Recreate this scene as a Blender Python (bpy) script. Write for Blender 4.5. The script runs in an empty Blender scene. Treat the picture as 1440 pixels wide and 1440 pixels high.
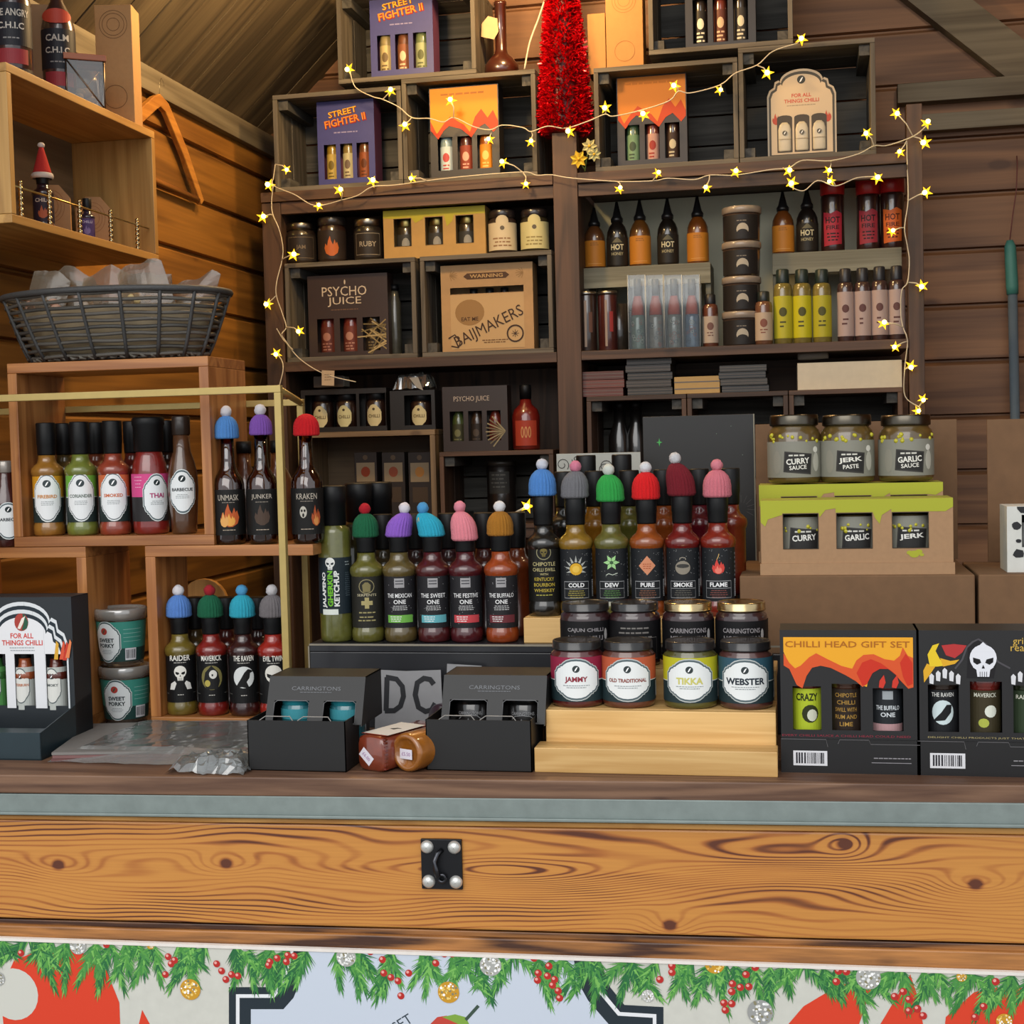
import bpy, bmesh, math, random
from mathutils import Vector, Matrix, noise
from mathutils.geometry import tessellate_polygon
random.seed(7)
PI = math.pi
SC = bpy.context.scene
COL = SC.collection

# ------------------------------------------------------------ camera
F = 2000.0
YAW, PIT, ROLL = math.radians(11.6), math.radians(2.75), 0.025
CAM = Vector((0, 0, 1.45))
fw = Vector((-math.sin(YAW) * math.cos(PIT), math.cos(YAW) * math.cos(PIT), -math.sin(PIT)))
r0 = Vector((math.cos(YAW), math.sin(YAW), 0))
u0 = r0.cross(fw)
CR = math.cos(ROLL) * r0 - math.sin(ROLL) * u0
CU = math.sin(ROLL) * r0 + math.cos(ROLL) * u0
cd = bpy.data.cameras.new('camera')
cam = bpy.data.objects.new('camera', cd)
COL.objects.link(cam)
cam.matrix_world = Matrix(((CR.x, CU.x, -fw.x, CAM.x), (CR.y, CU.y, -fw.y, CAM.y), (CR.z, CU.z, -fw.z, CAM.z), (0, 0, 0, 1)))
cd.sensor_width = 36.0
cd.lens = F / 1440.0 * 36.0
cd.clip_start = 0.05
SC.camera = cam

# ------------------------------------------------------------ world and light
w = bpy.data.worlds.new('overcast')
SC.world = w
w.use_nodes = True
bgn = w.node_tree.nodes['Background']
bgn.inputs[0].default_value = (0.92, 0.96, 1.0, 1)
bgn.inputs[1].default_value = 0.85
SC.view_settings.view_transform = 'Standard'
SC.view_settings.look = 'None'
SC.view_settings.gamma = 1
SC.view_settings.use_curve_mapping = False
SC.view_settings.exposure = 0.26
try:
    SC.cycles.use_denoising = True
    SC.cycles.max_bounces = 8
    SC.cycles.transparent_max_bounces = 16
    SC.cycles.caustics_reflective = False
    SC.cycles.caustics_refractive = False
    SC.cycles.sample_clamp_indirect = 4
except Exception:
    pass


def lamp(name, kind, loc, energy, color, size=0.1, rot=None, size_y=None):
    l = bpy.data.lights.new(name, kind)
    l.energy = energy
    l.color = color
    if kind == 'AREA':
        l.size = size
        if size_y:
            l.shape = 'RECTANGLE'
            l.size_y = size_y
    elif kind == 'POINT':
        l.shadow_soft_size = size
    o = bpy.data.objects.new(name, l)
    o.location = loc
    if rot:
        o.rotation_euler = rot
    COL.objects.link(o)
    return o


# bright open sky over the street in front of the stall, and warm bulbs under the roof
lamp('street_daylight', 'AREA', (-0.8, -1.6, 3.4), 88, (1.0, 0.97, 0.93), 4.0, (math.radians(62), 0, math.radians(-4)), 2.6)
lamp('roof_bulb', 'POINT', (-0.50, 2.85, 2.58), 14, (1.0, 0.62, 0.26), 0.05)
lamp('roof_bulb', 'POINT', (-0.82, 2.50, 2.40), 17, (1.0, 0.66, 0.30), 0.05)
lamp('roof_bulb', 'POINT', (0.35, 2.3, 2.5), 5, (1.0, 0.70, 0.40), 0.05)


# ------------------------------------------------------------ where a pixel of the photograph lies in the room
def ray(px, py):
    return fw * F + CR * (px - 720) - CU * (py - 720)


def onY(px, py, Y):
    d = ray(px, py)
    return CAM + d * (Y / d.y)


def onZ(px, py, z):
    d = ray(px, py)
    return CAM + d * ((z - CAM.z) / d.z)


def onX(px, py, x):
    d = ray(px, py)
    return CAM + d * (x / d.x)


def proj(p):
    d = Vector(p) - CAM
    z = d.dot(fw)
    return 720 + F * d.dot(CR) / z, 720 - F * d.dot(CU) / z


FS = 0.05


def onP(px, py, Y):
    """the slightly turned front of the counter: the plane y = Y + FS*(x + 0.3)"""
    d = ray(px, py)
    return CAM + d * ((Y + FS * 0.3) / (d.y - FS * d.x))


def X(px, Y, z):
    x = 0.0
    for _ in range(5):
        py = proj((x, Y, z))[1]
        x = onY(px, py, Y).x
    return x


def Z(px, py, Y):
    return onY(px, py, Y).z


def face(x, y, k=0.85):
    return math.atan2(-x, y) * k


# ------------------------------------------------------------ materials
MATS = {}


def srgb(c):
    if isinstance(c, str):
        c = c.lstrip('#')
        c = ''.join(q * 2 for q in c) if len(c) == 3 else c
        c = [int(c[i:i + 2], 16) / 255 for i in (0, 2, 4)]
    return tuple(((v / 12.92) if v <= 0.04045 else ((v + 0.055) / 1.055) ** 2.4) for v in c)


def newmat(key):
    m = bpy.data.materials.new(key)
    m.use_nodes = True
    nt = m.node_tree
    return m, nt, nt.nodes['Principled BSDF']


def plain(c, rough=0.55, metal=0.0, coat=0.0, spec=0.5, bump=0.0, bscale=60, var=0.06, key=None):
    k = ('plain', c if isinstance(c, str) else tuple(c), rough, metal, coat, spec, bump, bscale, var)
    if k in MATS:
        return MATS[k]
    m, nt, b = newmat(key or 'surface')
    col = srgb(c)
    b.inputs['Roughness'].default_value = rough
    b.inputs['Metallic'].default_value = metal
    b.inputs['Coat Weight'].default_value = coat
    b.inputs['Coat Roughness'].default_value = 0.06
    b.inputs['Specular IOR Level'].default_value = spec
    tc = nt.nodes.new('ShaderNodeTexCoord')
    n = nt.nodes.new('ShaderNodeTexNoise')
    n.inputs['Scale'].default_value = bscale
    n.inputs['Detail'].default_value = 3
    nt.links.new(tc.outputs['Object'], n.inputs['Vector'])
    mr = nt.nodes.new('ShaderNodeMapRange')
    mr.inputs['To Min'].default_value = 1 - var * 1.6
    mr.inputs['To Max'].default_value = 1 + var * 1.6
    nt.links.new(n.outputs['Fac'], mr.inputs['Value'])
    mx = nt.nodes.new('ShaderNodeVectorMath')
    mx.operation = 'SCALE'
    mx.inputs[0].default_value = col
    nt.links.new(mr.outputs['Result'], mx.inputs['Scale'])
    nt.links.new(mx.outputs['Vector'], b.inputs['Base Color'])
    if bump:
        bp = nt.nodes.new('ShaderNodeBump')
        bp.inputs['Strength'].default_value = bump
        bp.inputs['Distance'].default_value = 0.002
        nt.links.new(n.outputs['Fac'], bp.inputs['Height'])
        nt.links.new(bp.outputs['Normal'], b.inputs['Normal'])
    MATS[k] = m
    return m


def ink(c, rough=0.5):
    k = ('ink', c, rough)
    if k not in MATS:
        m, nt, b = newmat('printed_ink')
        b.inputs['Base Color'].default_value = (*srgb(c), 1)
        b.inputs['Roughness'].default_value = rough
        b.inputs['Specular IOR Level'].default_value = 0.25
        MATS[k] = m
    return MATS[k]


def sauce(c):
    """sauce filled right up against the glass: coloured body under a clear glossy coat"""
    k = ('sauce', c)
    if k not in MATS:
        h = c.lstrip('#')
        d = '#%02x%02x%02x' % tuple(int(int(h[i:i + 2], 16) * .84) for i in (0, 2, 4))
        MATS[k] = plain(d, 0.30, 0, 1.0, 0.5, 0, 90, 0.25, 'sauce_in_glass')
    return MATS[k]


def metal(c, rough=0.3, bump=0.0):
    return plain(c, rough, 1.0, 0, 0.5, bump, 40, 0.1, 'metal')


def clear(tint='#ffffff', gl=0.10, haze=0.0, key='clear_glass', rough=0.04):
    k = ('clear', tint, gl, haze, rough)
    if k in MATS:
        return MATS[k]
    m = bpy.data.materials.new(key)
    m.use_nodes = True
    nt = m.node_tree
    nt.nodes.clear()
    out = nt.nodes.new('ShaderNodeOutputMaterial')
    tr = nt.nodes.new('ShaderNodeBsdfTransparent')
    tr.inputs['Color'].default_value = (*srgb(tint), 1)
    gs = nt.nodes.new('ShaderNodeBsdfGlossy')
    gs.inputs['Roughness'].default_value = rough
    lw = nt.nodes.new('ShaderNodeFresnel')
    lw.inputs['IOR'].default_value = 1.45
    mr = nt.nodes.new('ShaderNodeMapRange')
    mr.inputs['To Min'].default_value = gl
    mr.inputs['To Max'].default_value = 1.0
    nt.links.new(lw.outputs['Fac'], mr.inputs['Value'])
    mix = nt.nodes.new('ShaderNodeMixShader')
    nt.links.new(mr.outputs['Result'], mix.inputs['Fac'])
    last = tr
    if haze:
        df = nt.nodes.new('ShaderNodeBsdfDiffuse')
        df.inputs['Color'].default_value = (*srgb(tint), 1)
        m2 = nt.nodes.new('ShaderNodeMixShader')
        m2.inputs['Fac'].default_value = haze
        nt.links.new(tr.outputs[0], m2.inputs[1])
        nt.links.new(df.outputs[0], m2.inputs[2])
        last = m2
    nt.links.new(last.outputs[0], mix.inputs[1])
    nt.links.new(gs.outputs[0], mix.inputs[2])
    nt.links.new(mix.outputs[0], out.inputs['Surface'])
    MATS[k] = m
    return m


def emit(c, s):
    k = ('emit', c, s)
    if k not in MATS:
        m = bpy.data.materials.new('glowing_led')
        m.use_nodes = True
        nt = m.node_tree
        nt.nodes.clear()
        e = nt.nodes.new('ShaderNodeEmission')
        e.inputs[0].default_value = (*srgb(c), 1)
        e.inputs[1].default_value = s
        o = nt.nodes.new('ShaderNodeOutputMaterial')
        nt.links.new(e.outputs[0], o.inputs['Surface'])
        MATS[k] = m
    return MATS[k]


def wood(light, dark, axis='x', freq=1.0, rough=0.5, coat=0.0, knots=0.5, contrast=1.0, seed=0):
    """timber with the grain running along one axis; every board gets its own piece of the pattern"""
    k = ('wood', light, dark, axis, freq, rough, coat, knots, contrast, seed)
    if k in MATS:
        return MATS[k]
    m, nt, b = newmat('timber')
    N, L = nt.nodes, nt.links
    tc = N.new('ShaderNodeTexCoord')
    oi = N.new('ShaderNodeObjectInfo')
    off = N.new('ShaderNodeVectorMath')
    off.operation = 'SCALE'
    off.inputs[0].default_value = (13.1, 7.7, 5.3)
    L.new(oi.outputs['Random'], off.inputs['Scale'])
    ad = N.new('ShaderNodeVectorMath')
    L.new(tc.outputs['Object'], ad.inputs[0])
    L.new(off.outputs['Vector'], ad.inputs[1])
    mp = N.new('ShaderNodeMapping')
    s = [14 * freq] * 3
    s['xyz'.index(axis)] = 0.9 * freq
    mp.inputs['Scale'].default_value = s
    L.new(ad.outputs['Vector'], mp.inputs['Vector'])
    n1 = N.new('ShaderNodeTexNoise')
    n1.inputs['Scale'].default_value = 1.0
    n1.inputs['Detail'].default_value = 2
    n1.inputs['Distortion'].default_value = 0.6
    L.new(mp.outputs['Vector'], n1.inputs['Vector'])
    ml = N.new('ShaderNodeMath')
    ml.operation = 'MULTIPLY'
    ml.inputs[1].default_value = 26
    L.new(n1.outputs['Fac'], ml.inputs[0])
    sn = N.new('ShaderNodeMath')
    sn.operation = 'SINE'
    L.new(ml.outputs[0], sn.inputs[0])
    mp2 = N.new('ShaderNodeMapping')
    s2 = [180 * freq] * 3
    s2['xyz'.index(axis)] = 5 * freq
    mp2.inputs['Scale'].default_value = s2
    L.new(ad.outputs['Vector'], mp2.inputs['Vector'])
    n2 = N.new('ShaderNodeTexNoise')
    n2.inputs['Scale'].default_value = 1
    n2.inputs['Detail'].default_value = 4
    L.new(mp2.outputs['Vector'], n2.inputs['Vector'])
    a1 = N.new('ShaderNodeMath')
    a1.operation = 'MULTIPLY_ADD'
    a1.inputs[1].default_value = 0.22 * contrast
    a1.inputs[2].default_value = 0.28
    L.new(sn.outputs[0], a1.inputs[0])
    a2 = N.new('ShaderNodeMath')
    a2.operation = 'MULTIPLY_ADD'
    a2.inputs[1].default_value = 0.55 * contrast
    L.new(n2.outputs['Fac'], a2.inputs[0])
    L.new(a1.outputs[0], a2.inputs[2])
    # dark knots here and there
    vo = N.new('ShaderNodeTexVoronoi')
    vo.inputs['Scale'].default_value = 1
    mp3 = N.new('ShaderNodeMapping')
    s3 = [11 * freq] * 3
    s3['xyz'.index(axis)] = 5.5 * freq
    mp3.inputs['Scale'].default_value = s3
    L.new(ad.outputs['Vector'], mp3.inputs['Vector'])
    L.new(mp3.outputs['Vector'], vo.inputs['Vector'])
    kr = N.new('ShaderNodeMapRange')
    kr.inputs['From Min'].default_value = 0.05
    kr.inputs['From Max'].default_value = 0.14
    kr.inputs['To Min'].default_value = knots
    kr.inputs['To Max'].default_value = 0
    L.new(vo.outputs['Distance'], kr.inputs['Value'])
    a3 = N.new('ShaderNodeMath')
    L.new(a2.outputs[0], a3.inputs[0])
    L.new(kr.outputs[0], a3.inputs[1])
    cr = N.new('ShaderNodeValToRGB')
    cr.color_ramp.elements[0].position = 0.2
    cr.color_ramp.elements[0].color = (*srgb(light), 1)
    cr.color_ramp.elements[1].position = 1.0
    cr.color_ramp.elements[1].color = (*srgb(dark), 1)
    L.new(a3.outputs[0], cr.inputs['Fac'])
    # each board a little lighter or darker
    mr = N.new('ShaderNodeMapRange')
    mr.inputs['To Min'].default_value = 0.82
    mr.inputs['To Max'].default_value = 1.15
    L.new(oi.outputs['Random'], mr.inputs['Value'])
    vs = N.new('ShaderNodeVectorMath')
    vs.operation = 'SCALE'
    L.new(cr.outputs['Color'], vs.inputs[0])
    L.new(mr.outputs[0], vs.inputs['Scale'])
    L.new(vs.outputs['Vector'], b.inputs['Base Color'])
    b.inputs['Roughness'].default_value = rough
    b.inputs['Coat Weight'].default_value = coat
    b.inputs['Coat Roughness'].default_value = 0.25
    bp = N.new('ShaderNodeBump')
    bp.inputs['Strength'].default_value = 0.25
    bp.inputs['Distance'].default_value = 0.001
    L.new(a2.outputs[0], bp.inputs['Height'])
    L.new(bp.outputs['Normal'], b.inputs['Normal'])
    MATS[k] = m
    return m


def wset(light, dark, **kw):
    return {a: wood(light, dark, a, **kw) for a in 'xyz'}


W_WALL = wset('#a8732f', '#5e3a14', freq=0.8, rough=0.55, knots=0.55)
W_BACK = wset('#966b48', '#573824', freq=0.8, rough=0.6, knots=0.5)
W_ROOF = wset('#625540', '#30261a', freq=0.8, rough=0.8, knots=0.7)
W_BEAM = wset('#7d735f', '#4f4536', freq=1.0, rough=0.75, knots=0.3)
W_GREY = wset('#6a6358', '#3b352d', freq=1.6, rough=0.75, knots=0.25)
W_GREYIN = wset('#55534e', '#2b2a28', freq=1.6, rough=0.8, knots=0.2)
W_DARK = wset('#5d4230', '#2b1c13', freq=1.3, rough=0.6, knots=0.3)
W_CUBE = wset('#ba7d45', '#80491f', freq=1.6, rough=0.4, coat=0.25, knots=0.25)
W_PINE = wset('#cf9a52', '#a36c2c', freq=1.8, rough=0.5, knots=0.2)
W_BAMB = wset('#d9b274', '#b98a49', freq=2.2, rough=0.45, knots=0.0, contrast=0.8)
W_PALE = wset('#8a8672', '#5f5a48', freq=1.6, rough=0.7, knots=0.1)
W_WORN = wset('#7a5b45', '#43291c', freq=1.4, rough=0.55, knots=0.35)
KRAFT = plain('#a87f55', 0.75, bump=0.1, bscale=150)
KRAFTD = plain('#8d6b4a', 0.8, bump=0.1, bscale=150)
BLACKP = plain('#17171a', 0.38)
BLACKC = plain('#1d1c1e', 0.55)
CAPBLK = plain('#0c0d0f', 0.45, spec=0.3)


# ------------------------------------------------------------ mesh building
class MB:
    def __init__(s):
        s.v, s.f, s.m, s.sm = [], [], [], []

    def add(s, vs, fs, mi=0, smooth=False):
        n = len(s.v)
        s.v += [tuple(v) for v in vs]
        for f in fs:
            s.f.append(tuple(n + i for i in f))
            s.m.append(mi)
            s.sm.append(smooth)

    def box(s, x0, y0, z0, x1, y1, z1, mi=0):
        s.add([(x0, y0, z0), (x1, y0, z0), (x1, y1, z0), (x0, y1, z0), (x0, y0, z1), (x1, y0, z1), (x1, y1, z1), (x0, y1, z1)],
              [(0, 3, 2, 1), (4, 5, 6, 7), (0, 1, 5, 4), (1, 2, 6, 5), (2, 3, 7, 6), (3, 0, 4, 7)], mi)

    def lathe(s, prof, n=20, mi=0, c=(0, 0, 0), smooth=True, cap=True, rib=None, sx=1, sy=1):
        vs = []
        for (r, z) in prof:
            for i in range(n):
                a = 2 * PI * i / n
                rr = r * (1 + (rib[1] * math.cos(rib[0] * a) if rib else 0))
                vs.append((c[0] + rr * math.cos(a) * sx, c[1] + rr * math.sin(a) * sy, c[2] + z))
        fs = []
        for k in range(len(prof) - 1):
            for i in range(n):
                j = (i + 1) % n
                fs.append((k * n + i, k * n + j, (k + 1) * n + j, (k + 1) * n + i))
        s.add(vs, fs, mi, smooth)
        if cap:
            b = len(s.v) - len(vs)
            s.f.append(tuple(b + i for i in reversed(range(n))))
            s.m.append(mi)
            s.sm.append(False)
            b2 = len(s.v) - n
            s.f.append(tuple(b2 + i for i in range(n)))
            s.m.append(mi)
            s.sm.append(False)

    def tube(s, pts, r, n=6, mi=0, closed=False, cap=True):
        pts = [Vector(p) for p in pts]
        N = len(pts)
        vs = []
        up = Vector((0, 0, 1))
        for i, p in enumerate(pts):
            if closed:
                t = pts[(i + 1) % N] - pts[i - 1]
            else:
                t = pts[min(i + 1, N - 1)] - pts[max(i - 1, 0)]
            if t.length < 1e-9:
                t = Vector((1, 0, 0))
            t.normalize()
            a = t.cross(up)
            if a.length < 0.05:
                a = t.cross(Vector((0, 1, 0)))
            a.normalize()
            b = a.cross(t)
            rr = r[i] if isinstance(r, (list, tuple)) else r
            for k in range(n):
                q = 2 * PI * k / n
                vs.append(p + a * (rr * math.cos(q)) + b * (rr * math.sin(q)))
        fs = []
        for i in range(N if closed else N - 1):
            for k in range(n):
                k2 = (k + 1) % n
                i2 = (i + 1) % N
                fs.append((i * n + k, i2 * n + k, i2 * n + k2, i * n + k2))
        if cap and not closed:
            fs.append(tuple(range(n)))
            fs.append(tuple(reversed(range((N - 1) * n, N * n))))
        s.add(vs, fs, mi, True)

    def prism(s, pts, y0, y1, mi=0):
        """outline in x,z pushed from y0 to y1"""
        tri = tessellate_polygon([[Vector((p[0], p[1], 0)) for p in pts]])
        n = len(pts)
        s.add([(p[0], y0, p[1]) for p in pts] + [(p[0], y1, p[1]) for p in pts],
              [tuple(t) for t in tri] + [(t[2] + n, t[1] + n, t[0] + n) for t in tri] + [(i, i + n, (i + 1) % n + n, (i + 1) % n) for i in range(n)], mi)

    def sphere(s, c, r, n=10, mi=0, sq=1.0):
        prof = [(r * math.sin(PI * k / n) + 1e-5, -r * sq * math.cos(PI * k / n)) for k in range(n + 1)]
        s.lathe(prof, n + 4, mi, c, True, False)

    def build(s, name, mats, parent=None, loc=None, bevel=0.0, rot=None):
        me = bpy.data.meshes.new(name)
        me.from_pydata(s.v, [], s.f)
        for m in (mats if isinstance(mats, (list, tuple)) else [mats]):
            me.materials.append(m)
        me.polygons.foreach_set('material_index', s.m)
        me.polygons.foreach_set('use_smooth', s.sm)
        me.update()
        o = bpy.data.objects.new(name, me)
        COL.objects.link(o)
        if parent:
            o.parent = parent
        if loc:
            o.location = loc
        if rot:
            o.rotation_euler = rot
        if bevel:
            bv = o.modifiers.new('edge', 'BEVEL')
            bv.width = bevel
            bv.segments = 2
            bv.limit_method = 'ANGLE'
        return o


def thing(name, label, cat, loc=(0, 0, 0), rz=0, group=None):
    o = bpy.data.objects.new(name, None)
    o.empty_display_size = 0.02
    COL.objects.link(o)
    o.location = loc
    o.rotation_euler = (0, 0, rz)
    o['label'] = label
    o['category'] = cat
    if group:
        o['group'] = group
    return o


def tag(o, label, cat, group=None):
    o['label'] = label
    o['category'] = cat
    if group:
        o['group'] = group
    return o


BOXC = {}


def bx(parent, name, mat, x0, y0, z0, x1, y1, z1, bevel=0.0008):
    """one board or block as an object of its own, origin at its centre; mat may be a set of timbers by grain axis"""
    d = (x1 - x0, y1 - y0, z1 - z0)
    if isinstance(mat, dict):
        mat = mat['xyz'[max(range(3), key=lambda i: d[i])]]
    k = (round(d[0], 5), round(d[1], 5), round(d[2], 5), mat.name, name)
    if k not in BOXC:
        mb = MB()
        mb.box(-d[0] / 2, -d[1] / 2, -d[2] / 2, d[0] / 2, d[1] / 2, d[2] / 2)
        o = mb.build(name, mat)
        BOXC[k] = o.data
    else:
        o = bpy.data.objects.new(name, BOXC[k])
        COL.objects.link(o)
    o.location = ((x0 + x1) / 2, (y0 + y1) / 2, (z0 + z1) / 2)
    if parent:
        o.parent = parent
    if bevel:
        bv = o.modifiers.new('edge', 'BEVEL')
        bv.width = bevel
        bv.segments = 2
        bv.limit_method = 'ANGLE'
    return o


# ------------------------------------------------------------ flat print: shapes in (u, v), metres
TXT = {}


def text_geo(s, bold=0.0):
    k = (s, bold)
    if k not in TXT:
        c = bpy.data.curves.new('t', 'FONT')
        c.body = s
        c.size = 1
        c.resolution_u = 2
        c.offset = bold
        o = bpy.data.objects.new('t', c)
        COL.objects.link(o)
        me = bpy.data.meshes.new_from_object(o)
        vs = [(v.co.x, v.co.y) for v in me.vertices]
        fs = [tuple(p.vertices) for p in me.polygons]
        bpy.data.objects.remove(o)
        bpy.data.curves.remove(c)
        bpy.data.meshes.remove(me)
        x0 = min(v[0] for v in vs)
        x1 = max(v[0] for v in vs)
        y0 = min(v[1] for v in vs)
        y1 = max(v[1] for v in vs)
        TXT[k] = (vs, fs, x0, x1, y0, y1)
    return TXT[k]


class Pr:
    def __init__(s):
        s.items = []

    def poly(s, pts, c, L=1):
        tri = tessellate_polygon([[Vector((p[0], p[1], 0)) for p in pts]])
        s.items.append(([tuple(p) for p in pts], [tuple(t) for t in tri], c, L))
        return s

    def rect(s, u0, v0, u1, v1, c, L=0):
        s.items.append(([(u0, v0), (u1, v0), (u1, v1), (u0, v1)], [(0, 1, 2, 3)], c, L))
        return s

    def ell(s, cu, cv, ru, rv, c, L=1, n=18):
        s.items.append(([(cu + ru * math.cos(2 * PI * i / n), cv + rv * math.sin(2 * PI * i / n)) for i in range(n)], [tuple(range(n))], c, L))
        return s

    def line(s, pts, wd, c, L=1, closed=False):
        n = len(pts)
        vs, fs = [], []
        for i in range(n):
            a = pts[i - 1] if (closed or i) else pts[i]
            b = pts[(i + 1) % n] if (closed or i < n - 1) else pts[i]
            t = Vector((b[0] - a[0], b[1] - a[1]))
            t.normalize()
            nx, ny = -t.y * wd / 2, t.x * wd / 2
            vs += [(pts[i][0] + nx, pts[i][1] + ny), (pts[i][0] - nx, pts[i][1] - ny)]
        for i in range(n if closed else n - 1):
            j = (i + 1) % n
            fs.append((2 * i, 2 * i + 1, 2 * j + 1, 2 * j))
        s.items.append((vs, fs, c, L))
        return s

    def text(s, t, cu, cv, h, c, L=2, maxw=None, bold=0.012, rot=0.0, fit=None):
        vs, fs, x0, x1, y0, y1 = text_geo(t, bold)
        k = h / (y1 - y0)
        kx = k
        if fit:
            kx = fit / (x1 - x0)
        elif maxw and (x1 - x0) * k > maxw:
            kx = maxw / (x1 - x0)
        ca, sa = math.cos(rot), math.sin(rot)
        out = []
        for (x, y) in vs:
            a = (x - (x0 + x1) / 2) * kx
            b = (y - (y0 + y1) / 2) * k
            out.append((cu + a * ca - b * sa, cv + a * sa + b * ca))
        s.items.append((out, fs, c, L))
        return s

    def lines(s, cu, v1, w, n, gap, hh, c, L=2):
        """rows of print too small to read"""
        rr = random.Random(int(abs(w) * 1e5) + n)
        for i in range(n):
            ww = w * (0.7 + 0.3 * rr.random())
            u = cu - ww / 2
            while u < cu + ww / 2 - hh:
                l = hh * (1.5 + 3 * rr.random())
                s.rect(u, v1 - i * gap - hh, min(u + l, cu + ww / 2), v1 - i * gap, c, L)
                u += l + hh * 0.7
        return s

    def barcode(s, u0, v0, u1, v1, L=2):
        s.rect(u0, v0, u1, v1, '#d8d8dc', L)
        rr = random.Random(5)
        u = u0 + (u1 - u0) * 0.08
        st = (u1 - u0) / 34
        while u < u1 - st * 3:
            wd = st * rr.choice([0.6, 1, 1.6])
            s.rect(u, v0 + (v1 - v0) * 0.15, u + wd, v1 - (v1 - v0) * 0.12, '#26262c', L + 1)
            u += wd + st * rr.choice([0.6, 1, 1.4])
        return s

    def logo(s, cu, cv, r, L=3, a='#1d2a2c', b='#ffffff'):
        """round badge with a curling pepper"""
        s.ell(cu, cv, r, r, a, L)
        pts = [(cu + r * x, cv + r * y) for x, y in ((-.45, -.62), (-.1, -.5), (.15, -.1), (.5, .62), (.1, .45), (-.2, .0))]
        s.poly(pts, b, L + 1)
        return s

    def badge(s, cu, cv, w, h, c, L=1):
        q = [(0, .5), (.1, .49), (.2, .455), (.27, .40), (.31, .355), (.35, .35), (.36, .315), (.41, .30), (.45, .25), (.46, .21), (.5, .18), (.5, 0)]
        pts = q + [(x, -y) for x, y in reversed(q[:-1])] + [(-x, -y) for x, y in q[1:]] + [(-x, y) for x, y in reversed(q[1:-1])]
        return s.poly([(cu + x * w, cv + y * h) for x, y in pts], c, L)

    def skull(s, cu, cv, r, c='#e9e7df', L=2, dark='#111111', jaw=1.0):
        s.ell(cu, cv + 0.25 * r, 0.82 * r, 0.85 * r, c, L, 20)
        s.poly([(cu - .66 * r, cv + .1 * r), (cu - .62 * r, cv - .35 * r), (cu - .42 * r, cv - .5 * r), (cu - .36 * r, cv - jaw * r), (cu + .36 * r, cv - jaw * r), (cu + .42 * r, cv - .5 * r), (cu + .62 * r, cv - .35 * r), (cu + .66 * r, cv + .1 * r)], c, L)
        for k in (-1, 1):
            s.poly([(cu + k * .12 * r, cv - .05 * r), (cu + k * .2 * r, cv + .16 * r), (cu + k * .62 * r, cv + .28 * r), (cu + k * .6 * r, cv - .02 * r), (cu + k * .38 * r, cv - .18 * r)], dark, L + 1)
        s.poly([(cu - .1 * r, cv - .42 * r), (cu, cv - .18 * r), (cu + .1 * r, cv - .42 * r)], dark, L + 1)
        for k in (-.2, -.07, .07, .2):
            s.rect(cu + (k - .015) * r, cv - jaw * r, cu + (k + .015) * r, cv - .62 * r, dark, L + 1)
        return s

    def flame(s, cu, v0, w, h, c, L=2, inner=None):
        f = [(-.1, 0), (-.38, .12), (-.5, .38), (-.42, .62), (-.3, .5), (-.24, .72), (-.1, 1.0), (-.02, .74), (.1, .55), (.22, .82), (.3, .6), (.38, .7), (.5, .4), (.4, .14), (.12, 0)]
        s.poly([(cu + x * w, v0 + y * h) for x, y in f], c, L)
        if inner:
            s.poly([(cu + x * w * .55, v0 + .03 * h + y * h * .55) for x, y in f], inner, L + 1)
        return s

    def build(s, name, parent, fn, step=None, eps=0.00022, loc=None, rot=None, label=None):
        cols = []
        for it in s.items:
            if it[2] not in cols:
                cols.append(it[2])
        bm = bmesh.new()
        for ii, (vs, fs, c, L) in enumerate(s.items):
            bv = [bm.verts.new((v[0], v[1], L * eps + (ii % 16) * 1.2e-5)) for v in vs]
            for f in fs:
                try:
                    fa = bm.faces.new([bv[i] for i in f])
                    fa.material_index = cols.index(c)
                except ValueError:
                    pass
        if step:
            us = [v.co.x for v in bm.verts]
            lo, hi = min(us), max(us)
            k = math.ceil(lo / step)
            while k * step < hi:
                bmesh.ops.bisect_plane(bm, geom=bm.verts[:] + bm.edges[:] + bm.faces[:], plane_co=(k * step, 0, 0), plane_no=(1, 0, 0), dist=1e-7)
                k += 1
        bm.normal_update()
        for f in bm.faces:
            if f.normal.z < 0:
                f.normal_flip()
        for v in bm.verts:
            v.co = fn(v.co.x, v.co.y, v.co.z)
        me = bpy.data.meshes.new(name)
        bm.to_mesh(me)
        bm.free()
        for c in cols:
            me.materials.append(c if not isinstance(c, str) else ink(c))
        o = bpy.data.objects.new(name, me)
        COL.objects.link(o)
        o.parent = parent
        if loc:
            o.location = loc
        if rot:
            o.rotation_euler = rot
        if label:
            o['label'] = label
        return o


def flat(y=0.0, z=0.0, x=0.0):
    """print on a face that looks towards -y"""
    return lambda u, v, e: Vector((x + u, y - e - 0.0003, z + v))


def cyl(R, z=0.0, e0=0.0006):
    def fn(u, v, e):
        a = u / R
        return Vector(((R + e0 + e) * math.sin(a), -(R + e0 + e) * math.cos(a), z + v))
    return fn


def cone(Rb, Rt, zb, zt, e0=0.0006):
    Rm = (Rb + Rt) / 2

    def fn(u, v, e):
        t = v / (zt - zb)
        R = Rb + (Rt - Rb) * t + e0 + e
        a = u / Rm
        return Vector((R * math.sin(a), -R * math.cos(a), zb + v))
    return fn

# ================================================================ THE SETTING
ZC = 1.045          # top of the serving counter
SY = 3.10           # front edge of the shelves
BY = 3.40           # back wall
LX = -1.30          # left wall
RX = 1.02           # right wall, outside the frame
EAVE = 2.215
PITCH = 0.93


def structure(o, name=None):
    o['kind'] = 'structure'
    return o


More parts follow.
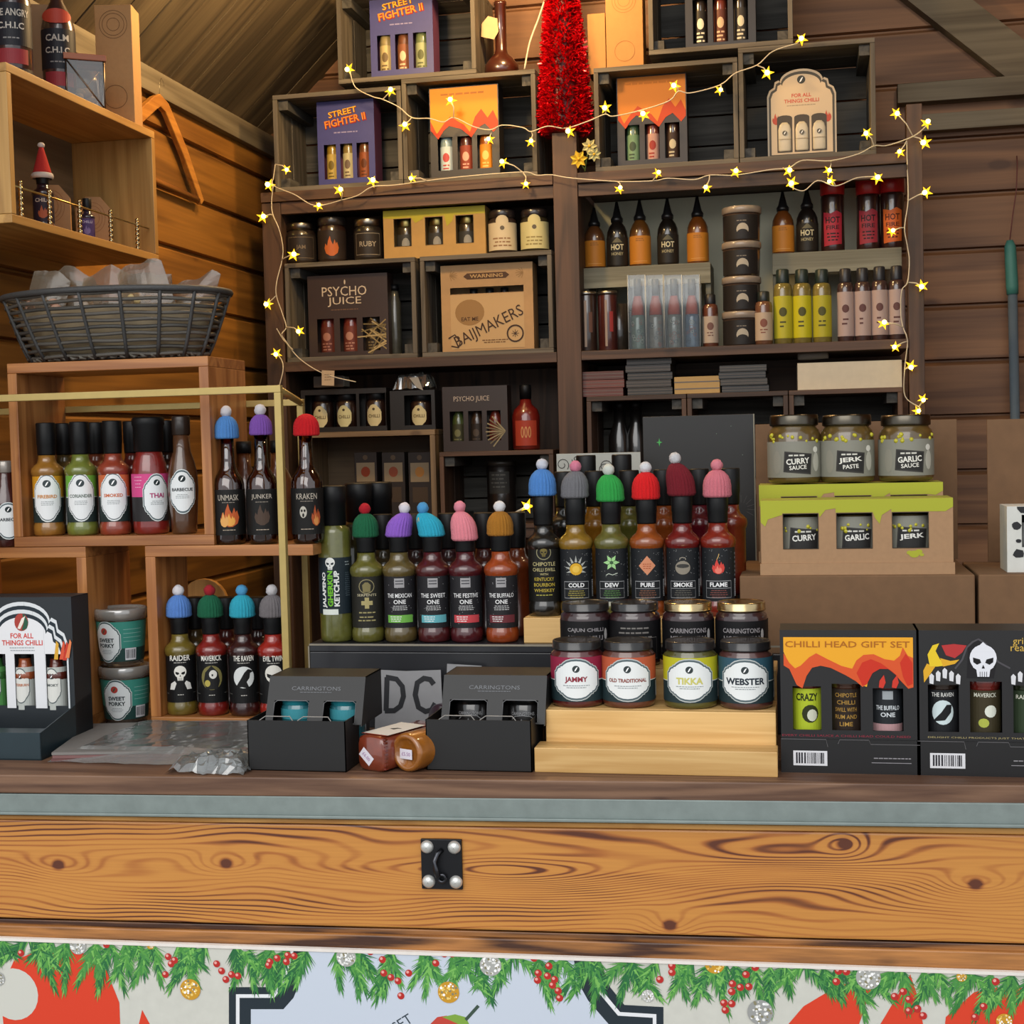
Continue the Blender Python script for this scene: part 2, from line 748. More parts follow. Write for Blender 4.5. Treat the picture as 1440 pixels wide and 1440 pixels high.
mb = MB()
mb.box(-1.45, 1.7, -0.06, 1.2, 3.6, 0.0)
structure(mb.build('floor', wood('#6a5038', '#3a2a1c', 'x', 1.0)))
mb = MB()
mb.box(-6, -6, -0.1, 6, 1.69, -0.01)
g = mb.build('paving', plain('#8b8883', 0.8, bump=0.2, bscale=30))
g['kind'] = 'structure'

# back wall and left wall: overlapping weatherboards, each board a part
wb = structure(bpy.data.objects.new('wall_back', None))
COL.objects.link(wb)


def board_mesh(axis, length, h, mat, t=0.018):
    """one weatherboard: thicker lower edge than upper, a groove where it laps"""
    mb = MB()
    p = [(0, 0), (-t, 0.003), (-t, h - 0.012), (-t * 0.35, h - 0.004), (-t * 0.35, h), (0, h)]
    n = len(p)
    vs = [((0, y, z) if axis == 'x' else (y * -1, 0, z)) for y, z in p] + [((length, y, z) if axis == 'x' else (y * -1, length, z)) for y, z in p]
    fs = [(i, (i + 1) % n, (i + 1) % n + n, i + n) for i in range(n)] + [tuple(reversed(range(n))), tuple(range(n, 2 * n))]
    mb.add(vs, fs)
    return mb


bh = 0.125
sh = None
for i in range(20):
    o = board_mesh('x', 2.5, bh, W_BACK['x']).build('plank', W_BACK['x'], wb, (-1.4, BY, 0.74 + i * bh)) if sh is None else None
    if sh is None:
        sh = o.data
    else:
        o = bpy.data.objects.new('plank', sh)
        COL.objects.link(o)
        o.parent = wb
        o.location = (-1.4, BY, 0.74 + i * bh)
mb = MB()
mb.box(-1.45, BY, 0, 1.2, BY + 0.03, 3.6)
mb.build('backing', W_BACK['x'], wb)

wl = structure(bpy.data.objects.new('wall_left', None))
COL.objects.link(wl)
sh = None
bl = 0.118
for i in range(14):
    if sh is None:
        o = board_mesh('y', 1.75, bl, None).build('plank', W_WALL['y'], wl)
        sh = o.data
    else:
        o = bpy.data.objects.new('plank', sh)
        COL.objects.link(o)
        o.parent = wl
    o.location = (LX, 1.66, 0.70 + i * bl)
mb = MB()
mb.box(LX - 0.04, 1.66, 0, LX, BY + 0.03, 2.6)
mb.build('backing', W_WALL['y'], wl)

wr = structure(bpy.data.objects.new('wall_right', None))
COL.objects.link(wr)
for i in range(14):
    if i == 0:
        mb = MB()
        mb.box(0, 0, 0.002, 0.018, 1.75, bl - 0.002)
        o = mb.build('plank', W_BACK['y'], wr)
        sh = o.data
    else:
        o = bpy.data.objects.new('plank', sh)
        COL.objects.link(o)
        o.parent = wr
    o.location = (RX, 1.66, 0.70 + i * bl)
mb = MB()
mb.box(RX + 0.018, 1.66, 0, RX + 0.05, BY + 0.03, 2.6)
mb.build('backing', W_BACK['y'], wr)

# gable roof: boards running up the slope on both sides
ce = structure(bpy.data.objects.new('ceiling', None))
COL.objects.link(ce)
ridge_x = (LX + RX) / 2
L_sl = (ridge_x - LX + 0.15) * math.sqrt(1 + PITCH ** 2)
ang = math.atan(PITCH)
rbw = 0.098
mb = MB()
mb.box(0, 0.0, 0, L_sl, rbw - 0.004, 0.016)
mb.box(0, rbw - 0.004, 0.006, L_sl, rbw, 0.016)
proto = mb.build('roof_board', W_ROOF['x'], ce)
nb = int((BY - 1.42) / rbw) + 1
for i in range(nb):
    for side in (0, 1):
        o = proto if (i == 0 and side == 0) else bpy.data.objects.new('roof_board', proto.data)
        if o is not proto:
            COL.objects.link(o)
            o.parent = ce
        y = BY - (i + 1) * rbw
        dz = random.uniform(0, 0.004)
        if side == 0:
            o.location = (LX - 0.13, y, EAVE - 0.13 * PITCH + dz)
            o.rotation_euler = (0, -ang, 0)
        else:
            o.location = (RX + 0.13, y + rbw, EAVE - 0.13 * PITCH + dz)
            o.rotation_euler = (0, -ang, PI)
mb = MB()
for sgn, xb in ((1, LX - 0.2), (-1, RX + 0.2)):
    xe = ridge_x
    z0 = EAVE - 0.2 * PITCH + 0.04
    z1 = EAVE + (ridge_x - LX) * PITCH + 0.04
    mb.add([(xb, 1.40, z0), (xe, 1.40, z1), (xe, BY + 0.1, z1), (xb, BY + 0.1, z0), (xb, 1.40, z0 + .02), (xe, 1.40, z1 + .02), (xe, BY + 0.1, z1 + .02), (xb, BY + 0.1, z0 + .02)],
           [(0, 3, 2, 1), (4, 5, 6, 7), (0, 1, 5, 4), (1, 2, 6, 5), (2, 3, 7, 6), (3, 0, 4, 7)])
mb.build('felt', plain('#2a2a2a', 0.9), ce)

# wall plates, purlin, rafters of the roof
bx(None, 'trim_1', W_BEAM, LX + 0.0, 1.66, EAVE - 0.045, LX + 0.035, BY - 0.02, EAVE + 0.005)['kind'] = 'structure'
zp = EAVE + 0.62 * PITCH
structure(bx(None, 'trim_2', W_BEAM, LX + 0.60, 1.66, zp - 0.075, LX + 0.64, BY - 0.02, zp - 0.012))
# rail and rafter on the right part of the gable wall
rz1 = Z(1340, 130, BY - 0.03)
structure(bx(None, 'trim_3', W_BEAM, X(1262, BY - 0.05, rz1), BY - 0.062, rz1 - 0.022, RX - 0.01, BY - 0.02, rz1 + 0.02))
structure(bx(None, 'trim_4', W_BEAM, X(1285, BY - 0.05, rz1), BY - 0.05, rz1 - 0.085, RX - 0.01, BY - 0.02, rz1 - 0.048))
pa, pb = onY(1335, 10, BY - 0.06), onY(1440, 92, BY - 0.06)
dv = (pb - pa).normalized()
pa -= dv * 0.5
pb += dv * 0.5
mb = MB()
up = Vector((-dv.z, 0, dv.x)) * 0.042
mb.add([pa - up, pb - up, pb + up, pa + up] + [q + Vector((0, 0.045, 0)) for q in (pa - up, pb - up, pb + up, pa + up)],
       [(0, 1, 2, 3), (7, 6, 5, 4), (0, 4, 5, 1), (1, 5, 6, 2), (2, 6, 7, 3), (3, 7, 4, 0)])
structure(mb.build('trim_5', W_BEAM['x']))

# ================================================================ SERVING COUNTER
LP, RP = -260, 1700
YA = 1.676


def ext(pl, pr):
    """edge seen at px 0 and px 1440 drawn on past the frame"""
    (x0, y0), (x1, y1) = pl, pr
    s = (y1 - y0) / (x1 - x0)
    return (LP, y0 + s * (LP - x0)), (RP, y0 + s * (RP - x0))


def strip(parent, name, tl, tr, bl_, br, Y, depth, mat, bevel=0.0015):
    """long board whose front face shows these four corners on the plane y=Y"""
    a, b = ext(tl, tr)
    c, d = ext(bl_, br)
    q = [onP(*c, Y), onP(*d, Y), onP(*b, Y), onP(*a, Y)]
    mb = MB()
    o = q[0].copy()
    vs = [p - o for p in q]
    mb.add(vs + [v + Vector((0, depth, 0)) for v in vs], [(0, 1, 2, 3), (7, 6, 5, 4), (0, 4, 5, 1), (1, 5, 6, 2), (2, 6, 7, 3), (3, 7, 4, 0)])
    return mb.build(name, mat, parent, o, bevel)


counter = thing('serving_counter', 'long wooden serving counter across the front of the stall with a worn brown top', 'counter', (0, 0, 0))
# top boards
fl, fr = Vector((-1.28, 1.612, 0)), Vector((1.0, 1.735, 0))
ny = 4
for k in range(ny):
    t0, t1 = k / ny, (k + 1) / ny
    a = fl.lerp(Vector((-1.28, 2.22, 0)), t0)
    b = fr.lerp(Vector((1.0, 2.22, 0)), t0)
    c = fr.lerp(Vector((1.0, 2.22, 0)), t1) - Vector((0, 0.0025, 0))
    d = fl.lerp(Vector((-1.28, 2.22, 0)), t1) - Vector((0, 0.0025, 0))
    mb = MB()
    vs = [(p.x, p.y, z) for z in (ZC - 0.024, ZC) for p in (a, b, c, d)]
    mb.add(vs, [(0, 3, 2, 1), (4, 5, 6, 7), (0, 1, 5, 4), (1, 2, 6, 5), (2, 3, 7, 6), (3, 0, 4, 7)])
    mb.build('plank', W_WORN['x'], counter, None, 0.002)


def follow(mb, z0, z1, off, depth, mi=0):
    vs = []
    for p in (fl, fr):
        for dy, zz in ((off, z0), (off, z1), (off + depth, z0), (off + depth, z1)):
            vs.append((p.x, p.y + dy, zz))
    mb.add(vs, [(0, 4, 5, 1), (2, 3, 7, 6), (0, 2, 6, 4), (1, 5, 7, 3), (0, 1, 3, 2), (4, 6, 7, 5)], mi)


# galvanised edge strip below the top boards
zinc = plain('#7f8a87', 0.5, 0.25, bump=0.3, bscale=45, var=0.14)
strip(counter, 'metal_edge', (0, 1116), (1440, 1130), (0, 1142), (1440, 1160), YA - 0.012, 0.03, zinc, 0.001)
strip(counter, 'metal_lip', (0, 1142), (1440, 1160), (0, 1146), (1440, 1165), YA - 0.017, 0.03, zinc, 0.001)

# hero board with its cathedral grain and knots
m, nt, b = newmat('varnished_pine_board')
N, L = nt.nodes, nt.links
tc = N.new('ShaderNodeTexCoord')
sep = N.new('ShaderNodeSeparateXYZ')
mw = N.new('ShaderNodeVectorMath')

geo = N.new('ShaderNodeNewGeometry')


def mth(op, a=None, bb=None, c=None):
    n = N.new('ShaderNodeMath')
    n.operation = op
    for i, v in enumerate((a, bb, c)):
        if v is None:
            continue
        if isinstance(v, (int, float)):
            n.inputs[i].default_value = v
        else:
            L.new(v, n.inputs[i])
    return n.outputs[0]


L.new(tc.outputs['Object'], sep.inputs[0])
ax, az = sep.outputs['X'], sep.outputs['Z']
nz = N.new('ShaderNodeTexNoise')
mpn = N.new('ShaderNodeMapping')
mpn.inputs['Scale'].default_value = (2.2, 1, 9)
L.new(tc.outputs['Object'], mpn.inputs['Vector'])
L.new(mpn.outputs['Vector'], nz.inputs['Vector'])
nz.inputs['Scale'].default_value = 1
nz.inputs['Detail'].default_value = 2
HERO0 = onP(*ext((0, 1291), (1440, 1328))[0], YA)
field = mth('MULTIPLY_ADD', nz.outputs['Fac'], 0.085, az)
knotmask = None
# px, py, reach along, reach across, strength
for (kx, ky, sx_, sz_, am) in [(82, 1216, .035, .012, .030), (318, 1214, .03, .012, .026), (1187, 1187, .018, .010, .018), (942, 1301, .02, .012, .020), (1372, 1243, .03, .011, .024),
                               (500, 1222, .11, .010, .022), (850, 1228, .13, .018, .045), (1070, 1240, .14, .022, -.050), (700, 1228, .07, .014, .03), (1060, 1205, .09, .02, .045), (1250, 1225, .10, .02, .02), (190, 1240, .08, .014, .02)]:
    p = onP(kx, ky, YA) - HERO0
    dx = mth('DIVIDE', mth('SUBTRACT', ax, p.x), sx_)
    dz = mth('DIVIDE', mth('SUBTRACT', az, p.z), sz_)
    r2 = mth('ADD', mth('MULTIPLY', dx, dx), mth('MULTIPLY', dz, dz))
    e = mth('EXPONENT', mth('MULTIPLY', r2, -0.5))
    field = mth('MULTIPLY_ADD', e, am, field)
    if sx_ <= .035:
        dk = mth('DIVIDE', mth('SUBTRACT', ax, p.x), .0085)
        dl = mth('DIVIDE', mth('SUBTRACT', az, p.z), .0065)
        q = mth('ADD', mth('MULTIPLY', dk, dk), mth('MULTIPLY', dl, dl))
        e2 = mth('EXPONENT', mth('MULTIPLY', mth('MULTIPLY', q, q), -1.0))
        knotmask = e2 if knotmask is None else mth('ADD', knotmask, e2)
rings = mth('SINE', mth('MULTIPLY', field, 900))
fine = N.new('ShaderNodeTexNoise')
mpf = N.new('ShaderNodeMapping')
mpf.inputs['Scale'].default_value = (10, 1, 320)
L.new(tc.outputs['Object'], mpf.inputs['Vector'])
L.new(mpf.outputs['Vector'], fine.inputs['Vector'])
fine.inputs['Scale'].default_value = 1
big = N.new('ShaderNodeTexNoise')
mpb = N.new('ShaderNodeMapping')
mpb.inputs['Scale'].default_value = (3.5, 1, 22)
L.new(tc.outputs['Object'], mpb.inputs['Vector'])
L.new(mpb.outputs['Vector'], big.inputs['Vector'])
big.inputs['Scale'].default_value = 1
bigc = mth('MAXIMUM', mth('MULTIPLY', mth('SUBTRACT', big.outputs['Fac'], 0.42), 4.4), 0.20)
rr = mth('POWER', mth('MAXIMUM', rings, 0), 1.6)
v = mth('MULTIPLY', rr, bigc)
v = mth('MULTIPLY_ADD', fine.outputs['Fac'], 0.28, v)
for (kx, ky, sx_, sz_, am) in [(500, 1222, .042, .0035, .42), (1070, 1204, .065, .014, .30), (1060, 1250, .10, .010, .26), (395, 1214, .05, .006, .12), (850, 1232, .05, .004, .30), (60, 1212, .08, .008, .22), (450, 1262, .12, .010, .10)]:
    p = onP(kx, ky, YA) - HERO0
    dx = mth('DIVIDE', mth('SUBTRACT', ax, p.x), sx_)
    dz = mth('DIVIDE', mth('SUBTRACT', az, p.z), sz_)
    e = mth('EXPONENT', mth('MULTIPLY', mth('ADD', mth('MULTIPLY', dx, dx), mth('MULTIPLY', dz, dz)), -0.7))
    v = mth('MULTIPLY_ADD', mth('MULTIPLY', e, mth('MULTIPLY_ADD', rings, 0.45, 0.6)), am, v)
v = mth('MULTIPLY_ADD', knotmask, 1.1, v)
cr = N.new('ShaderNodeValToRGB')
el = cr.color_ramp.elements
el[0].position = 0.08
el[0].color = (*srgb('#c98a3e'), 1)
el[1].position = 1.15 if False else 1.0
el[1].color = (*srgb('#5a2a14'), 1)
e3 = el.new(0.45)
e3.color = (*srgb('#a9652b'), 1)
L.new(v, cr.inputs['Fac'])
L.new(cr.outputs['Color'], b.inputs['Base Color'])
b.inputs['Roughness'].default_value = 0.42
b.inputs['Coat Weight'].default_value = 0.3
b.inputs['Coat Roughness'].default_value = 0.3
HERO = m
strip(counter, 'top_moulding', (0, 1146), (1440, 1165), (0, 1152), (1440, 1174), YA - 0.006, 0.04, W_PINE['x'])
strip(counter, 'front_board', (0, 1152), (1440, 1174), (0, 1291), (1440, 1328), YA, 0.03, HERO, 0.003)
W_STR = wood('#b5793f', '#3f2213', 'x', 1.5, 0.5, 0.2, 0.2, 1.5)
strip(counter, 'bottom_moulding', (0, 1292), (1440, 1329), (0, 1300), (1440, 1339), YA + 0.004, 0.026, W_STR)
strip(counter, 'bottom_board', (0, 1301), (1440, 1340), (0, 1345), (1440, 1400), YA - 0.001, 0.03, W_STR, 0.002)
mb = MB()
mb.box(-1.28, YA + 0.10, 0.0, 1.0, YA + 0.13, 0.80)
mb.build('lower_panel', W_WALL['x'], counter)
mb = MB()
mb.box(-1.27, YA + 0.12, 0.80, 0.99, 2.2, 0.99)
mb.build('under_frame', W_WORN['x'], counter)

# latch plate
pl = onP(622, 1214, YA)
latch = thing('latch_plate', 'square black metal latch plate with four domed bolts on the varnished front board', 'latch', (pl.x, pl.y - 0.0015, pl.z), math.atan(FS))
sxp = 1.70 / 2000 * 1.0
mb = MB()
mb.box(-0.0255, -0.003, -0.031, 0.0255, 0.0015, 0.031)
mb.build('plate', plain('#1b1c20', 0.45, 0.5), latch, None, 0.0008)
for i, (u, v) in enumerate(((-.0175, .0215), (.0165, .0215), (-.0165, -.0215), (.0175, -.0215))):
    mb = MB()
    mb.lathe([(0.0082, 0), (0.0080, 0.0015), (0.0062, 0.004), (0.0035, 0.0055), (0.0004, 0.006)], 18, cap=False)
    mb.build('bolt', plain('#cfcfcb', 0.3, 0.55), latch, (u, -0.003, v), 0, (PI / 2, 0, 0))
mb = MB()
pts = [(0.001, -0.003, 0.018), (-0.004, -0.008, 0.014), (-0.006, -0.011, 0.006), (-0.006, -0.0115, -0.004), (-0.003, -0.011, -0.013)]
mb.tube(pts, 0.0032, 8)
pts = [(0.001 + 0.0045 * math.cos(a), -0.0075, -0.016 + 0.0045 * math.sin(a)) for a in [2 * PI * i / 14 for i in range(14)]]
mb.tube(pts, 0.0022, 7, 0, True)
mb.build('hook', metal('#4a4b50', 0.3), latch)

# ================================================================ PRINTED BANNER under the board
YB = YA - 0.006
ban = thing('printed_banner', 'white printed banner with fir garland, berries and baubles hung below the wooden counter', 'banner', tuple(onP(720, 1400, YB)), math.atan(FS))
bo = Vector(ban.location)


def bp(px, py):
    p = onP(px, py, YB) - bo
    return (p.x * math.sqrt(1 + FS * FS), p.z)


mb = MB()
tl, tr = ext((0, 1318), (1440, 1367))
ptl, ptr = onP(*tl, YB) - bo, onP(*tr, YB) - bo
mb.add([(ptl.x, 0, -0.45), (ptr.x, 0, -0.45), (ptr.x, 0, ptr.z), (ptl.x, 0, ptl.z), (ptl.x, 0.003, -0.45), (ptr.x, 0.003, -0.45), (ptr.x, 0.003, ptr.z), (ptl.x, 0.003, ptl.z)],
       [(0, 1, 2, 3), (7, 6, 5, 4), (0, 4, 5, 1), (1, 5, 6, 2), (2, 6, 7, 3), (3, 7, 4, 0)])
mb.build('vinyl_sheet', plain('#ccccc3', 0.35), ban)
mb = MB()
mb.add([(ptl.x, -0.002, ptl.z - 0.004), (ptr.x, -0.002, ptr.z - 0.004), (ptr.x, -0.002, ptr.z), (ptl.x, -0.002, ptl.z), (ptl.x, 0.003, ptl.z - 0.004), (ptr.x, 0.003, ptr.z - 0.004), (ptr.x, 0.003, ptr.z + .0005), (ptl.x, 0.003, ptl.z + .0005)],
       [(0, 1, 2, 3), (7, 6, 5, 4), (0, 4, 5, 1), (1, 5, 6, 2), (2, 6, 7, 3), (3, 7, 4, 0)])
mb.build('white_trim', plain('#e6dfd8', 0.4), ban)
pr = Pr()


def PB(*pts):
    return [bp(*p) for p in pts]


RED = '#d8432b'
# pepper-red shapes
pr.poly(PB((0, 1395), (20, 1350), (60, 1335), (110, 1335), (150, 1365), (168, 1410), (172, 1520), (-10, 1520)), RED, 0)
pr.ell(*bp(20, 1398), .033, .034, '#ccccc3', 1, 24)
pr.poly(PB((-60, 1360), (0, 1385), (12, 1520), (-60, 1520)), '#ccccc3', 0)
pr.poly(PB((200, 1420), (214, 1446), (222, 1520), (186, 1520), (194, 1446)), RED, 0)
pr.poly(PB((1100, 1450), (1130, 1415), (1180, 1385), (1235, 1375), (1218, 1410), (1205, 1450), (1195, 1520), (1090, 1520)), RED, 0)
pr.poly(PB((1232, 1450), (1262, 1400), (1280, 1370), (1290, 1400), (1300, 1450), (1310, 1520), (1225, 1520)), RED, 0)
pr.poly(PB((1330, 1430), (1370, 1395), (1420, 1385), (1480, 1400), (1500, 1520), (1320, 1520)), RED, 0)
# ornate framed plaque with stepped corners

def arcpts(cx, cy, r, a0, a1, n=10):
    return [(cx + r * math.cos(math.radians(a0 + (a1 - a0) * i / n)), cy - r * math.sin(math.radians(a0 + (a1 - a0) * i / n))) for i in range(n + 1)]


def plaque(s, c, L):
    l = [(322 + s, 1540), (322 + s, 1388 + s), (374 + s * .8, 1388 + s)] + [(382 + s, 1375 + s * .9), (390 + s, 1352 + s)]
    r = [(845 - s, 1352 + s), (858 - s, 1388 + s * .6), (878 - s * .6, 1413 + s), (933 - s, 1416 + s), (933 - s, 1540)]
    top = [(398 + s, 1335), (838 - s, 1350)]
    pr.poly(PB(*(l + top + r)), c, L)


plaque(0, '#28323a', 1)
plaque(10, '#e4e6ea', 2)
plaque(15, '#28323a', 3)
plaque(31, '#c6cfdd', 4)
p1, p2 = bp(570, 1437), bp(595, 1412)
pr.text('DORSET', *bp(548, 1449), .0125, '#3a4650', 6, rot=math.radians(33), bold=0)
pr.poly(PB((600, 1445), (615, 1430), (628, 1428), (640, 1432), (652, 1448), (650, 1470), (600, 1470)), '#c2473c', 6)
pr.poly(PB((622, 1430), (640, 1426), (655, 1430), (660, 1440), (645, 1440), (632, 1434)), '#7fa544', 7)
pr.line(PB((655, 1434), (664, 1424), (673, 1414)), .004, '#3f5247', 7)
# fir garland
rb = random.Random(11)
for i in range(64):
    cx = -40 + i * 24 + rb.uniform(-10, 10)
    topy = 1316 + (cx / 1440) * 49
    for br_ in range(2):
        a = math.radians(rb.uniform(-140, -40))
        ln = rb.uniform(34, 74)
        ex, ey = cx + math.cos(a) * ln, topy - math.sin(a) * ln
        sh0 = rb.choice(['#3a7d3f', '#4a8c45', '#2f6e42'])
        pr.line(PB((cx, topy), (ex, ey)), .0016, '#5a4a2a', 8)
        for j in range(24):
            t = j / 23
            qx, qy = cx + (ex - cx) * t, topy + (ey - topy) * t
            for sd in (-1, 1):
                aa = a + sd * math.radians(rb.uniform(28, 50)) * (1.05 - t * 0.8)
                nl = rb.uniform(18, 28) * (1 - 0.25 * t)
                tx, ty = qx + math.cos(aa) * nl, qy - math.sin(aa) * nl
                if qy < topy + 1 or ty < topy + 2:
                    continue
                nx, ny_ = -math.sin(aa) * 1.7, -math.cos(aa) * 1.7
                c = rb.choice([sh0, sh0, '#5a9c4a', '#79b75c', '#2f6a40', '#4d8f4c'])
                pr.poly(PB((qx - nx, qy - ny_), (tx, ty), (qx + nx, qy + ny_)), c, 9 + (j + br_) % 4)
for (x, y) in [(237, 1345), (150, 1328), (246, 1350), (233, 1370), (241, 1355), (305, 1355), (312, 1365), (326, 1370), (335, 1372), (318, 1377), (380, 1352), (390, 1347), (405, 1343), (414, 1344), (403, 1352), (378, 1357), (521, 1338), (538, 1349),
               (540, 1368), (550, 1374), (560, 1379), (564, 1400), (613, 1354), (625, 1341), (636, 1341), (751, 1347), (772, 1358), (757, 1368), (777, 1385), (785, 1393), (787, 1403), (756, 1378), (770, 1372), (780, 1377), (945, 1358), (928, 1377), (945, 1367),
               (1030, 1383), (1049, 1370), (1062, 1360), (1029, 1394), (1041, 1388), (1053, 1387), (1018, 1410), (1020, 1420), (1029, 1411), (1179, 1365), (1176, 1380), (1258, 1401), (1270, 1394), (1278, 1405), (1278, 1421), (1290, 1418), (1298, 1428), (1400, 1380), (1371, 1430), (1383, 1415), (1190, 1366), (575, 1368), (30, 1340)]:
    pr.ell(*bp(x, y), .0045, .0045, '#b7302c', 14, 14)
    u, v = bp(x - 1.5, y - 1.5)
    pr.ell(u, v, .0019, .0019, '#e7a49c', 15, 8)
for (x, y, r, c, c2) in [(110, 1330, 13, '#a9aaa6', '#e6e6e3'), (487, 1345, 15, '#a9aaa6', '#e6e6e3'), (690, 1357, 16, '#a9aaa6', '#e6e6e3'), (-2, 1376, 11, '#a2a3a0', '#dededa'), (1069, 1423, 18, '#9b9c9a', '#e6e6e3'), (1221, 1374, 17, '#a9aaa6', '#e6e6e3'), (911, 1400, 9, '#b9bab6', '#e6e6e3'),
                         (268, 1391, 16, '#c9952f', '#f0d27c'), (631, 1395, 16, '#c9952f', '#f0d27c'), (1005, 1355, 14, '#c9952f', '#f0d27c'), (1412, 1436, 11, '#c9952f', '#f0d27c'), (212, 1329, 6, '#c9952f', '#f0d27c'), (1352, 1373, 7, '#c9952f', '#f0d27c'), (345, 1330, 8, '#a9aaa6', '#e6e6e3')]:
    rr_ = r * 0.00084
    u, v = bp(x, y)
    pr.ell(u, v, rr_, rr_, c, 16, 22)
    for _ in range(40):
        a, q = rb.uniform(0, 2 * PI), math.sqrt(rb.random()) * rr_ * 0.88
        s_ = rr_ * rb.uniform(.06, .15)
        pr.ell(u + q * math.cos(a), v + q * math.sin(a), s_, s_, rb.choice([c2, c2, '#8a8468', '#ffffff']), 17, 5)
# keep print on the sheet

def on_sheet(u, v, e):
    t_ = (u - ptl.x) / (ptr.x - ptl.x)
    return Vector((u, -e * 0.25 - 0.0003, min(v, ptl.z + (ptr.z - ptl.z) * t_ - 0.0042)))


pr.build('print', ban, on_sheet)

# ================================================================ BOTTLE AND JAR BUILDERS
def M(px, Y):
    """metres per photo pixel for something standing at px on the plane Y"""
    p = onY(px, 720, Y) - CAM
    return p.dot(fw) / F


def woozy(c, mats, H=.188, R=.0253, capz=.188, n=22):
    """slim sauce bottle: (mesh for the filled glass, mesh for the shrink cap)"""
    k, h = R / .0253, H / .188
    prof = [(.0215, 0), (.0246, .003), (.0252, .011), (.0250, .017), (.0235, .0205), (.0234, .0975), (.0246, .0995), (.0262, .104), (.0264, .108), (.0252, .1125), (.0210, .117), (.0160, .121), (.0142, .126), (.0136, .134)]
    mb = MB()
    mb.lathe([(r * k, z * h) for r, z in prof], n)
    cp = MB()
    cp.lathe([(r * k, z * h) for r, z in [(.0140, .134), (.0146, .136), (.0150, .150), (.0156, .152), (.0158, capz - .002), (.0150, capz)]], 18)
    return mb, cp


def set_label(t, print_, R, z, step=.0035, name='label', fn=None):
    return print_.build(name, t, fn or cyl(R, z), step)


def sauce_bottle(px, Y, z, col, lab, label, group=None, H=.188, R=.0253, rz=None, capc='#0c0d0f', name='sauce_bottle', dx=0, capz=.188):
    x = X(px, Y, z + H / 2) + dx
    t = thing(name, label, 'bottle', (x, Y, z), face(x, Y) if rz is None else rz, group)
    a, c = woozy(None, None, H, R, capz)
    a.build('glass_body', sauce(col), t)
    if capc:
        c.build('cap', plain(capc, 0.45, spec=0.3), t)
    if lab:
        k = H / .188
        set_label(t, lab, .0236 * R / .0253, .0225 * k)
    return t


def L_plaque(top, bot, title, tc, w=.150, h=.070, split=.5, bw=.036, bh_=.062, tsize=.0052, back='#1d2629'):
    p = Pr()
    p.rect(-w / 2, 0, w / 2, h * split, bot)
    p.rect(-w / 2, h * split, w / 2, h, top)
    p.rect(-w / 2, h * split - .0006, w / 2, h * split + .0006, '#c8cfce', 1)
    p.badge(0, h / 2, bw * 1.14, bh_ * 1.1, '#dfe4e4', 2)
    p.badge(0, h / 2, bw * 1.07, bh_ * 1.04, '#5b666a', 3)
    p.badge(0, h / 2, bw, bh_, '#e6e9ea', 4)
    p.logo(0, h / 2 + bh_ * .32, bh_ * .085, 5, '#3a4447')
    p.text(title, 0, h / 2 + bh_ * .03, tsize, tc, 5, bw * .88, .03)
    p.lines(0, h / 2 - bh_ * .08, bw * .6, 3, .0024, .0009, '#9aa0a2', 5)
    return p


def L_band(l1, l2, band, sq='#8d8a8c'):
    p = Pr()
    p.rect(-.07, 0, .07, .076, '#242326')
    p.rect(-.007, .058, .007, .0715, '#9c9a9c', 2)
    p.rect(-.0055, .063, .0055, .0645, '#4a4a4e', 3)
    p.rect(-.0055, .067, .0055, .0685, '#4a4a4e', 3)
    p.text(l1, 0, .0465, .0062, '#e4e4e4', 2, .037, .012, fit=.037)
    p.text(l2, 0, .0375, .0062, '#e4e4e4', 2, .018, .02)
    p.lines(0, .032, .022, 3, .0026, .0011, '#bdbdbd', 2)
    p.rect(-.0185, .0075, .0195, .0185, band, 2)
    p.lines(-.006, .0165, .018, 3, .003, .0011, '#f0f0ee', 3)
    rr_ = random.Random(len(l2) + ord(l1[-1]))
    for _ in range(26):
        p.ell(rr_.uniform(-.03, .03), rr_.uniform(.005, .074), .0006, .0006, '#8e8e90', 1, 5)
    return p


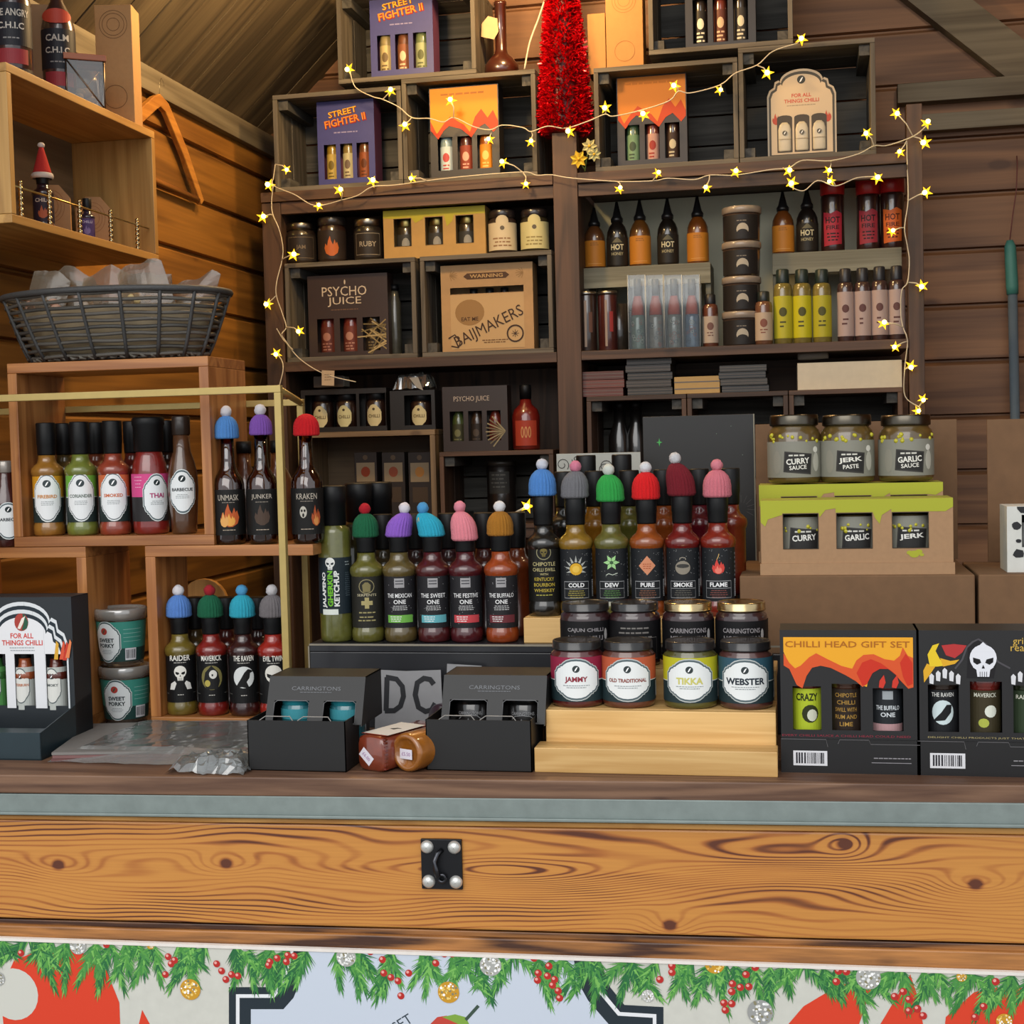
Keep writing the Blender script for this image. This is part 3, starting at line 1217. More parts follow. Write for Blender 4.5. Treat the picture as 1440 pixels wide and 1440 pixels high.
def L_box(title, icon, ic, side='#e8e8e8'):
    p = Pr()
    p.rect(-.07, 0, .07, .076, '#1f2124')
    p.rect(-.0185, .0045, .0185, .0285, '#a9aaac', 1)
    p.rect(-.0178, .0052, .0178, .0278, '#1f2124', 2)
    p.rect(-.0178, .0178, .0178, .0184, '#a9aaac', 3)
    p.text(title, 0, .0232, .0062, '#ececec', 3, .03, .03)
    p.lines(0, .0155, .024, 4, .003, .0010, ic, 3)
    if icon == 'diamond':
        p.poly([(0, .037), (.0115, .050), (0, .064), (-.0115, .050)], '#d08a66', 2)
        p.lines(0, .053, .012, 3, .003, .001, '#a8502e', 3)
    elif icon == 'citrus':
        p.ell(0, .046, .0085, .0085, '#d8a62a', 3, 20)
        p.ell(0, .046, .0050, .0050, '#e6bd4c', 4, 16)
        for a in range(-60, 241, 30):
            q = math.radians(a)
            if -40 < a < 220:
                p.poly([(.009 * math.cos(q - .2), .047 + .009 * math.sin(q - .2)), (.0165 * math.cos(q), .049 + .0165 * math.sin(q)), (.009 * math.cos(q + .2), .047 + .009 * math.sin(q + .2))], '#a8aaa4', 2)
    elif icon == 'leaf':
        for a in range(0, 360, 60):
            q = math.radians(a)
            p.poly([(0, .055), (.006 * math.cos(q - .45), .055 + .006 * math.sin(q - .45)), (.0115 * math.cos(q), .055 + .0115 * math.sin(q)), (.006 * math.cos(q + .45), .055 + .006 * math.sin(q + .45))], '#9fd08c', 2)
        p.ell(0, .055, .0025, .0025, '#3a5a3a', 3, 10)
        p.line([(-.008, .037), (-.004, .0395), (.001, .0375), (.008, .040)], .001, '#bfc7b8', 2)
    elif icon == 'bowl':
        p.ell(0, .047, .0102, .0095, '#8d8577', 2, 20)
        p.ell(0, .0495, .0085, .0028, '#3b3a38', 3, 16)
        p.line([(-.004, .058), (-.0035, .0605), (0, .0615), (.0035, .0605), (.004, .058)], .0009, '#a59c8c', 2)
    elif icon == 'fire':
        p.flame(0, .038, .017, .021, '#d2453c', 2, '#e87e6c')
        p.line([(-.002, .058), (0, .062), (.001, .066)], .0008, '#d8b06a', 2)
    # panel of print and barcode round the side
    p.rect(.026, .006, .031, .030, '#d9dadb', 2)
    for i in range(9):
        p.rect(.0262, .0075 + i * .0025, .0308, .0083 + i * .0025, '#333', 3)
    for i in range(6):
        p.rect(.0265, .034 + i * .006, .0292, .037 + i * .006, '#7e8084', 2)
    rr_ = random.Random(len(title))
    for _ in range(26):
        p.ell(rr_.uniform(-.02, .02), rr_.uniform(.034, .073), .0005, .0005, '#9a9a9a', 1, 5)
    return p


def L_reaper(title, art):
    p = Pr()
    p.rect(-.07, 0, .07, .078, '#131314')
    p.text(title, 0, .066, .0085, '#e4e1d8', 2, .031, .02, fit=.030)
    p.lines(0, .0595, .024, 1, .002, .001, '#b9b6ae', 2)
    if art == 'skullman':
        p.poly([(-.0165, .019), (-.0145, .028), (-.008, .032), (-.003, .024), (.003, .024), (.008, .032), (.0145, .028), (.0165, .019)], '#dcdad4', 1)
        p.poly([(-.009, .019), (-.005, .030), (0, .026), (.005, .030), (.009, .019)], '#131314', 2)
        p.skull(0, .043, .0105, '#e4e1d8', 3, '#111111')
    elif art == 'hood':
        p.ell(0, .037, .0155, .018, '#7c7444', 1, 22)
        p.poly([(0, .055), (.009, .045), (.0115, .032), (.008, .020), (-.008, .020), (-.0115, .032), (-.009, .045)], '#1c1c1c', 2)
        p.ell(.002, .042, .0055, .0065, '#d9d7cf', 3, 14)
        p.ell(-.006, .029, .004, .005, '#b3a452', 3, 12)
        p.rect(.0, .0395, .002, .0425, '#111111', 4)
    elif art == 'raven':
        p.ell(0, .038, .0152, .0160, '#d8dbd9', 1, 26)
        p.poly([(-.013, .022), (-.004, .036), (.001, .045), (.006, .050), (.010, .049), (.0135, .046), (.009, .044), (.008, .037), (.003, .030), (-.002, .030)], '#151515', 2)
        p.poly([(-.013, .022), (-.003, .024), (.008, .021), (.004, .031), (-.002, .034)], '#151515', 2)
    else:
        p.skull(0, .040, .0150, '#dedbd2', 2, '#1a1a1a', .95)
    p.lines(0, .012, .012, 1, .002, .001, '#c9c6be', 2)
    p.rect(-.035, .013, -.0 - .019, .0135, '#77756f', 2)
    p.rect(.019, .013, .035, .0135, '#77756f', 2)
    return p


def L_skullrum(title, mark):
    p = Pr()
    p.rect(-.062, 0, .062, .066, '#151413')
    p.text(title, 0, .0545, .0085, '#b8aea0', 2, .03, 0.0, fit=.030)
    p.lines(0, .048, .02, 1, .002, .001, '#8a8176', 2)
    if mark == 'fire':
        p.flame(.002, .012, .026, .034, '#b8562a', 2, '#e0a04a')
        p.flame(-.006, .012, .012, .022, '#d9a05a', 4)
    elif mark == 'dark':
        p.flame(0, .014, .022, .03, '#4a3a30', 2)
    else:
        p.flame(.013, .012, .014, .03, '#a8502a', 2, '#d08a4a')
        p.ell(-.005, .032, .005, .0085, '#bdb8ac', 3, 16)
        p.ell(-.007, .034, .0014, .002, '#151413', 4, 8)
        p.ell(-.003, .034, .0014, .002, '#151413', 4, 8)
        p.ell(-.005, .0275, .0014, .003, '#151413', 4, 8)
    p.lines(0, .008, .02, 1, .002, .001, '#b9a894', 2)
    return p


NHAT = 0


def hat(px, py_bottom, Y, col, pom, label, w=.038, h=.042, lean=0.0, z=None, x=None, pomdx=0.0, patch=False, rib_dark=None):
    """little knitted bobble hat pulled over a bottle cap"""
    zz = Z(px, py_bottom, Y) if z is None else z
    xx = X(px, Y, zz) if x is None else x
    t = thing('knitted_hat', label, 'bobble hat', (xx, Y, zz), face(xx, Y), 'knitted bobble hats on the bottles')
    R = w / 2
    n = 72
    prof = [(R * .86, .0002), (R * 1.0, 0), (R * 1.05, .0035), (R * 1.02, .008), (R * 1.02, .018), (R * .95, .026), (R * .80, .033), (R * .55, .039), (R * .25, .0425), (R * .05, .043)]
    k = h / .043
    mb = MB()
    vs, fs = [], []
    for j, (r, z0) in enumerate(prof):
        for i in range(n):
            a = 2 * PI * i / n
            rr_ = r * (1 + (.085 * (1 if (i % 3) == 0 else -.5) if j > 1 else 0))
            zz_ = z0 * k
            sh_ = lean * (zz_ / h) ** 2
            vs.append((rr_ * math.cos(a) + sh_, rr_ * math.sin(a), zz_))
    for j in range(len(prof) - 1):
        for i in range(n):
            i2 = (i + 1) % n
            fs.append((j * n + i, j * n + i2, (j + 1) * n + i2, (j + 1) * n + i))
    mb.add(vs, fs, 0, True)
    mb.build('knitted_cap', plain(col, 0.95, bump=0.6, bscale=900, var=0.2), t)
    mb = MB()
    # fluffy bobble with a lumpy surface
    nr = 10
    vs, fs = [], []
    pr_ = .0085
    for j in range(nr + 1):
        for i in range(16):
            a, b_ = 2 * PI * i / 16, PI * j / nr
            q = pr_ * (1 + random.uniform(-.07, .07))
            vs.append((lean + pomdx + q * math.sin(b_) * math.cos(a), q * math.sin(b_) * math.sin(a), h + .0055 - q * math.cos(b_)))
    for j in range(nr):
        for i in range(16):
            i2 = (i + 1) % 16
            fs.append((j * 16 + i, j * 16 + i2, (j + 1) * 16 + i2, (j + 1) * 16 + i))
    mb.add(vs, fs, 0, True)
    mb.build('bobble', plain(pom, 1.0, bump=0.8, bscale=1200, var=0.12), t)
    if patch:
        mb = MB()
        mb.lathe([(.0001, 0), (.005, .0003), (.0052, .0016), (.0001, .002)], 14, cap=False)
        mb.build('felt_patch', plain('#e0a53c', .9), t, (-R * .9, -R * .45, h * .66), 0, (PI / 2, 0, -.5))
    return t


def jar(px, Y, z, body, lid, lab, label, R=.0345, H=.088, group=None, rz=None, name='jar', cat='jar', lidm=None, x=None, glasstop='#8a6a58'):
    xx = X(px, Y, z + H / 2) if x is None else x
    t = thing(name, label, cat, (xx, Y, z), face(xx, Y) if rz is None else rz, group)
    k, h = R / .0345, H / .088
    mb = MB()
    mb.lathe([(r * k, q * h) for r, q in [(.030, 0), (.0335, .002), (.0345, .006), (.0345, .066), (.0335, .071), (.0300, .0745), (.0298, .078)]], 28)
    mb.build('glass_body', sauce(body), t)
    mb = MB()
    mb.lathe([(r * k, q * h) for r, q in [(.0305, .0755), (.0322, .076), (.0325, .078), (.0320, .0785), (.0320, .0862), (.0312, .0880), (.0290, .0880), (.0285, .0872)]], 28)
    mb.build('lid', lidm or plain(lid, .3, 0, .3), t)
    if lab:
        set_label(t, lab, R, .009 * h)
    return t


def L_jar(top, bot, title, tc, w=.17, h=.056, sz=.006, bw=.056):
    p = Pr()
    p.rect(-w / 2, 0, w / 2, h * .47, bot)
    p.rect(-w / 2, h * .47, w / 2, h, top)
    p.rect(-w / 2, h * .47 - .0005, w / 2, h * .47 + .0005, '#cdd3d0', 1)
    p.badge(-.001, h / 2, bw * 1.12, h * .97, '#b9bfbe', 2)
    p.badge(-.001, h / 2, bw * 1.07, h * .92, '#56656a', 3)
    p.badge(-.001, h / 2, bw, h * .84, '#e3e7e7', 4)
    p.logo(-.001, h / 2 + h * .24, .0045, 5, '#333c3e')
    p.text(title, -.001, h / 2 - .0005, sz, tc, 5, bw * .86, .035)
    p.lines(-.001, h / 2 - .007, bw * .6, 2, .0025, .0009, '#8c9496', 5)
    p.rect(w * .26, .004, w * .38, h * .42, '#c9cdcc', 1)
    return p


def windowed_box(name, label, cat, loc, w, h, d, rz, face_m, wins, art=None, tilt=0.0, group=None, th=.0012, side_m=None, artlabel=None, arch=False):
    """carton with real window openings cut in its front; origin at the middle of the front bottom edge"""
    t = thing(name, label, cat, loc, rz, group)
    side_m = side_m or face_m
    mb = MB()
    mb.box(-w / 2, .0, 0, w / 2, d, th)
    mb.box(-w / 2, .0, h - th, w / 2, d, h)
    mb.box(-w / 2, .0, th, -w / 2 + th, d, h - th)
    mb.box(w / 2 - th, .0, th, w / 2, d, h - th)
    mb.box(-w / 2 + th, d - th, th, w / 2 - th, d, h - th)
    car = mb.build('carton', side_m, t)
    us = sorted({-w / 2, w / 2} | {q for wn in wins for q in (wn[0], wn[2])})
    vs = sorted({0, h} | {q for wn in wins for q in (wn[1], wn[3])})
    mb = MB()
    for i in range(len(us) - 1):
        for j in range(len(vs) - 1):
            cu, cv = (us[i] + us[i + 1]) / 2, (vs[j] + vs[j + 1]) / 2
            if any(a < cu < c and b_ < cv < dd for a, b_, c, dd in wins):
                continue
            mb.box(us[i], -th, vs[j], us[i + 1], 0, vs[j + 1])
    fp = mb.build('window_panel' if wins else 'front_panel', face_m, t)
    if art:
        art.build('artwork', t, flat(-th), label=artlabel)
    if tilt:
        t.rotation_euler = (tilt, 0, rz)
    return t


def lerp_pts(a, b, n):
    return [a + (b - a) * i / (n - 1) for i in range(n)]


# ================================================================ COUNTER GOODS, LEFT TO RIGHT
# ---- two wooden cubes below, one wider cube above, open front and back
def cube_frame(name, label, x0, x1, z0, z1, Y0, Y1, th, m, open_end=False):
    t = thing(name, label, 'shelf', ((x0 + x1) / 2, Y0, z0), 0, 'stained wooden display cubes')
    ox, oy, oz = t.location
    for nm, q in (('bottom_board', (x0, z0, x1 - (.05 if open_end else 0), z0 + th)), ('top_board', (x0, z1 - th, x1, z1)), ('side_board', (x0, z0 + th, x0 + th, z1 - th)), ('side_board', (x1 - th, z0 + th, x1, z1 - th))):
        if open_end and q[0] > x0 + .1:
            xs_ = X(401, Y1 - .01, 1.2)
            bx(t, 'rear_support', m, xs_ - .005 - ox, Y1 - .016 - oy, z0 + th - oz, xs_ + .007 - ox, Y1 - .002 - oy, z1 - th - oz, .001)
            continue
        bx(t, nm, m, q[0] - ox, Y0 - oy, q[1] - oz, q[2] - ox, Y1 - oy, q[3] - oz, .001)
    return t


CY = 1.93
zt = Z(200, 768, CY)             # top of the lower cubes
xU0, xU1 = X(15, CY, zt + .13), X(297, CY, zt + .13)
zU = Z(150, 506, CY)
xa1 = X(125, CY, 1.18)
xb0 = X(208, CY, 1.18)
xc = X(444, CY, 1.18)
cube_frame('display_cube', 'stained wooden cube at the counter end behind the gift box of three bottles', xa1 - .24, xa1, ZC, zt, CY, CY + .14, .016, W_CUBE)
cube_frame('display_cube', 'stained wooden cube on the counter holding four bottles in bobble hats', xb0, xc, ZC, zt, CY, CY + .11, .016, W_CUBE, True)
cube_frame('display_cube', 'upper wooden cube holding a row of white-plaque sauce bottles under the basket', xU0, xU1, zt + .0005, zU, CY, CY + .14, .015, W_CUBE)

# bottles inside the upper cube
zb = zt + .0005 + .015
data = [(67, '#a9742c', '#c98f24', '#24302f', 'FIREBIRD', '#c8873a', 'amber sauce bottle with yellow and white plaque label in the upper wooden cube'),
        (114, '#7f8a3a', '#6aa83e', '#24302f', 'CORIANDER', '#6f7a72', 'pale green sauce bottle with white plaque label in the upper wooden cube'),
        (160, '#a3452f', '#c96a40', '#24302f', 'SMOKED', '#c96a3c', 'red sauce bottle with orange and white plaque label in the upper wooden cube')]
for px, c, t1, t2, ti, tc_, lb in data:
    sauce_bottle(px, CY + .035, zb, c, L_plaque(t1, t2, ti, tc_, bw=.037, bh_=.066, h=.074), lb, H=.170, R=.0232)
for px, c, wh in ((92, '#5a4a24', 'amber and green'), (137, '#7a3a20', 'green and red'), (188, '#6a2018', 'red and pink-label')):
    sauce_bottle(px, CY + .095, zb, c, None, 'black-capped rear bottle glimpsed between the %s bottles of the upper cube' % wh, None, H=.170, R=.0222)
# broader bottle with pink label
x = X(211, CY + .04, zb + .08)
t = thing('sauce_bottle', 'stout red sauce bottle with a wide black cap and bright pink label', 'bottle', (x, CY + .04, zb), face(x, CY + .04, 1.1))
mb = MB()
mb.lathe([(.022, 0), (.0258, .003), (.0262, .012), (.0262, .090), (.0245, .104), (.0205, .116), (.0185, .126)], 24)
mb.build('glass_body', sauce('#8e2420'), t)
mb = MB()
mb.lathe([(.0190, .122), (.0215, .124), (.0222, .160), (.0238, .163), (.0238, .171), (.0215, .174)], 24)
mb.build('cap', CAPBLK, t)
p = Pr()
p.rect(-.075, 0, .075, .036, '#2b2a2c')
p.rect(-.075, .036, .075, .070, '#cf4a86')
p.lines(-.020, .066, .014, 4, .005, .001, '#e9b2cc', 1)
p.badge(.008, .035, .041, .071, '#cfd5d5', 2)
p.badge(.008, .035, .039, .068, '#56656a', 3)
p.badge(.008, .035, .036, .064, '#e2e6e8', 4)
p.logo(.008, .057, .0045, 5)
p.text('THAI', .008, .038, .007, '#a8306a', 5, .03, .03)
p.lines(.008, .030, .02, 3, .0024, .0009, '#9aa0a2', 5)
set_label(t, p, .0264, .020)
# slender one with a clear neck and black cap
x = X(257, CY + .035, zb + .08)
t = thing('sauce_bottle', 'slender dark brown sauce bottle with a clear neck and grey-edged white plaque', 'bottle', (x, CY + .035, zb), face(x, CY))
mb = MB()
mb.lathe([(.016, 0), (.0185, .003), (.0192, .02), (.0222, .065), (.0215, .090), (.0175, .108), (.0128, .122), (.0118, .150)], 24)
mb.build('glass_body', sauce('#5c3a22'), t)
mb = MB()
mb.lathe([(.0124, .146), (.0132, .147), (.0134, .172), (.0120, .174)], 18)
mb.build('cap', plain('#2a211c', .3), t)
p = Pr()
p.badge(0, .033, .040, .066, '#d0d6d6', 1)
p.badge(0, .033, .038, .063, '#56656a', 2)
p.badge(0, .033, .035, .058, '#dfe3e4', 3)
p.logo(0, .052, .005, 4)
p.text('BARBECUE', 0, .036, .0048, '#2c3436', 4, .03, .03)
p.lines(0, .029, .02, 3, .0024, .0009, '#9aa0a2', 4)
set_label(t, p, .0216, .030)
sauce_bottle(236, CY + .100, zb, '#3a2018', None, 'black-capped rear bottle glimpsed between the pink-label and slender brown bottles', None, H=.170, R=.0222)
# bottle standing outside at the frame edge
x = X(4, CY + .01, zt + .06)
t = thing('sauce_bottle', 'dark red bottle with a clear neck beside the upper wooden cube', 'bottle', (x, CY + .02, zt), face(x, CY))
mb = MB()
mb.lathe([(.019, 0), (.0225, .003), (.0235, .02), (.0240, .062), (.0215, .078), (.0155, .092), (.0128, .104), (.0125, .118)], 24)
mb.build('glass_body', sauce('#4b211c'), t)
mb = MB()
mb.lathe([(.0132, .112), (.0138, .113), (.0138, .128), (.0125, .130)], 18)
mb.build('cap', plain('#9a938c', .25, 0.4), t)
p = Pr()
p.rect(-.03, -.002, .03, .05, '#20201f', 0)
p.badge(.004, .026, .042, .056, '#d0d6d6', 1)
p.badge(.004, .026, .040, .053, '#56656a', 2)
p.badge(.004, .026, .037, .049, '#dfe3e4', 3)
p.text('BARBECUE', .004, .028, .0048, '#2c3436', 4, .03, .03)
p.logo(.004, .043, .0045, 4)
set_label(t, p, .0238, .014)


# ---- rum-style chilli bottles with hats on the lower cube's top
def rum(px, Y, z, title, mark, label, H=.150):
    x = X(px, Y, z + .07)
    t = thing('spirit_bottle', label, 'bottle', (x, Y, z), face(x, Y))
    mb = MB()
    mb.lathe([(.018, 0), (.0215, .002), (.0225, .008), (.0225, .088), (.0205, .096), (.0150, .104), (.0110, .112), (.0098, .122), (.0095, .165)], 24)
    mb.build('glass_body', [clear('#b98a6a', .10, 0, 'tinted_glass')], t)
    mb = MB()
    mb.lathe([(.0165, .003), (.0212, .005), (.0214, .086), (.0190, .095), (.0128, .105), (.0088, .113), (.0080, .118)], 20)
    mb.build('liquid', plain('#5c2413', .25, 0, .6, key='amber_liquor', var=.25, bscale=25), t)
    mb = MB()
    mb.lathe([(.0100, .158), (.0106, .159), (.0106, .168), (.0098, .170)], 16)
    mb.build('cap', plain('#1b1a1a', .4), t)
    set_label(t, L_skullrum(title, mark), .0228, .014)
    return t


HY = CY + .025
zr = zt + .0002
rum(322, HY, zr, 'UNMASK', 'fire', 'chilli spirit bottle with a flame label under a blue bobble hat')
hat(319, 617, HY - .0, '#4f86c6', '#d8d6dc', 'blue knitted hat with white bobble on the flame-label spirit bottle', w=.032, h=.034)
rum(369, HY, zr, 'JUNKER', 'dark', 'dark-label chilli spirit bottle under a purple bobble hat')
hat(367, 612, HY, '#7d4fa8', '#d8d6dc', 'purple knitted hat with pale bobble beside the gold frame post', w=.030, h=.031)
rum(432, HY, zr, 'KRAKEN', 'mask', 'chilli spirit bottle with pale mask label under a plain red hat')
h_ = hat(431, 613, HY, '#c5121c', '#c5121c', 'bright red knitted hat without a contrasting bobble behind the gold post', w=.034, h=.032)
for ch in list(h_.children):
    if ch.name.startswith('bobble'):
        bpy.data.objects.remove(ch)
for px, lb in ((345, 'black-capped amber bottle behind the blue and purple hats'), (392, 'black-capped amber bottle behind the gold post')):
    x = X(px, CY + .1, zr + .07)
    t = thing('spirit_bottle', lb, 'bottle', (x, CY + .1, zr), 0)
    mb = MB()
    mb.lathe([(.0215, 0), (.0225, .003), (.0225, .088), (.0150, .104), (.0100, .112), (.0095, .135)], 20)
    mb.build('glass_body', sauce('#6e3a1a'), t)
    mb = MB()
    mb.lathe([(.0112, .132), (.0115, .150)], 14)
    mb.build('cap', CAPBLK, t)

# ---- gold metal display frame around the cubes
gold = metal('#a8935c', .42)
gm = plain('#b39c60', .42, .45)
gf = thing('gold_display_frame', 'thin gold metal cuboid frame standing around the wooden cubes', 'frame', (X(400, 1.86, ZC), 1.86, ZC), 0)
gx, gy, gz = gf.location
gx1 = X(399, 1.86, 1.3)
GY1 = 2.075
gtop = Z(395, 552, 1.86)
gx0 = gx1 - .62
gx2 = X(429, GY1, 1.3)
r = .0050
for nm, a in (('post', (gx1 - r, 1.86 - r, ZC, gx1 + r, 1.86 + r, gtop)), ('post', (gx2 - r, GY1 - r, ZC, gx2 + r, GY1 + r, gtop - .012)), ('post', (gx0 - r, 1.86 - r, ZC, gx0 + r, 1.86 + r, gtop)),
              ('rail', (gx0, 1.86 - r, gtop, gx1 + r, 1.86 + r, gtop + 2 * r)), ('rail', (gx0, GY1 - r, gtop - .012, gx2 + r, GY1 + r, gtop - .012 + 2 * r))):
    bx(gf, nm, gm, a[0] - gx, a[1] - gy, a[2] - gz, a[3] - gx, a[4] - gy, a[5] - gz, .0008)
mb = MB()
mb.tube([(gx1 - gx, .0, gtop + r - gz), (gx2 - gx, GY1 - gy, gtop - .012 + r - gz)], r * 1.2, 4)
mb.build('rail', gm, gf)

# ---- tubs between the cubes
def tub(px, Y, z, lab, turn):
    x = X(px, Y, z + .04)
    t = thing('snack_tub', lab, 'tub', (x, Y, z), face(x, Y) + turn)
    Rb, Rt, H = .0310, .0372, .078
    mb = MB()
    mb.lathe([(Rb - .002, 0), (Rb, .001), (Rt, H)], 30, 0, cap=False)
    mb.build('clear_cup', clear('#e8e4dc', .12, .08, 'clear_plastic'), t)
    mb = MB()
    mb.lathe([(Rb - .0045, .003), (Rb - .003, .004), (Rt - .003, H - .006), (Rt - .012, H - .004)], 24)
    mb.build('crunchy_snack', plain('#b08a63', .9, bump=1.0, bscale=220, var=.5), t)
    mb = MB()
    mb.lathe([(Rt + .001, H - .008), (Rt + .0022, H - .008), (Rt + .0022, H + .006), (Rt + .0005, H + .0085), (Rt - .003, H + .0085), (Rt - .004, H + .005)], 30)
    mb.build('lid', clear('#dedad2', .2, .35, 'frosted_lid', .15), t)
    p = Pr()
    p.rect(-.09, 0, .09, .060, '#3d8a7c')
    p.rect(-.09, 0, .09, .020, '#24433f')
    for i in range(4):
        p.rect(.022, .030 + i * .006, .05, .0306 + i * .006, '#9cc4bc', 1)
    p.badge(-.004, .030, .045, .0625, '#d5dcda', 1)
    p.badge(-.004, .030, .043, .060, '#455a5c', 2)
    p.badge(-.004, .030, .040, .056, '#e4e8e8', 3)
    p.logo(-.006, .046, .0052, 4, '#b8443c', '#2f5a44')
    p.text('SWEET', -.004, .0325, .0062, '#2e3a3c', 4, .032, .035)
    p.text('PORKY', -.004, .0245, .0062, '#2e3a3c', 4, .032, .035)
    p.lines(-.004, .018, .02, 3, .0024, .0008, '#9aa0a2', 4)
    p.barcode(.024, .002, .041, .020, 3)
    p.build('label', t, cone(Rb + (Rt - Rb) * .1, Rb + (Rt - Rb) * .93, .008, .070), .004)


tub(177, 1.975, ZC, 'clear tub of crunchy snacks with teal label, standing on the counter between the cubes', -.22)
tub(171, 1.975, ZC + .087, 'clear snack tub with teal label stacked on top of the other tub', -.50)

# ---- four bottles with hats in the lower cube
zc2 = ZC + .016
rows = [(254, '#7c6a28', 'RAIDER', 'skullman', '#5580c4', '#e0dde2', 862, 'olive sauce bottle with a skeleton label in the lower wooden cube', 'cornflower blue knitted hat with white bobble in the lower cube', .04),
        (298, '#8c2018', 'MAVERICK', 'hood', '#0d5a3c', '#a01c28', 861, 'red sauce bottle with a hooded figure label in the lower wooden cube', 'dark green knitted hat with red bobble in the lower cube', .04),
        (343, '#3a1512', 'THE RAVEN', 'raven', '#2a9db4', '#4f9ccc', 861, 'dark sauce bottle with a raven label in the lower wooden cube', 'turquoise knitted hat with light blue bobble in the lower cube', .04),
        (385, '#a8261a', 'EVIL TWIN', 'skull', '#6f6a6c', '#c9c6c8', 861, 'red sauce bottle with a big white skull label beside the gold post', 'grey knitted hat with white bobble on the big skull bottle', .034)]
for px, c, ti, art, hc, pc, py, lb, hl, hw in rows:
    Y = CY + .03
    b_ = sauce_bottle(px, Y, zc2, c, L_reaper(ti, art), lb, H=.168, R=.0225, capz=.176)
    hat(px, 0, Y, hc, pc, hl, w=.034, h=.0335, z=zc2 + .1445, x=b_.location.x)
for px, c, wh in ((276, '#4a3a18', 'blue and green'), (320, '#501410', 'green and turquoise'), (364, '#301010', 'turquoise and grey')):
    sauce_bottle(px, CY + .085, zc2, c, None, 'black-capped rear bottle of the lower cube, between the %s hats' % wh, None, H=.168, R=.0222)

# ---- gift box "for all things chilli" at the counter's end
gp = onZ(162 * .0 + 108, 1078, ZC)
BR = 0.03
PY = 1.80
t = thing('bottle_gift_box', 'dark open gift box with a white arched plaque and three small sauce bottles', 'gift box', (X(31, PY, ZC + .12), PY, ZC), BR)
t.scale = (1, 1, (Z(107, 840, PY) - ZC) / .190)
W = .150
mb = MB()
# tray
mb.box(-W / 2, -.095, 0, W / 2, .055, .002)
mb.box(-W / 2, -.095, 0, W / 2, -.0935, .034)
mb.box(-W / 2, -.095, 0, -W / 2 + .0015, .055, .034)
mb.box(-W / 2 + .002, -.0935, .030, W / 2 - .002, -.05, .031)
mb.add([(W / 2 - .0015, -.095, 0), (W / 2, -.095, 0), (W / 2, .055, 0), (W / 2 - .0015, .055, 0), (W / 2 - .0015, -.095, .034), (W / 2, -.095, .034), (W / 2, .055, .060), (W / 2 - .0015, .055, .060)],
       [(0, 3, 2, 1), (4, 5, 6, 7), (0, 1, 5, 4), (1, 2, 6, 5), (2, 3, 7, 6), (3, 0, 4, 7)])
mb.build('tray', plain('#22333a', .4), t)
mb = MB()
for a in ((-W / 2, 0, W / 2, .050), (-W / 2, .117, W / 2, .190), (-W / 2, .05, -.057, .117), (-.0265, .05, -.0130, .117), (.0170, .05, .0340, .117), (.0650, .05, W / 2, .117)):
    mb.box(a[0], .004, a[1], a[2], .0055, a[3])
mb.build('window_panel', plain('#20262b', .4), t)
mb = MB()
mb.box(-W / 2, .0538, 0, W / 2, .055, .190)
mb.box(-W / 2, .0055, .189, W / 2, .055, .190)
mb.box(W / 2 - .0012, .0055, 0, W / 2, .055, .190)
mb.build('carton', plain('#20262b', .4), t)
p = Pr()


def arch_pts(w, h0, h1, k=0.0):
    """plaque outline: straight sides, small scroll, big arch"""
    q = [(w, h0), (w, h1 * .70), (w * .93, h1 * .77), (w * .80, h1 * .80), (w * .77, h1 * .86), (w * .66, h1 * .88)]
    a = [(w * .62 * math.cos(math.radians(x_)), h1 * .86 + h1 * .13 * math.sin(math.radians(x_)) + k) for x_ in range(0, 181, 12)]
    return q + a + [(-x_, y_) for x_, y_ in reversed(q)]


def holed(p, outer, wins, c, L):
    """plaque drawn as columns so that it keeps clear of the windows"""
    us = sorted({o[0] for o in outer} | {q for w_ in wins for q in (w_[0], w_[2])})
    def top(u):
        best = None
        for i in range(len(outer) - 1):
            (xa, ya), (xb, yb) = outer[i], outer[i + 1]
            if min(xa, xb) - 1e-9 <= u <= max(xa, xb) + 1e-9:
                y = max(ya, yb) if abs(xb - xa) < 1e-9 else ya + (yb - ya) * (u - xa) / (xb - xa)
                best = y if best is None else max(best, y)
        return best
    lo = outer[0][1]
    for i in range(len(us) - 1):
        a, b_ = us[i], us[i + 1]
        if b_ - a < 1e-7:
            continue
        m_ = (a + b_) / 2
        segs = [(lo, None)]
        for w_ in wins:
            if w_[0] < m_ < w_[2]:
                segs = [(lo, w_[1])] if w_[1] > lo else []
                segs.append((w_[3], None))
        ta, tb = top(a + 1e-7), top(b_ - 1e-7)
        if ta is None or tb is None:
            continue
        for s0, s1 in segs:
            if s1 is None:
                p.poly([(a, s0), (b_, s0), (b_, tb), (a, ta)], c, L)
            else:
                p.rect(a, s0, b_, s1, c, L)


wins = [(-.057, .05, -.0265, .117), (-.0130, .05, .0170, .117), (.0340, .05, .0650, .117)]
holed(p, arch_pts(.068, .047, .186), [(a, b_ if 0 else 0.047, c, d) for a, b_, c, d in wins], '#d6dadd', 1)
holed(p, arch_pts(.0655, .047, .181), [(a, .047, c, d) for a, b_, c, d in wins], '#28323a', 2)
holed(p, arch_pts(.063, .047, .176), [(a, .047, c, d) for a, b_, c, d in wins], '#d6dadd', 3)
holed(p, arch_pts(.0605, .047, .171), [(a, .047, c, d) for a, b_, c, d in wins], '#28323a', 4)
holed(p, arch_pts(.058, .047, .166), [(a, .047, c, d) for a, b_, c, d in wins], '#e2e3e6', 5)
p.ell(.0, .158, .0105, .0115, '#a8423a', 6, 20)
p.poly([(.0, .147), (.008, .150), (.0105, .158), (.006, .167), (.002, .1695), (.004, .158)], '#2c5a44', 7)
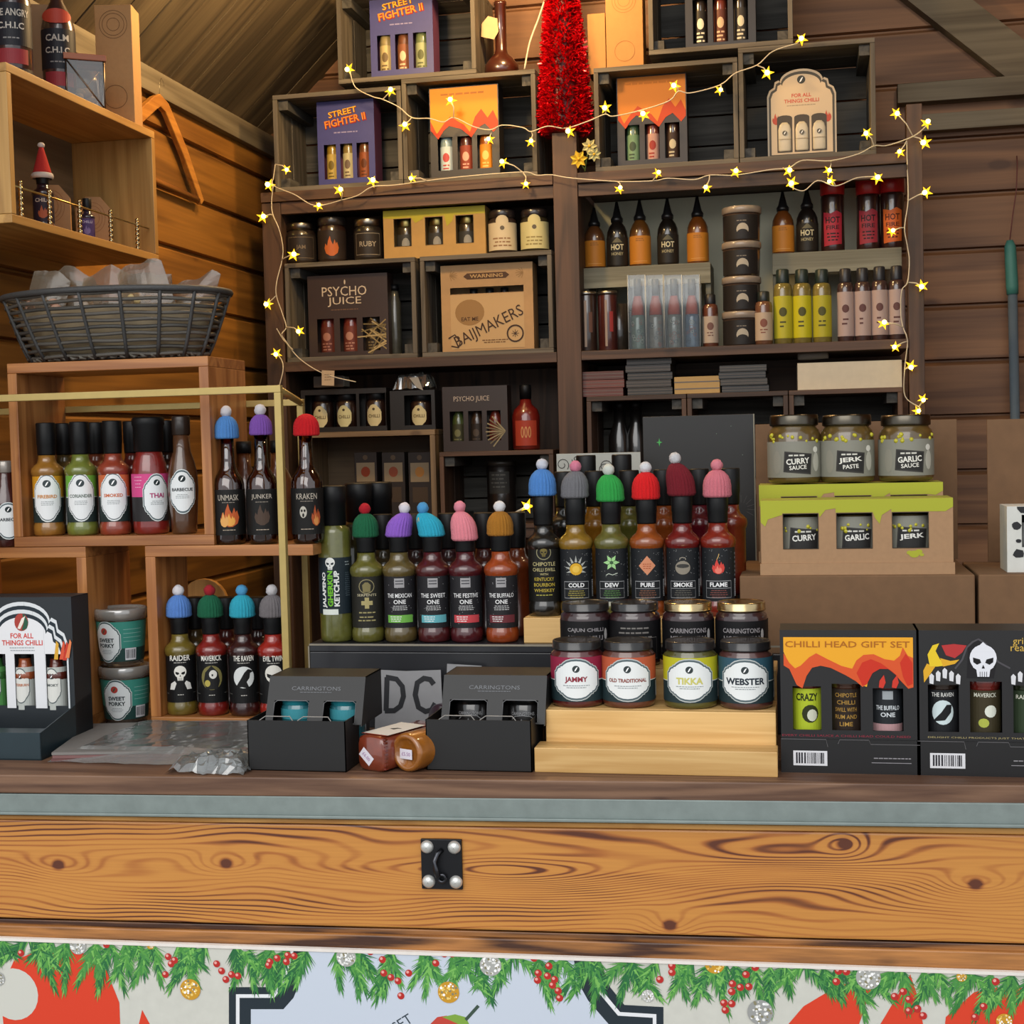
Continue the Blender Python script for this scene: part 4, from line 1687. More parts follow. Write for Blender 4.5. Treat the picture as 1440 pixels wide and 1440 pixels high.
p.poly([(-.006, .150), (-.002, .149), (.003, .157), (.0065, .166), (.001, .163), (-.003, .156)], '#e8e0d4', 8)
p.text('FOR ALL', 0, .1405, .0068, '#cf4036', 6, .040, .02)
p.text('THINGS CHILLI', 0, .1315, .0068, '#cf4036', 6, .076, .02)
p.lines(0, .1255, .045, 2, .0035, .001, '#8d9498', 6)
for (u, v, r_, c) in ((.058, .122, .3, '#d2553a'), (.063, .121, .3, '#c23a2a'), (.050, .122, .1, '#d8a63c'), (.067, .124, .4, '#e08050'), (-.064, .122, -.3, '#d2553a'), (-.058, .121, -.2, '#c23a2a')):
    p.poly([(u - .003, v - .012), (u + .003, v - .012), (u + .004 + r_ * .008, v + .008), (u + r_ * .012, v + .012)], c, 7)
p.build('artwork', t, flat(.004))
p = Pr()
p.rect(-.035, .026, .015, .0268, '#c9d0d2', 1)
p.rect(-.035, .022, .015, .0228, '#c9d0d2', 1)
p.build('print', t, flat(-.095))
mb = MB()
mb.box(-.03, -.03, .041, .03, .002, .0425)
for i, (u, c, tb_, ti) in enumerate([(-.0418, '#3f7a3a', '#4f8a4a', 'MILD'), (.0020, '#b0552c', '#d8d4c4', 'AFTERBURN'), (.0495, '#6a2c20', '#c9ccc8', 'SMOKY')]):
    loc = t.matrix_basis @ Vector((u - .008, .0185, .0025))
    b2 = thing('sauce_bottle', 'small %s sauce bottle in the %s window of the white-plaque gift box' % (('green', 'orange', 'dark red')[i], ('outermost', 'middle', 'inner')[i]), 'bottle', loc, BR)
    a_, c_ = woozy(None, None, .165, .0155)
    a_.build('glass_body', sauce(c), b2)
    c_.build('cap', CAPBLK, b2)
    p = Pr()
    p.rect(-.025, 0, .025, .060, tb_ if i == 0 else '#b9bdb8')
    p.badge(0, .034, .025, .050, '#5a6466', 1)
    p.badge(0, .034, .023, .047, '#dcdcd6', 2)
    p.logo(0, .047, .0034, 3)
    p.text(ti, 0, .035, .0038, '#b86a3c' if i == 1 else '#4a5456', 3, .022, .02)
    set_label(b2, p, .0147, .046)

x = X(290, 2.12, 1.2)
t = thing('wooden_board', 'round-topped pale wooden board leaning behind the bottles of the lower cube', 'board', (x, 2.11, ZC), 0)
mb = MB()
hb_ = Z(290, 814, 2.11) - ZC
mb.prism([(-.030, 0), (.030, 0), (.038, hb_ - .06)] + [(.040 * math.cos(math.radians(a_)), hb_ - .040 + .040 * math.sin(math.radians(a_))) for a_ in range(0, 181, 15)] + [(-.038, hb_ - .06)], 0, .010)
mb.build('board', W_PINE['z'], t, None, .001)

# ---- flat pack of cartons in clear wrap
a = onZ(78, 1071, ZC)
mb = MB()
ps = [onZ(72, 1072, ZC), onZ(348, 1068, ZC), onZ(352, 1024, ZC), onZ(128, 1030, ZC)]
o = ps[0].copy()
t = thing('wrapped_carton_pack', 'flat bundle of folded cartons shrink-wrapped in clear plastic on the counter', 'package', o, 0)
for k, (z0, z1, c, ins) in enumerate([(.0005, .0045, '#6a4442', 0), (.005, .009, '#7a5654', .002), (.0095, .013, '#7c7874', .001)]):
    vs = [(p_.x - o.x + (ins if i in (0, 3) else -ins), p_.y - o.y, z0) for i, p_ in enumerate(ps)] + [(p_.x - o.x + (ins if i in (0, 3) else -ins), p_.y - o.y, z1) for i, p_ in enumerate(ps)]
    mb = MB()
    mb.add(vs, [(0, 3, 2, 1), (4, 5, 6, 7), (0, 1, 5, 4), (1, 2, 6, 5), (2, 3, 7, 6), (3, 0, 4, 7)])
    mb.build('folded_carton', plain(c, .5), t)
p = Pr()
p.poly([(.10, .045), (.125, .053), (.155, .056), (.15, .050), (.125, .045)], '#b8463a', 1)
p.poly([(.21, .04), (.25, .05), (.262, .075), (.23, .06)], '#56705a', 1)
p.poly([(.03, .02), (.20, .03), (.235, .075), (.06, .07)], '#8a8683', 0)
p.build('print', t, lambda u, v, e: Vector((u, v, .0133 + e)))


def film(name, parent, x0, y0, x1, y1, z0, amp, seed, mat, nx=26, ny=14, skirt=.0, loc=None):
    """thin crumpled sheet of clear plastic"""
    mb = MB()
    vs, fs = [], []
    for j in range(ny + 1):
        for i in range(nx + 1):
            u, v_ = i / nx, j / ny
            q = noise.noise(Vector((u * 5 + seed, v_ * 4, seed))) + .5 * noise.noise(Vector((u * 13, v_ * 11 + seed, seed)))
            e = min(u, 1 - u, v_, 1 - v_) * 8
            hgt = z0 * min(1, e) + abs(amp * q) + .0006
            ox_ = .006 * noise.noise(Vector((v_ * 6, seed, u * 2)))
            oy_ = .006 * noise.noise(Vector((u * 7, seed + 3, v_ * 2)))
            vs.append((x0 + (x1 - x0) * u + ox_, y0 + (y1 - y0) * v_ + oy_, hgt))
    for j in range(ny):
        for i in range(nx):
            k = j * (nx + 1) + i
            fs.append((k, k + 1, k + nx + 2, k + nx + 1))
    mb.add(vs, fs, 0, False)
    return mb.build(name, mat, parent, loc)


FILM = clear('#e9e9e6', .08, .18, 'cellophane', .08)
film('clear_wrap', t, -.005, -.002, .285, .235, .0150, .003, 2.0, FILM)
q0 = onZ(232, 1088, ZC)
t = thing('crumpled_cellophane', 'crumpled clear cellophane bag lying on the counter beside the black box', 'plastic bag', (q0.x, q0.y, ZC), 0)
film('cellophane', t, 0, 0, .105, .07, .012, .010, 5.0, clear('#dfe3e2', .12, .14, 'cellophane', .06), 18, 12)
film('cellophane', t, .03, .005, .10, .05, .018, .012, 8.0, clear('#dfe3e2', .12, .14, 'cellophane', .06), 14, 9)


# ---- two black tray boxes of jars with sloping window panels
def tray_box(pxl, pxr, label, jars, lw, pybase=1084, pxpl=0, pxpr=0, phrase=''):
    a = onZ(pxl, pybase, ZC)
    w_ = (onZ(pxr, pybase, ZC) - a).x
    yf = a.y + .004
    xc = a.x + w_ / 2
    t = thing('jar_gift_box', label, 'gift box', (xc, yf, ZC), 0)
    h, d = .064, .100
    mb = MB()
    mb.box(-w_ / 2, 0, 0, w_ / 2, .0012, h)
    mb.box(-w_ / 2, 0, 0, w_ / 2, d, .0012)
    mb.box(-w_ / 2, d, 0, w_ / 2, d + .0012, h)
    for s in (-1, 1):
        xx = s * w_ / 2
        mb.box(min(xx, xx - s * .0012), 0, 0, max(xx, xx - s * .0012), d, h)
    mb.build('tray', plain('#131314', .5), t)
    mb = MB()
    # scored paper edge, its catch of light painted in as pale grey
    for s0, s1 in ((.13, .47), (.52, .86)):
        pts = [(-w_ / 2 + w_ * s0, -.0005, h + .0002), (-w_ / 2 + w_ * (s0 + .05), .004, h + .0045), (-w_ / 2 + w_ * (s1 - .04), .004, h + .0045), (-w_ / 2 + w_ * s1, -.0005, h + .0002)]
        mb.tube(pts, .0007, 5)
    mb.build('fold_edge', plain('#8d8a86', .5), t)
    # sloping panel with two windows, leaning back from the tray
    th = math.radians(22)
    Hp = .062
    us = [-w_ / 2, -w_ / 2 + .010, -.008, .012, w_ / 2 - .010, w_ / 2]
    vs_ = [0, .002, .030, Hp]
    mb = MB()
    for i in range(5):
        for j in range(3):
            if j == 1 and i in (1, 3):
                continue
            mb.box(us[i], 0, vs_[j], us[i + 1], .0012, vs_[j + 1])
    pn = mb.build('window_panel', plain('#161617', .5), t, (.012, .030, h - .010), 0, (-th, 0, 0))
    mb = MB()
    for i in (1, 3):
        q = [(us[i], 0, vs_[1]), (us[i], 0, vs_[2] - .003), (us[i] + .004, 0, vs_[2]), (us[i + 1] - .004, 0, vs_[2]), (us[i + 1], 0, vs_[2] - .003), (us[i + 1], 0, vs_[1])]
        mb.tube(q, .0006, 5)
    e_ = mb.build('window_edge', plain('#6a6a6c', .5), pn)
    p = Pr()
    p.text('CARRINGTONS', 0, .046, .0050, '#74767a', 1, .07, 0.0, fit=.066)
    p.lines(0, .0415, .045, 1, .002, .001, '#6a6c70', 1)
    p.build('print', pn, flat(0))
    # hood: sides and back that join panel to tray
    mb = MB()
    top_y, top_z = .030 + Hp * math.sin(th), h - .010 + Hp * math.cos(th)
    for s in (-1, 1):
        xx = .012 + s * w_ / 2
        x0_, x1_ = (xx - .0012, xx) if s > 0 else (xx, xx + .0012)
        A = [(.030, h - .012), (top_y, top_z), (d + .02, top_z), (d + .02, h - .012)]
        mb.add([(x0_, y_, z_) for y_, z_ in A] + [(x1_, y_, z_) for y_, z_ in A], [(0, 1, 2, 3), (7, 6, 5, 4), (0, 4, 5, 1), (1, 5, 6, 2), (2, 6, 7, 3), (3, 7, 4, 0)])
    mb.box(.012 - w_ / 2, top_y, top_z - .0012, .012 + w_ / 2, d + .02, top_z)
    mb.box(.012 - w_ / 2, d + .019, h - .012, .012 + w_ / 2, d + .02, top_z)
    mb.build('hood', plain('#161617', .5), t)
    for i, u in enumerate((-w_ / 4 + .012, w_ / 4 + .014)):
        loc = Vector((xc + u, yf + .069, ZC + .0015))
        j = thing('jar', phrase % ('nearer the wooden cubes' if i == 0 else 'on the side of the bamboo steps'), 'jar', loc, 0)
        mb = MB()
        mb.lathe([(.018, 0), (.0225, .002), (.0228, .070), (.0200, .0745), (.0195, .076)], 24)
        mb.build('glass_body', sauce(jars[0]), j)
        mb = MB()
        mb.lathe([(.0205, .072), (.0220, .073), (.0222, .083), (.0205, .0850)], 24)
        mb.build('lid', plain(jars[1], .3, .2, .4), j)
        if lw:
            p = Pr()
            p.text('CARRINGTONS', 0, .062, .0042, '#9a9a9c', 1, .036, 0, fit=.030)
            p.line([(-.015, .054), (-.010, .0585), (0, .060), (.010, .0585), (.015, .054)], .0008, '#8a8a8c', 1)
            p.flame(0, .044, .012, .012, '#77777a', 1)
            set_label(j, p, .0230, 0)
        else:
            p = Pr()
            p.rect(-.03, .055, .03, .068, '#3c8c98')
            set_label(j, p, .0230, 0)


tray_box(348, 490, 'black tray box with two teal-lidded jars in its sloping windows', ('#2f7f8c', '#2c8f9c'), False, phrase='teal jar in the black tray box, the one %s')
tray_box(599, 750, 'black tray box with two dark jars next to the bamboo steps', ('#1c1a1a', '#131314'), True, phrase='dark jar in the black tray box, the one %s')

# ---- sauce bottles lying down between the tray boxes
p0 = onZ(521, 1086, ZC)
t = thing('squeezy_bottle', 'square orange-red sauce bottle lying down with its base towards the street', 'bottle', (p0.x, p0.y + .003, ZC), math.radians(-24))
mb = MB()
hw = .0225
nseg = 24


def sqr(r_, c_, y, n=24):
    out = []
    for i in range(n):
        a_ = 2 * PI * i / n
        cx_, sx_ = math.cos(a_), math.sin(a_)
        e_ = 5.0
        q = (abs(cx_) ** e_ + abs(sx_) ** e_) ** (-1 / e_)
        out.append((r_ * q * cx_, y, c_ + r_ * q * sx_))
    return out


def loft(mb, rings, mi=0, smooth=True):
    n = len(rings[0])
    vs = [v for r_ in rings for v in r_]
    fs = [(k * n + i, (k + 1) * n + i, (k + 1) * n + (i + 1) % n, k * n + (i + 1) % n) for k in range(len(rings) - 1) for i in range(n)]
    fs += [tuple(range(n)), tuple(reversed(range((len(rings) - 1) * n, len(rings) * n)))]
    mb.add(vs, fs, mi, smooth)


loft(mb, [sqr(hw - .003, hw, 0), sqr(hw, hw, .003), sqr(hw, hw, .110), sqr(hw * .8, hw, .125), sqr(hw * .4, hw, .140), sqr(hw * .36, hw, .155)])
mb.build('bottle_body', sauce('#8c3a20'), t)
mb = MB()
for i in range(9):
    mb.box(hw - .003, .0015 + .0, .004 + i * .0046, hw + .0008, .006, .0062 + i * .0046)
mb.build('moulded_ribs', sauce('#7a2c1c'), t)
p = Pr()
p.rect(-.0205, .010, .0205, .085, '#cfcdc8', 0)
p.poly([(-.006, .045), (.0, .053), (.008, .052), (.004, .048), (.002, .042)], '#4a4a4a', 1)
p.rect(-.0205, .006, .0205, .010, '#7a2418', 0)
p.build('label', t, lambda u, v, e: Vector((u, v, 2 * hw + .0008 + e)))
p = Pr()
c45 = [(-.0105, -.0065), (.0105, -.0065), (.0105, .0065), (-.0105, .0065)]
ra = math.radians(-40)
p.poly([(-.007 + a_ * math.cos(ra) - b_ * math.sin(ra), .0185 + a_ * math.sin(ra) + b_ * math.cos(ra)) for a_, b_ in c45], '#d8d3dc', 0)
p.text('£6.00', -.007, .0185, .0045, '#9a6a9c', 1, .015, 0, ra)
p.build('price_sticker', t, flat(0))

p0 = onZ(570, 1087, ZC)
Rr = .0245
t = thing('sauce_bottle', 'round orange sauce bottle lying on its side showing its base and a price sticker', 'bottle', (p0.x, p0.y + .003, ZC), math.radians(-26))


def ring(r_, y, zc_, n=30):
    return [(r_ * math.cos(2 * PI * i / n), y, zc_ + r_ * math.sin(2 * PI * i / n)) for i in range(n)]


mb = MB()
loft(mb, [ring(Rr * .66, .004, Rr), ring(Rr * .70, .0015, Rr), ring(Rr * .82, 0, Rr), ring(Rr * .95, .001, Rr), ring(Rr, .005, Rr), ring(Rr, .09, Rr), ring(Rr * .8, .105, Rr), ring(Rr * .5, .12, Rr), ring(Rr * .45, .15, Rr)])
mb.build('glass_body', sauce('#b06a22'), t)
p = Pr()
p.rect(-.010, .0165, .010, .029, '#d8d3dc', 0)
p.text('£5.50', 0, .0228, .0045, '#9a6a9c', 1, .015, 0)
p.build('price_sticker', t, flat(.0012))
p0 = onZ(588, 1040, ZC)
t = thing('sauce_bottle', 'dark purple bottle lying behind the round orange one', 'bottle', (p0.x + .022, p0.y + .03, ZC), math.radians(-30))
mb = MB()
loft(mb, [ring(.02, 0, .022), ring(.022, .003, .022), ring(.022, .08, .022), ring(.011, .10, .022), ring(.010, .13, .022)])
mb.build('glass_body', sauce('#3a2434'), t)

# ================================================================ BAMBOO STEPS AND JARS
fa = onZ(752, 1090, ZC)
fb = onZ(1095, 1090, ZC)
fY = fa.y + .015
xs0, xs1 = X(752, fY, ZC), X(1094, fY, ZC)
z1 = Z(920, 1054, fY)
f2 = onZ(900, 1044, z1).y
z2 = Z(900, 999, f2 + .002)
f3 = f2 + .078
z3 = ZC + (z2 - ZC) + (z2 - z1)
st = thing('bamboo_steps', 'pale bamboo three-step riser on the counter carrying rows of jars', 'riser', ((xs0 + xs1) / 2, fY, ZC), 0)
ox, oy = st.location.x, st.location.y
for nm, a in (('riser_board', (xs0, fY, ZC, xs1, fY + .012, z1 - .0005)), ('tread', (xs0, fY + .0125, z1 - .012, xs1, f2, z1 - .0005)),
              ('riser_board', (xs0 + .008, f2 + .0005, ZC, xs1 - .002, f2 + .012, z2 - .0005)), ('tread', (xs0 + .008, f2 + .0125, z2 - .012, xs1 - .002, f3, z2)),
              ('riser_board', (xs0 + .008, f3 + .0005, ZC, xs1 - .002, f3 + .012, z3 - .0005)), ('tread', (xs0 + .008, f3 + .0125, z3 - .012, xs1 - .002, f3 + .078, z3))):
    bx(st, nm, W_BAMB, a[0] - ox, a[1] - oy, a[2] - ZC, a[3] - ox, a[4] - oy, a[5] - ZC, .001)
gold_lid = metal('#b8a47c', .25)
blk_lid = plain('#1c1b1c', .28, 0, .4)
jy = f2 + .042
for px, body, top, ti, tc_, lb in [(812, '#5c1a1c', '#8c2440', 'JAMMY', '#8a2c3c', 'squat jar with maroon label and white plaque on the middle bamboo step'),
                                  (884, '#6c3626', '#b8583a', 'OLD TRADITIONAL', '#8c4a40', 'squat jar with orange label and white plaque on the middle bamboo step'),
                                  (971, '#5c5a24', '#b8b424', 'TIKKA', '#c8c46a', 'squat jar with lime yellow label and white plaque on the middle bamboo step'),
                                  (1049, '#5a3430', '#2f5262', 'WEBSTER', '#26303a', 'squat jar with slate blue label and white plaque on the middle bamboo step')]:
    jar(px, jy, z2, body, '#1c1b1c', L_jar(top, '#223236', ti, tc_, sz=.0085 if len(ti) < 9 else .005), lb, R=.0335, H=.083)
jy2 = f3 + .040
for px, lid_, nm, lb in [(824, blk_lid, 'CAJUN CHILLI', 'dark jar with black lid and grey print on the top bamboo step'), (893, blk_lid, None, 'dark jar with black lid, grey lines and thin frame on the top bamboo step'),
                         (968, gold_lid, 'CARRINGTONS', 'dark jar with shiny gold lid above the yellow-label jar'), (1043, gold_lid, 'CARRINGTONS', 'dark jar with shiny gold lid above the blue-label jar')]:
    p = Pr()
    p.rect(-.085, 0, .085, .052, '#121113')
    if nm:
        p.text(nm, 0, .040, .0062, '#8f8a8c', 1, .05, .02, fit=.050)
        p.text('MILD CHILLI' if px < 1000 else 'HOT CHILLI', 0, .030, .0062, '#8f8a8c', 1, .05, .02, fit=.048)
        p.ell(.029, .034, .0026, .008, '#a8a4a2', 1, 10)
    else:  # unreadable grey print lines and a thin frame
        p.lines(0, .044, .05, 3, .006, .002, '#77736f', 1)
        p.line([(-.03, .030), (.032, .030), (.032, .002), (-.03, .002)], .0006, '#77736f', 1, True)
    jar(px, jy2, z3, '#3a1c20', '#1c1b1c', p, lb, R=.0335, H=.083, lidm=lid_)

# ================================================================ DARK RISER SHELF BEHIND THE TRAY BOXES
RY = 1.955
zr1 = Z(500, 905, RY)
xr0, xr1 = X(435, RY, zr1), X(1112, RY, zr1)
slate = plain('#26272b', .35, .1, .2, bump=.1, bscale=8, var=.35)
t = thing('dark_riser', 'long dark slate-grey riser shelf with worn pale edges behind the tray boxes', 'riser', ((xr0 + xr1) / 2, RY, ZC), 0)
ox = t.location.x
bx(t, 'front_board', slate, xr0 - ox, 0, 0, xr1 - ox, .014, zr1 - ZC - .0125, .001)
bx(t, 'top_board', slate, xr0 - ox, 0, zr1 - ZC - .012, X(1038, RY, zr1) - ox, .185, zr1 - ZC, .001)
bx(t, 'worn_edge', plain('#8a8272', .6), xr0 - ox, -.0012, zr1 - ZC - .003, xr1 - ox, -.0002, zr1 - ZC - .0005, 0)
bx(t, 'end_trim', plain('#8a8272', .6), xr0 - ox - .002, -.001, 0, xr0 - ox, .012, zr1 - ZC - .004, 0)
# letter cards leaning on the riser
for ch, px, pyc, w_, h_c, tilt_, lb in [('D', 553, 976, .052, .064, .04, 'grey card with a black stencilled D leaning on the dark riser'), ('C', 601, 976, .050, .068, -.04, 'grey card with a black stencilled C leaning on the dark riser'), ('S', 650, 968, .050, .066, .05, 'grey card with a black stencilled S half hidden behind the black tray box')]:
    Yc = RY - .012
    x = X(px, Yc, Z(px, pyc, Yc))
    zc_ = Z(px, pyc + 34, Yc)
    t = thing('letter_card', lb, 'letter', (x, Yc - .010, ZC), 0)
    hh = Z(px, pyc - 34, Yc) - ZC
    mb = MB()
    mb.box(-w_ / 2, 0, 0, w_ / 2, .0015, hh)
    c = mb.build('card', plain('#8b8b8d', .5), t, None, 0, (-.07, tilt_, 0))
    p = Pr()
    if ch == 'D':
        p.line([(-.010, hh - .010), (-.010, hh - .058)], .0075, '#2a2b2e', 1)
        p.line([(-.012, hh - .010), (.004, hh - .012), (.013, hh - .022), (.015, hh - .036), (.011, hh - .050), (.002, hh - .057), (-.012, hh - .058)], .0075, '#2a2b2e', 1)
    elif ch == 'C':
        p.line([(.014, hh - .020), (.009, hh - .013), (0, hh - .011), (-.010, hh - .017), (-.014, hh - .034), (-.010, hh - .052), (0, hh - .058), (.009, hh - .056), (.015, hh - .047)], .0078, '#2a2b2e', 1)
    else:
        p.line([(.014, hh - .020), (.007, hh - .012), (-.004, hh - .011), (-.012, hh - .020), (-.008, hh - .031), (.005, hh - .037), (.012, hh - .046), (.006, hh - .056), (-.006, hh - .057), (-.014, hh - .050)], .0078, '#2a2b2e', 1)
    p.build('letter', c, flat(0))
for px in (545, 601):
    pass

# front row of hatted bottles on the dark riser
FY2 = RY + .030
row = [(516, '#6f6c2c', None, '#0e5c3a', '#b01424', 0, 'olive sauce bottle with a black heraldic cross label on the dark riser', 'dark green knitted hat with a red bobble on the dark riser'),
       (562, '#6b5a30', ('THE MEXICAN', 'ONE', '#6fae4c'), '#8a5cc0', '#dcd8e0', .010, 'sauce bottle with black label and lime green band', 'lilac knitted hat with white bobble above the green-band bottle'),
       (609, '#561c1e', ('THE SWEET', 'ONE', '#62aab4'), '#2aa3bf', '#4a96cc', -.012, 'dark red sauce bottle with black label and pale turquoise band', 'turquoise knitted hat with a yellow patch and blue bobble, leaning'),
       (655, '#561820', ('THE FESTIVE', 'ONE', '#c4464c'), '#dc8490', '#e08a9a', -.006, 'dark red sauce bottle with black label and red band', 'tall pink knitted hat with pink bobble above the red-band bottle'),
       (705, '#a8481c', ('THE BUFFALO', 'ONE', '#6e3238'), '#a06a1c', '#dcdcde', 0, 'orange sauce bottle with black label and dim maroon band', 'mustard brown knitted hat with white bobble')]
for px, c, lab, hc, pc, lean, lb, hl in row:
    if lab:
        lp = L_band(*lab)
    else:
        lp = Pr()
        lp.rect(-.07, 0, .07, .076, '#25241f')
        lp.line([(.009 * math.cos(a_) * 1.2, .060 + .010 * math.sin(a_)) for a_ in [2 * PI * i / 16 for i in range(16)]], .0012, '#8d8460', 1, True)
        lp.poly([(-.005, .052), (.005, .052), (.006, .062), (.002, .066), (-.002, .066), (-.006, .062)], '#7d734c', 2)
        lp.text('SERPENTS', 0, .0475, .0035, '#b9b090', 2, .03, .01, fit=.028)
        for a_, b_, c_, d_ in ((-.003, .028, .003, .044), (-.008, .033, .008, .039)):
            lp.rect(a_, b_, c_, d_, '#a89c6a', 2)
        lp.lines(0, .023, .028, 1, .003, .0018, '#9c9264', 2)
        lp.lines(0, .0165, .028, 2, .005, .0018, '#9c9264', 2)
    b_ = sauce_bottle(px, FY2, zr1, c, lp, lb, H=.182, R=.0240, capz=.170)
    hh = .043 if 'tall' in hl else .0355
    hat(px, 0, FY2, hc, pc, hl, w=.0345, h=hh, z=zr1 + (.152 if hh < .04 else .1455), x=b_.location.x, lean=lean, patch='patch' in hl)
# tall green ketchup
x = X(472, FY2, zr1 + .08)
t = thing('ketchup_bottle', 'tall straight green ketchup bottle with black cap and sideways lettering', 'bottle', (x, FY2, zr1), face(x, FY2))
mb = MB()
mb.lathe([(.0205, 0), (.0232, .003), (.0236, .01), (.0238, .160), (.0225, .166), (.0170, .170), (.0165, .172)], 26)
mb.build('glass_body', sauce('#6f7030'), t)
mb = MB()
mb.lathe([(.0175, .170), (.0182, .171), (.0182, .203), (.0190, .204), (.0190, .226), (.0175, .228)], 24)
mb.build('cap', CAPBLK, t)
p = Pr()
p.rect(-.075, 0, .075, .082, '#1e2930')
p.rect(-.020, -.001, .004, .007, '#dfe4dc', 1)
for tx, u, c in (('JALAPENO', -.0155, '#e6e8e4'), ('GHERKIN', -.0065, '#6fb82e'), ('KETCHUP', .0025, '#e6e8e4')):
    p.text(tx, u, .037 if tx != 'JALAPENO' else .035, .0078, c, 2, None, .04, PI / 2, fit=.052)
p.skull(-.006, .073, .0085, '#e6e8e4', 2, '#1e2930')
p.lines(.020, .076, .010, 2, .004, .0012, '#9aa4a8', 1)
p.lines(.020, .060, .010, 12, .003, .0010, '#55626a', 1)
set_label(t, p, .0238, .042)
# more black-capped bottles behind the front row
zr2 = zr1
for px, c, wh in ((540, '#3a3018', 'between the dark green and lilac hats'), (586, '#301414', 'between the lilac and turquoise hats'), (632, '#381018', 'between the turquoise and pink hats'), (682, '#4a1410', 'between the pink and mustard hats'), (727, '#7a3414', 'just past the mustard hat')):
    sauce_bottle(px, FY2 + .062, zr1, c, None, 'black-capped rear sauce bottle on the dark riser ' + wh, None, H=.182, R=.0238)
for px, Yk, lb in ((508, FY2 + .088, 'broad black-capped ketchup bottle directly behind the green hat'), (536, FY2 + .118, 'broad black-capped ketchup bottle behind the lilac hat')):
    x = X(px, Yk, zr1 + .08)
    t = thing('ketchup_bottle', lb, 'bottle', (x, Yk, zr1), face(x, Yk))
    mb = MB()
    mb.lathe([(.0205, 0), (.0238, .004), (.0238, .160), (.0225, .166), (.0170, .172)], 24)
    mb.build('glass_body', sauce('#3c3a1c'), t)
    mb = MB()
    mb.lathe([(.0175, .170), (.0200, .171), (.0200, .203), (.0208, .204), (.0208, .226), (.0190, .229)], 24)
    mb.build('cap', CAPBLK, t)

# pine block raising the next group
BY2 = RY + .012
zk = Z(765, 869, BY2)
xk0, xk1 = X(736, BY2, zk), X(1036, BY2, zk)
t = thing('wood_block', 'long pale pine block on the dark riser under the chilli bottles', 'block', ((xk0 + xk1) / 2, BY2, zr1), 0)
bx(t, 'front_board', W_BAMB, xk0 - t.location.x, 0, 0, xk1 - t.location.x, .012, zk - zr1, .001)
bx(t, 'top_board', W_BAMB, xk0 - t.location.x, .0125, zk - zr1 - .012, xk1 - t.location.x, .075, zk - zr1, .001)
KY = BY2 + .034
row = [(765, '#1d1a15', None, '#4a7fc0', '#c9ccd8', .0, 'near-black sauce bottle with gold lettering on the pine block', 'sky blue knitted hat with pale bobble on the near-black bottle', 697),
       (810, '#9a7424', ('COLD', 'citrus', '#a89a4a'), '#6c6c70', '#d07c94', .002, 'yellow sauce bottle with black label and citrus drawing', 'grey knitted hat with pink bobble', 700),
       (860, '#6e6a30', ('DEW', 'leaf', '#5e8a4c'), '#2c9a44', '#cfd4cc', -.002, 'olive green sauce bottle with black label and pale leaf drawing', 'bright green knitted hat with white bobble', 705),
       (910, '#a4501c', ('PURE', 'diamond', '#8a5a44'), '#d01418', '#d8d8dc', .0, 'orange sauce bottle with black label and orange diamond', 'bright red knitted hat with white bobble on the pine block row', 702),
       (960, '#7a1c18', ('SMOKE', 'bowl', '#6a665e'), '#70101f', '#c9c9cc', -.008, 'deep red sauce bottle with black label and cauldron drawing', 'maroon knitted hat with white bobble to one side', 697),
       (1010, '#8e2818', ('FLAME', 'fire', '#8a5048'), '#c8707c', '#d47f8c', .0, 'red sauce bottle with black label and small red flame', 'dusty pink knitted hat with pink bobble at the end of the row', 699)]
for px, c, lab, hc, pc, lean, lb, hl, py in row:
    if lab:
        lp = L_box(*lab)
    else:
        lp = Pr()
        lp.rect(-.07, 0, .07, .084, '#161512')
        lp.line([(.010 * math.cos(a_), .070 + .010 * math.sin(a_)) for a_ in [2 * PI * i / 18 for i in range(18)]], .0012, '#8d8868', 1, True)
        lp.skull(0, .070, .006, '#6f6230', 2, '#161512')
        lp.text('CHIPOTLE', 0, .0535, .0055, '#b9ae7c', 2, .034, .01, fit=.033)
        lp.text('CHILLI SWILL', 0, .0455, .005, '#b9ae7c', 2, .034, .01, fit=.033)
        lp.text('WITH', 0, .039, .003, '#b9ae7c', 2, .034, .01)
        lp.text('KENTUCKY', 0, .032, .005, '#b8a23c', 2, .034, .01, fit=.028)
        lp.text('BOURBON', 0, .024, .005, '#b8a23c', 2, .034, .01, fit=.030)
        lp.text('WHISKEY', 0, .016, .0048, '#b8a23c', 2, .034, .01, fit=.030)
        lp.lines(0, .010, .03, 1, .003, .0014, '#a09a44', 2)
    b_ = sauce_bottle(px, KY, zk, c, lp, lb, H=.182, R=.0240, capz=.178)
    hh = .047 if 'maroon' in hl else .039
    hz = Z(px, py, KY)
    hat(px, 0, KY, hc, pc, hl, w=.0360, h=min(hh, .06), z=hz, x=b_.location.x, lean=lean)
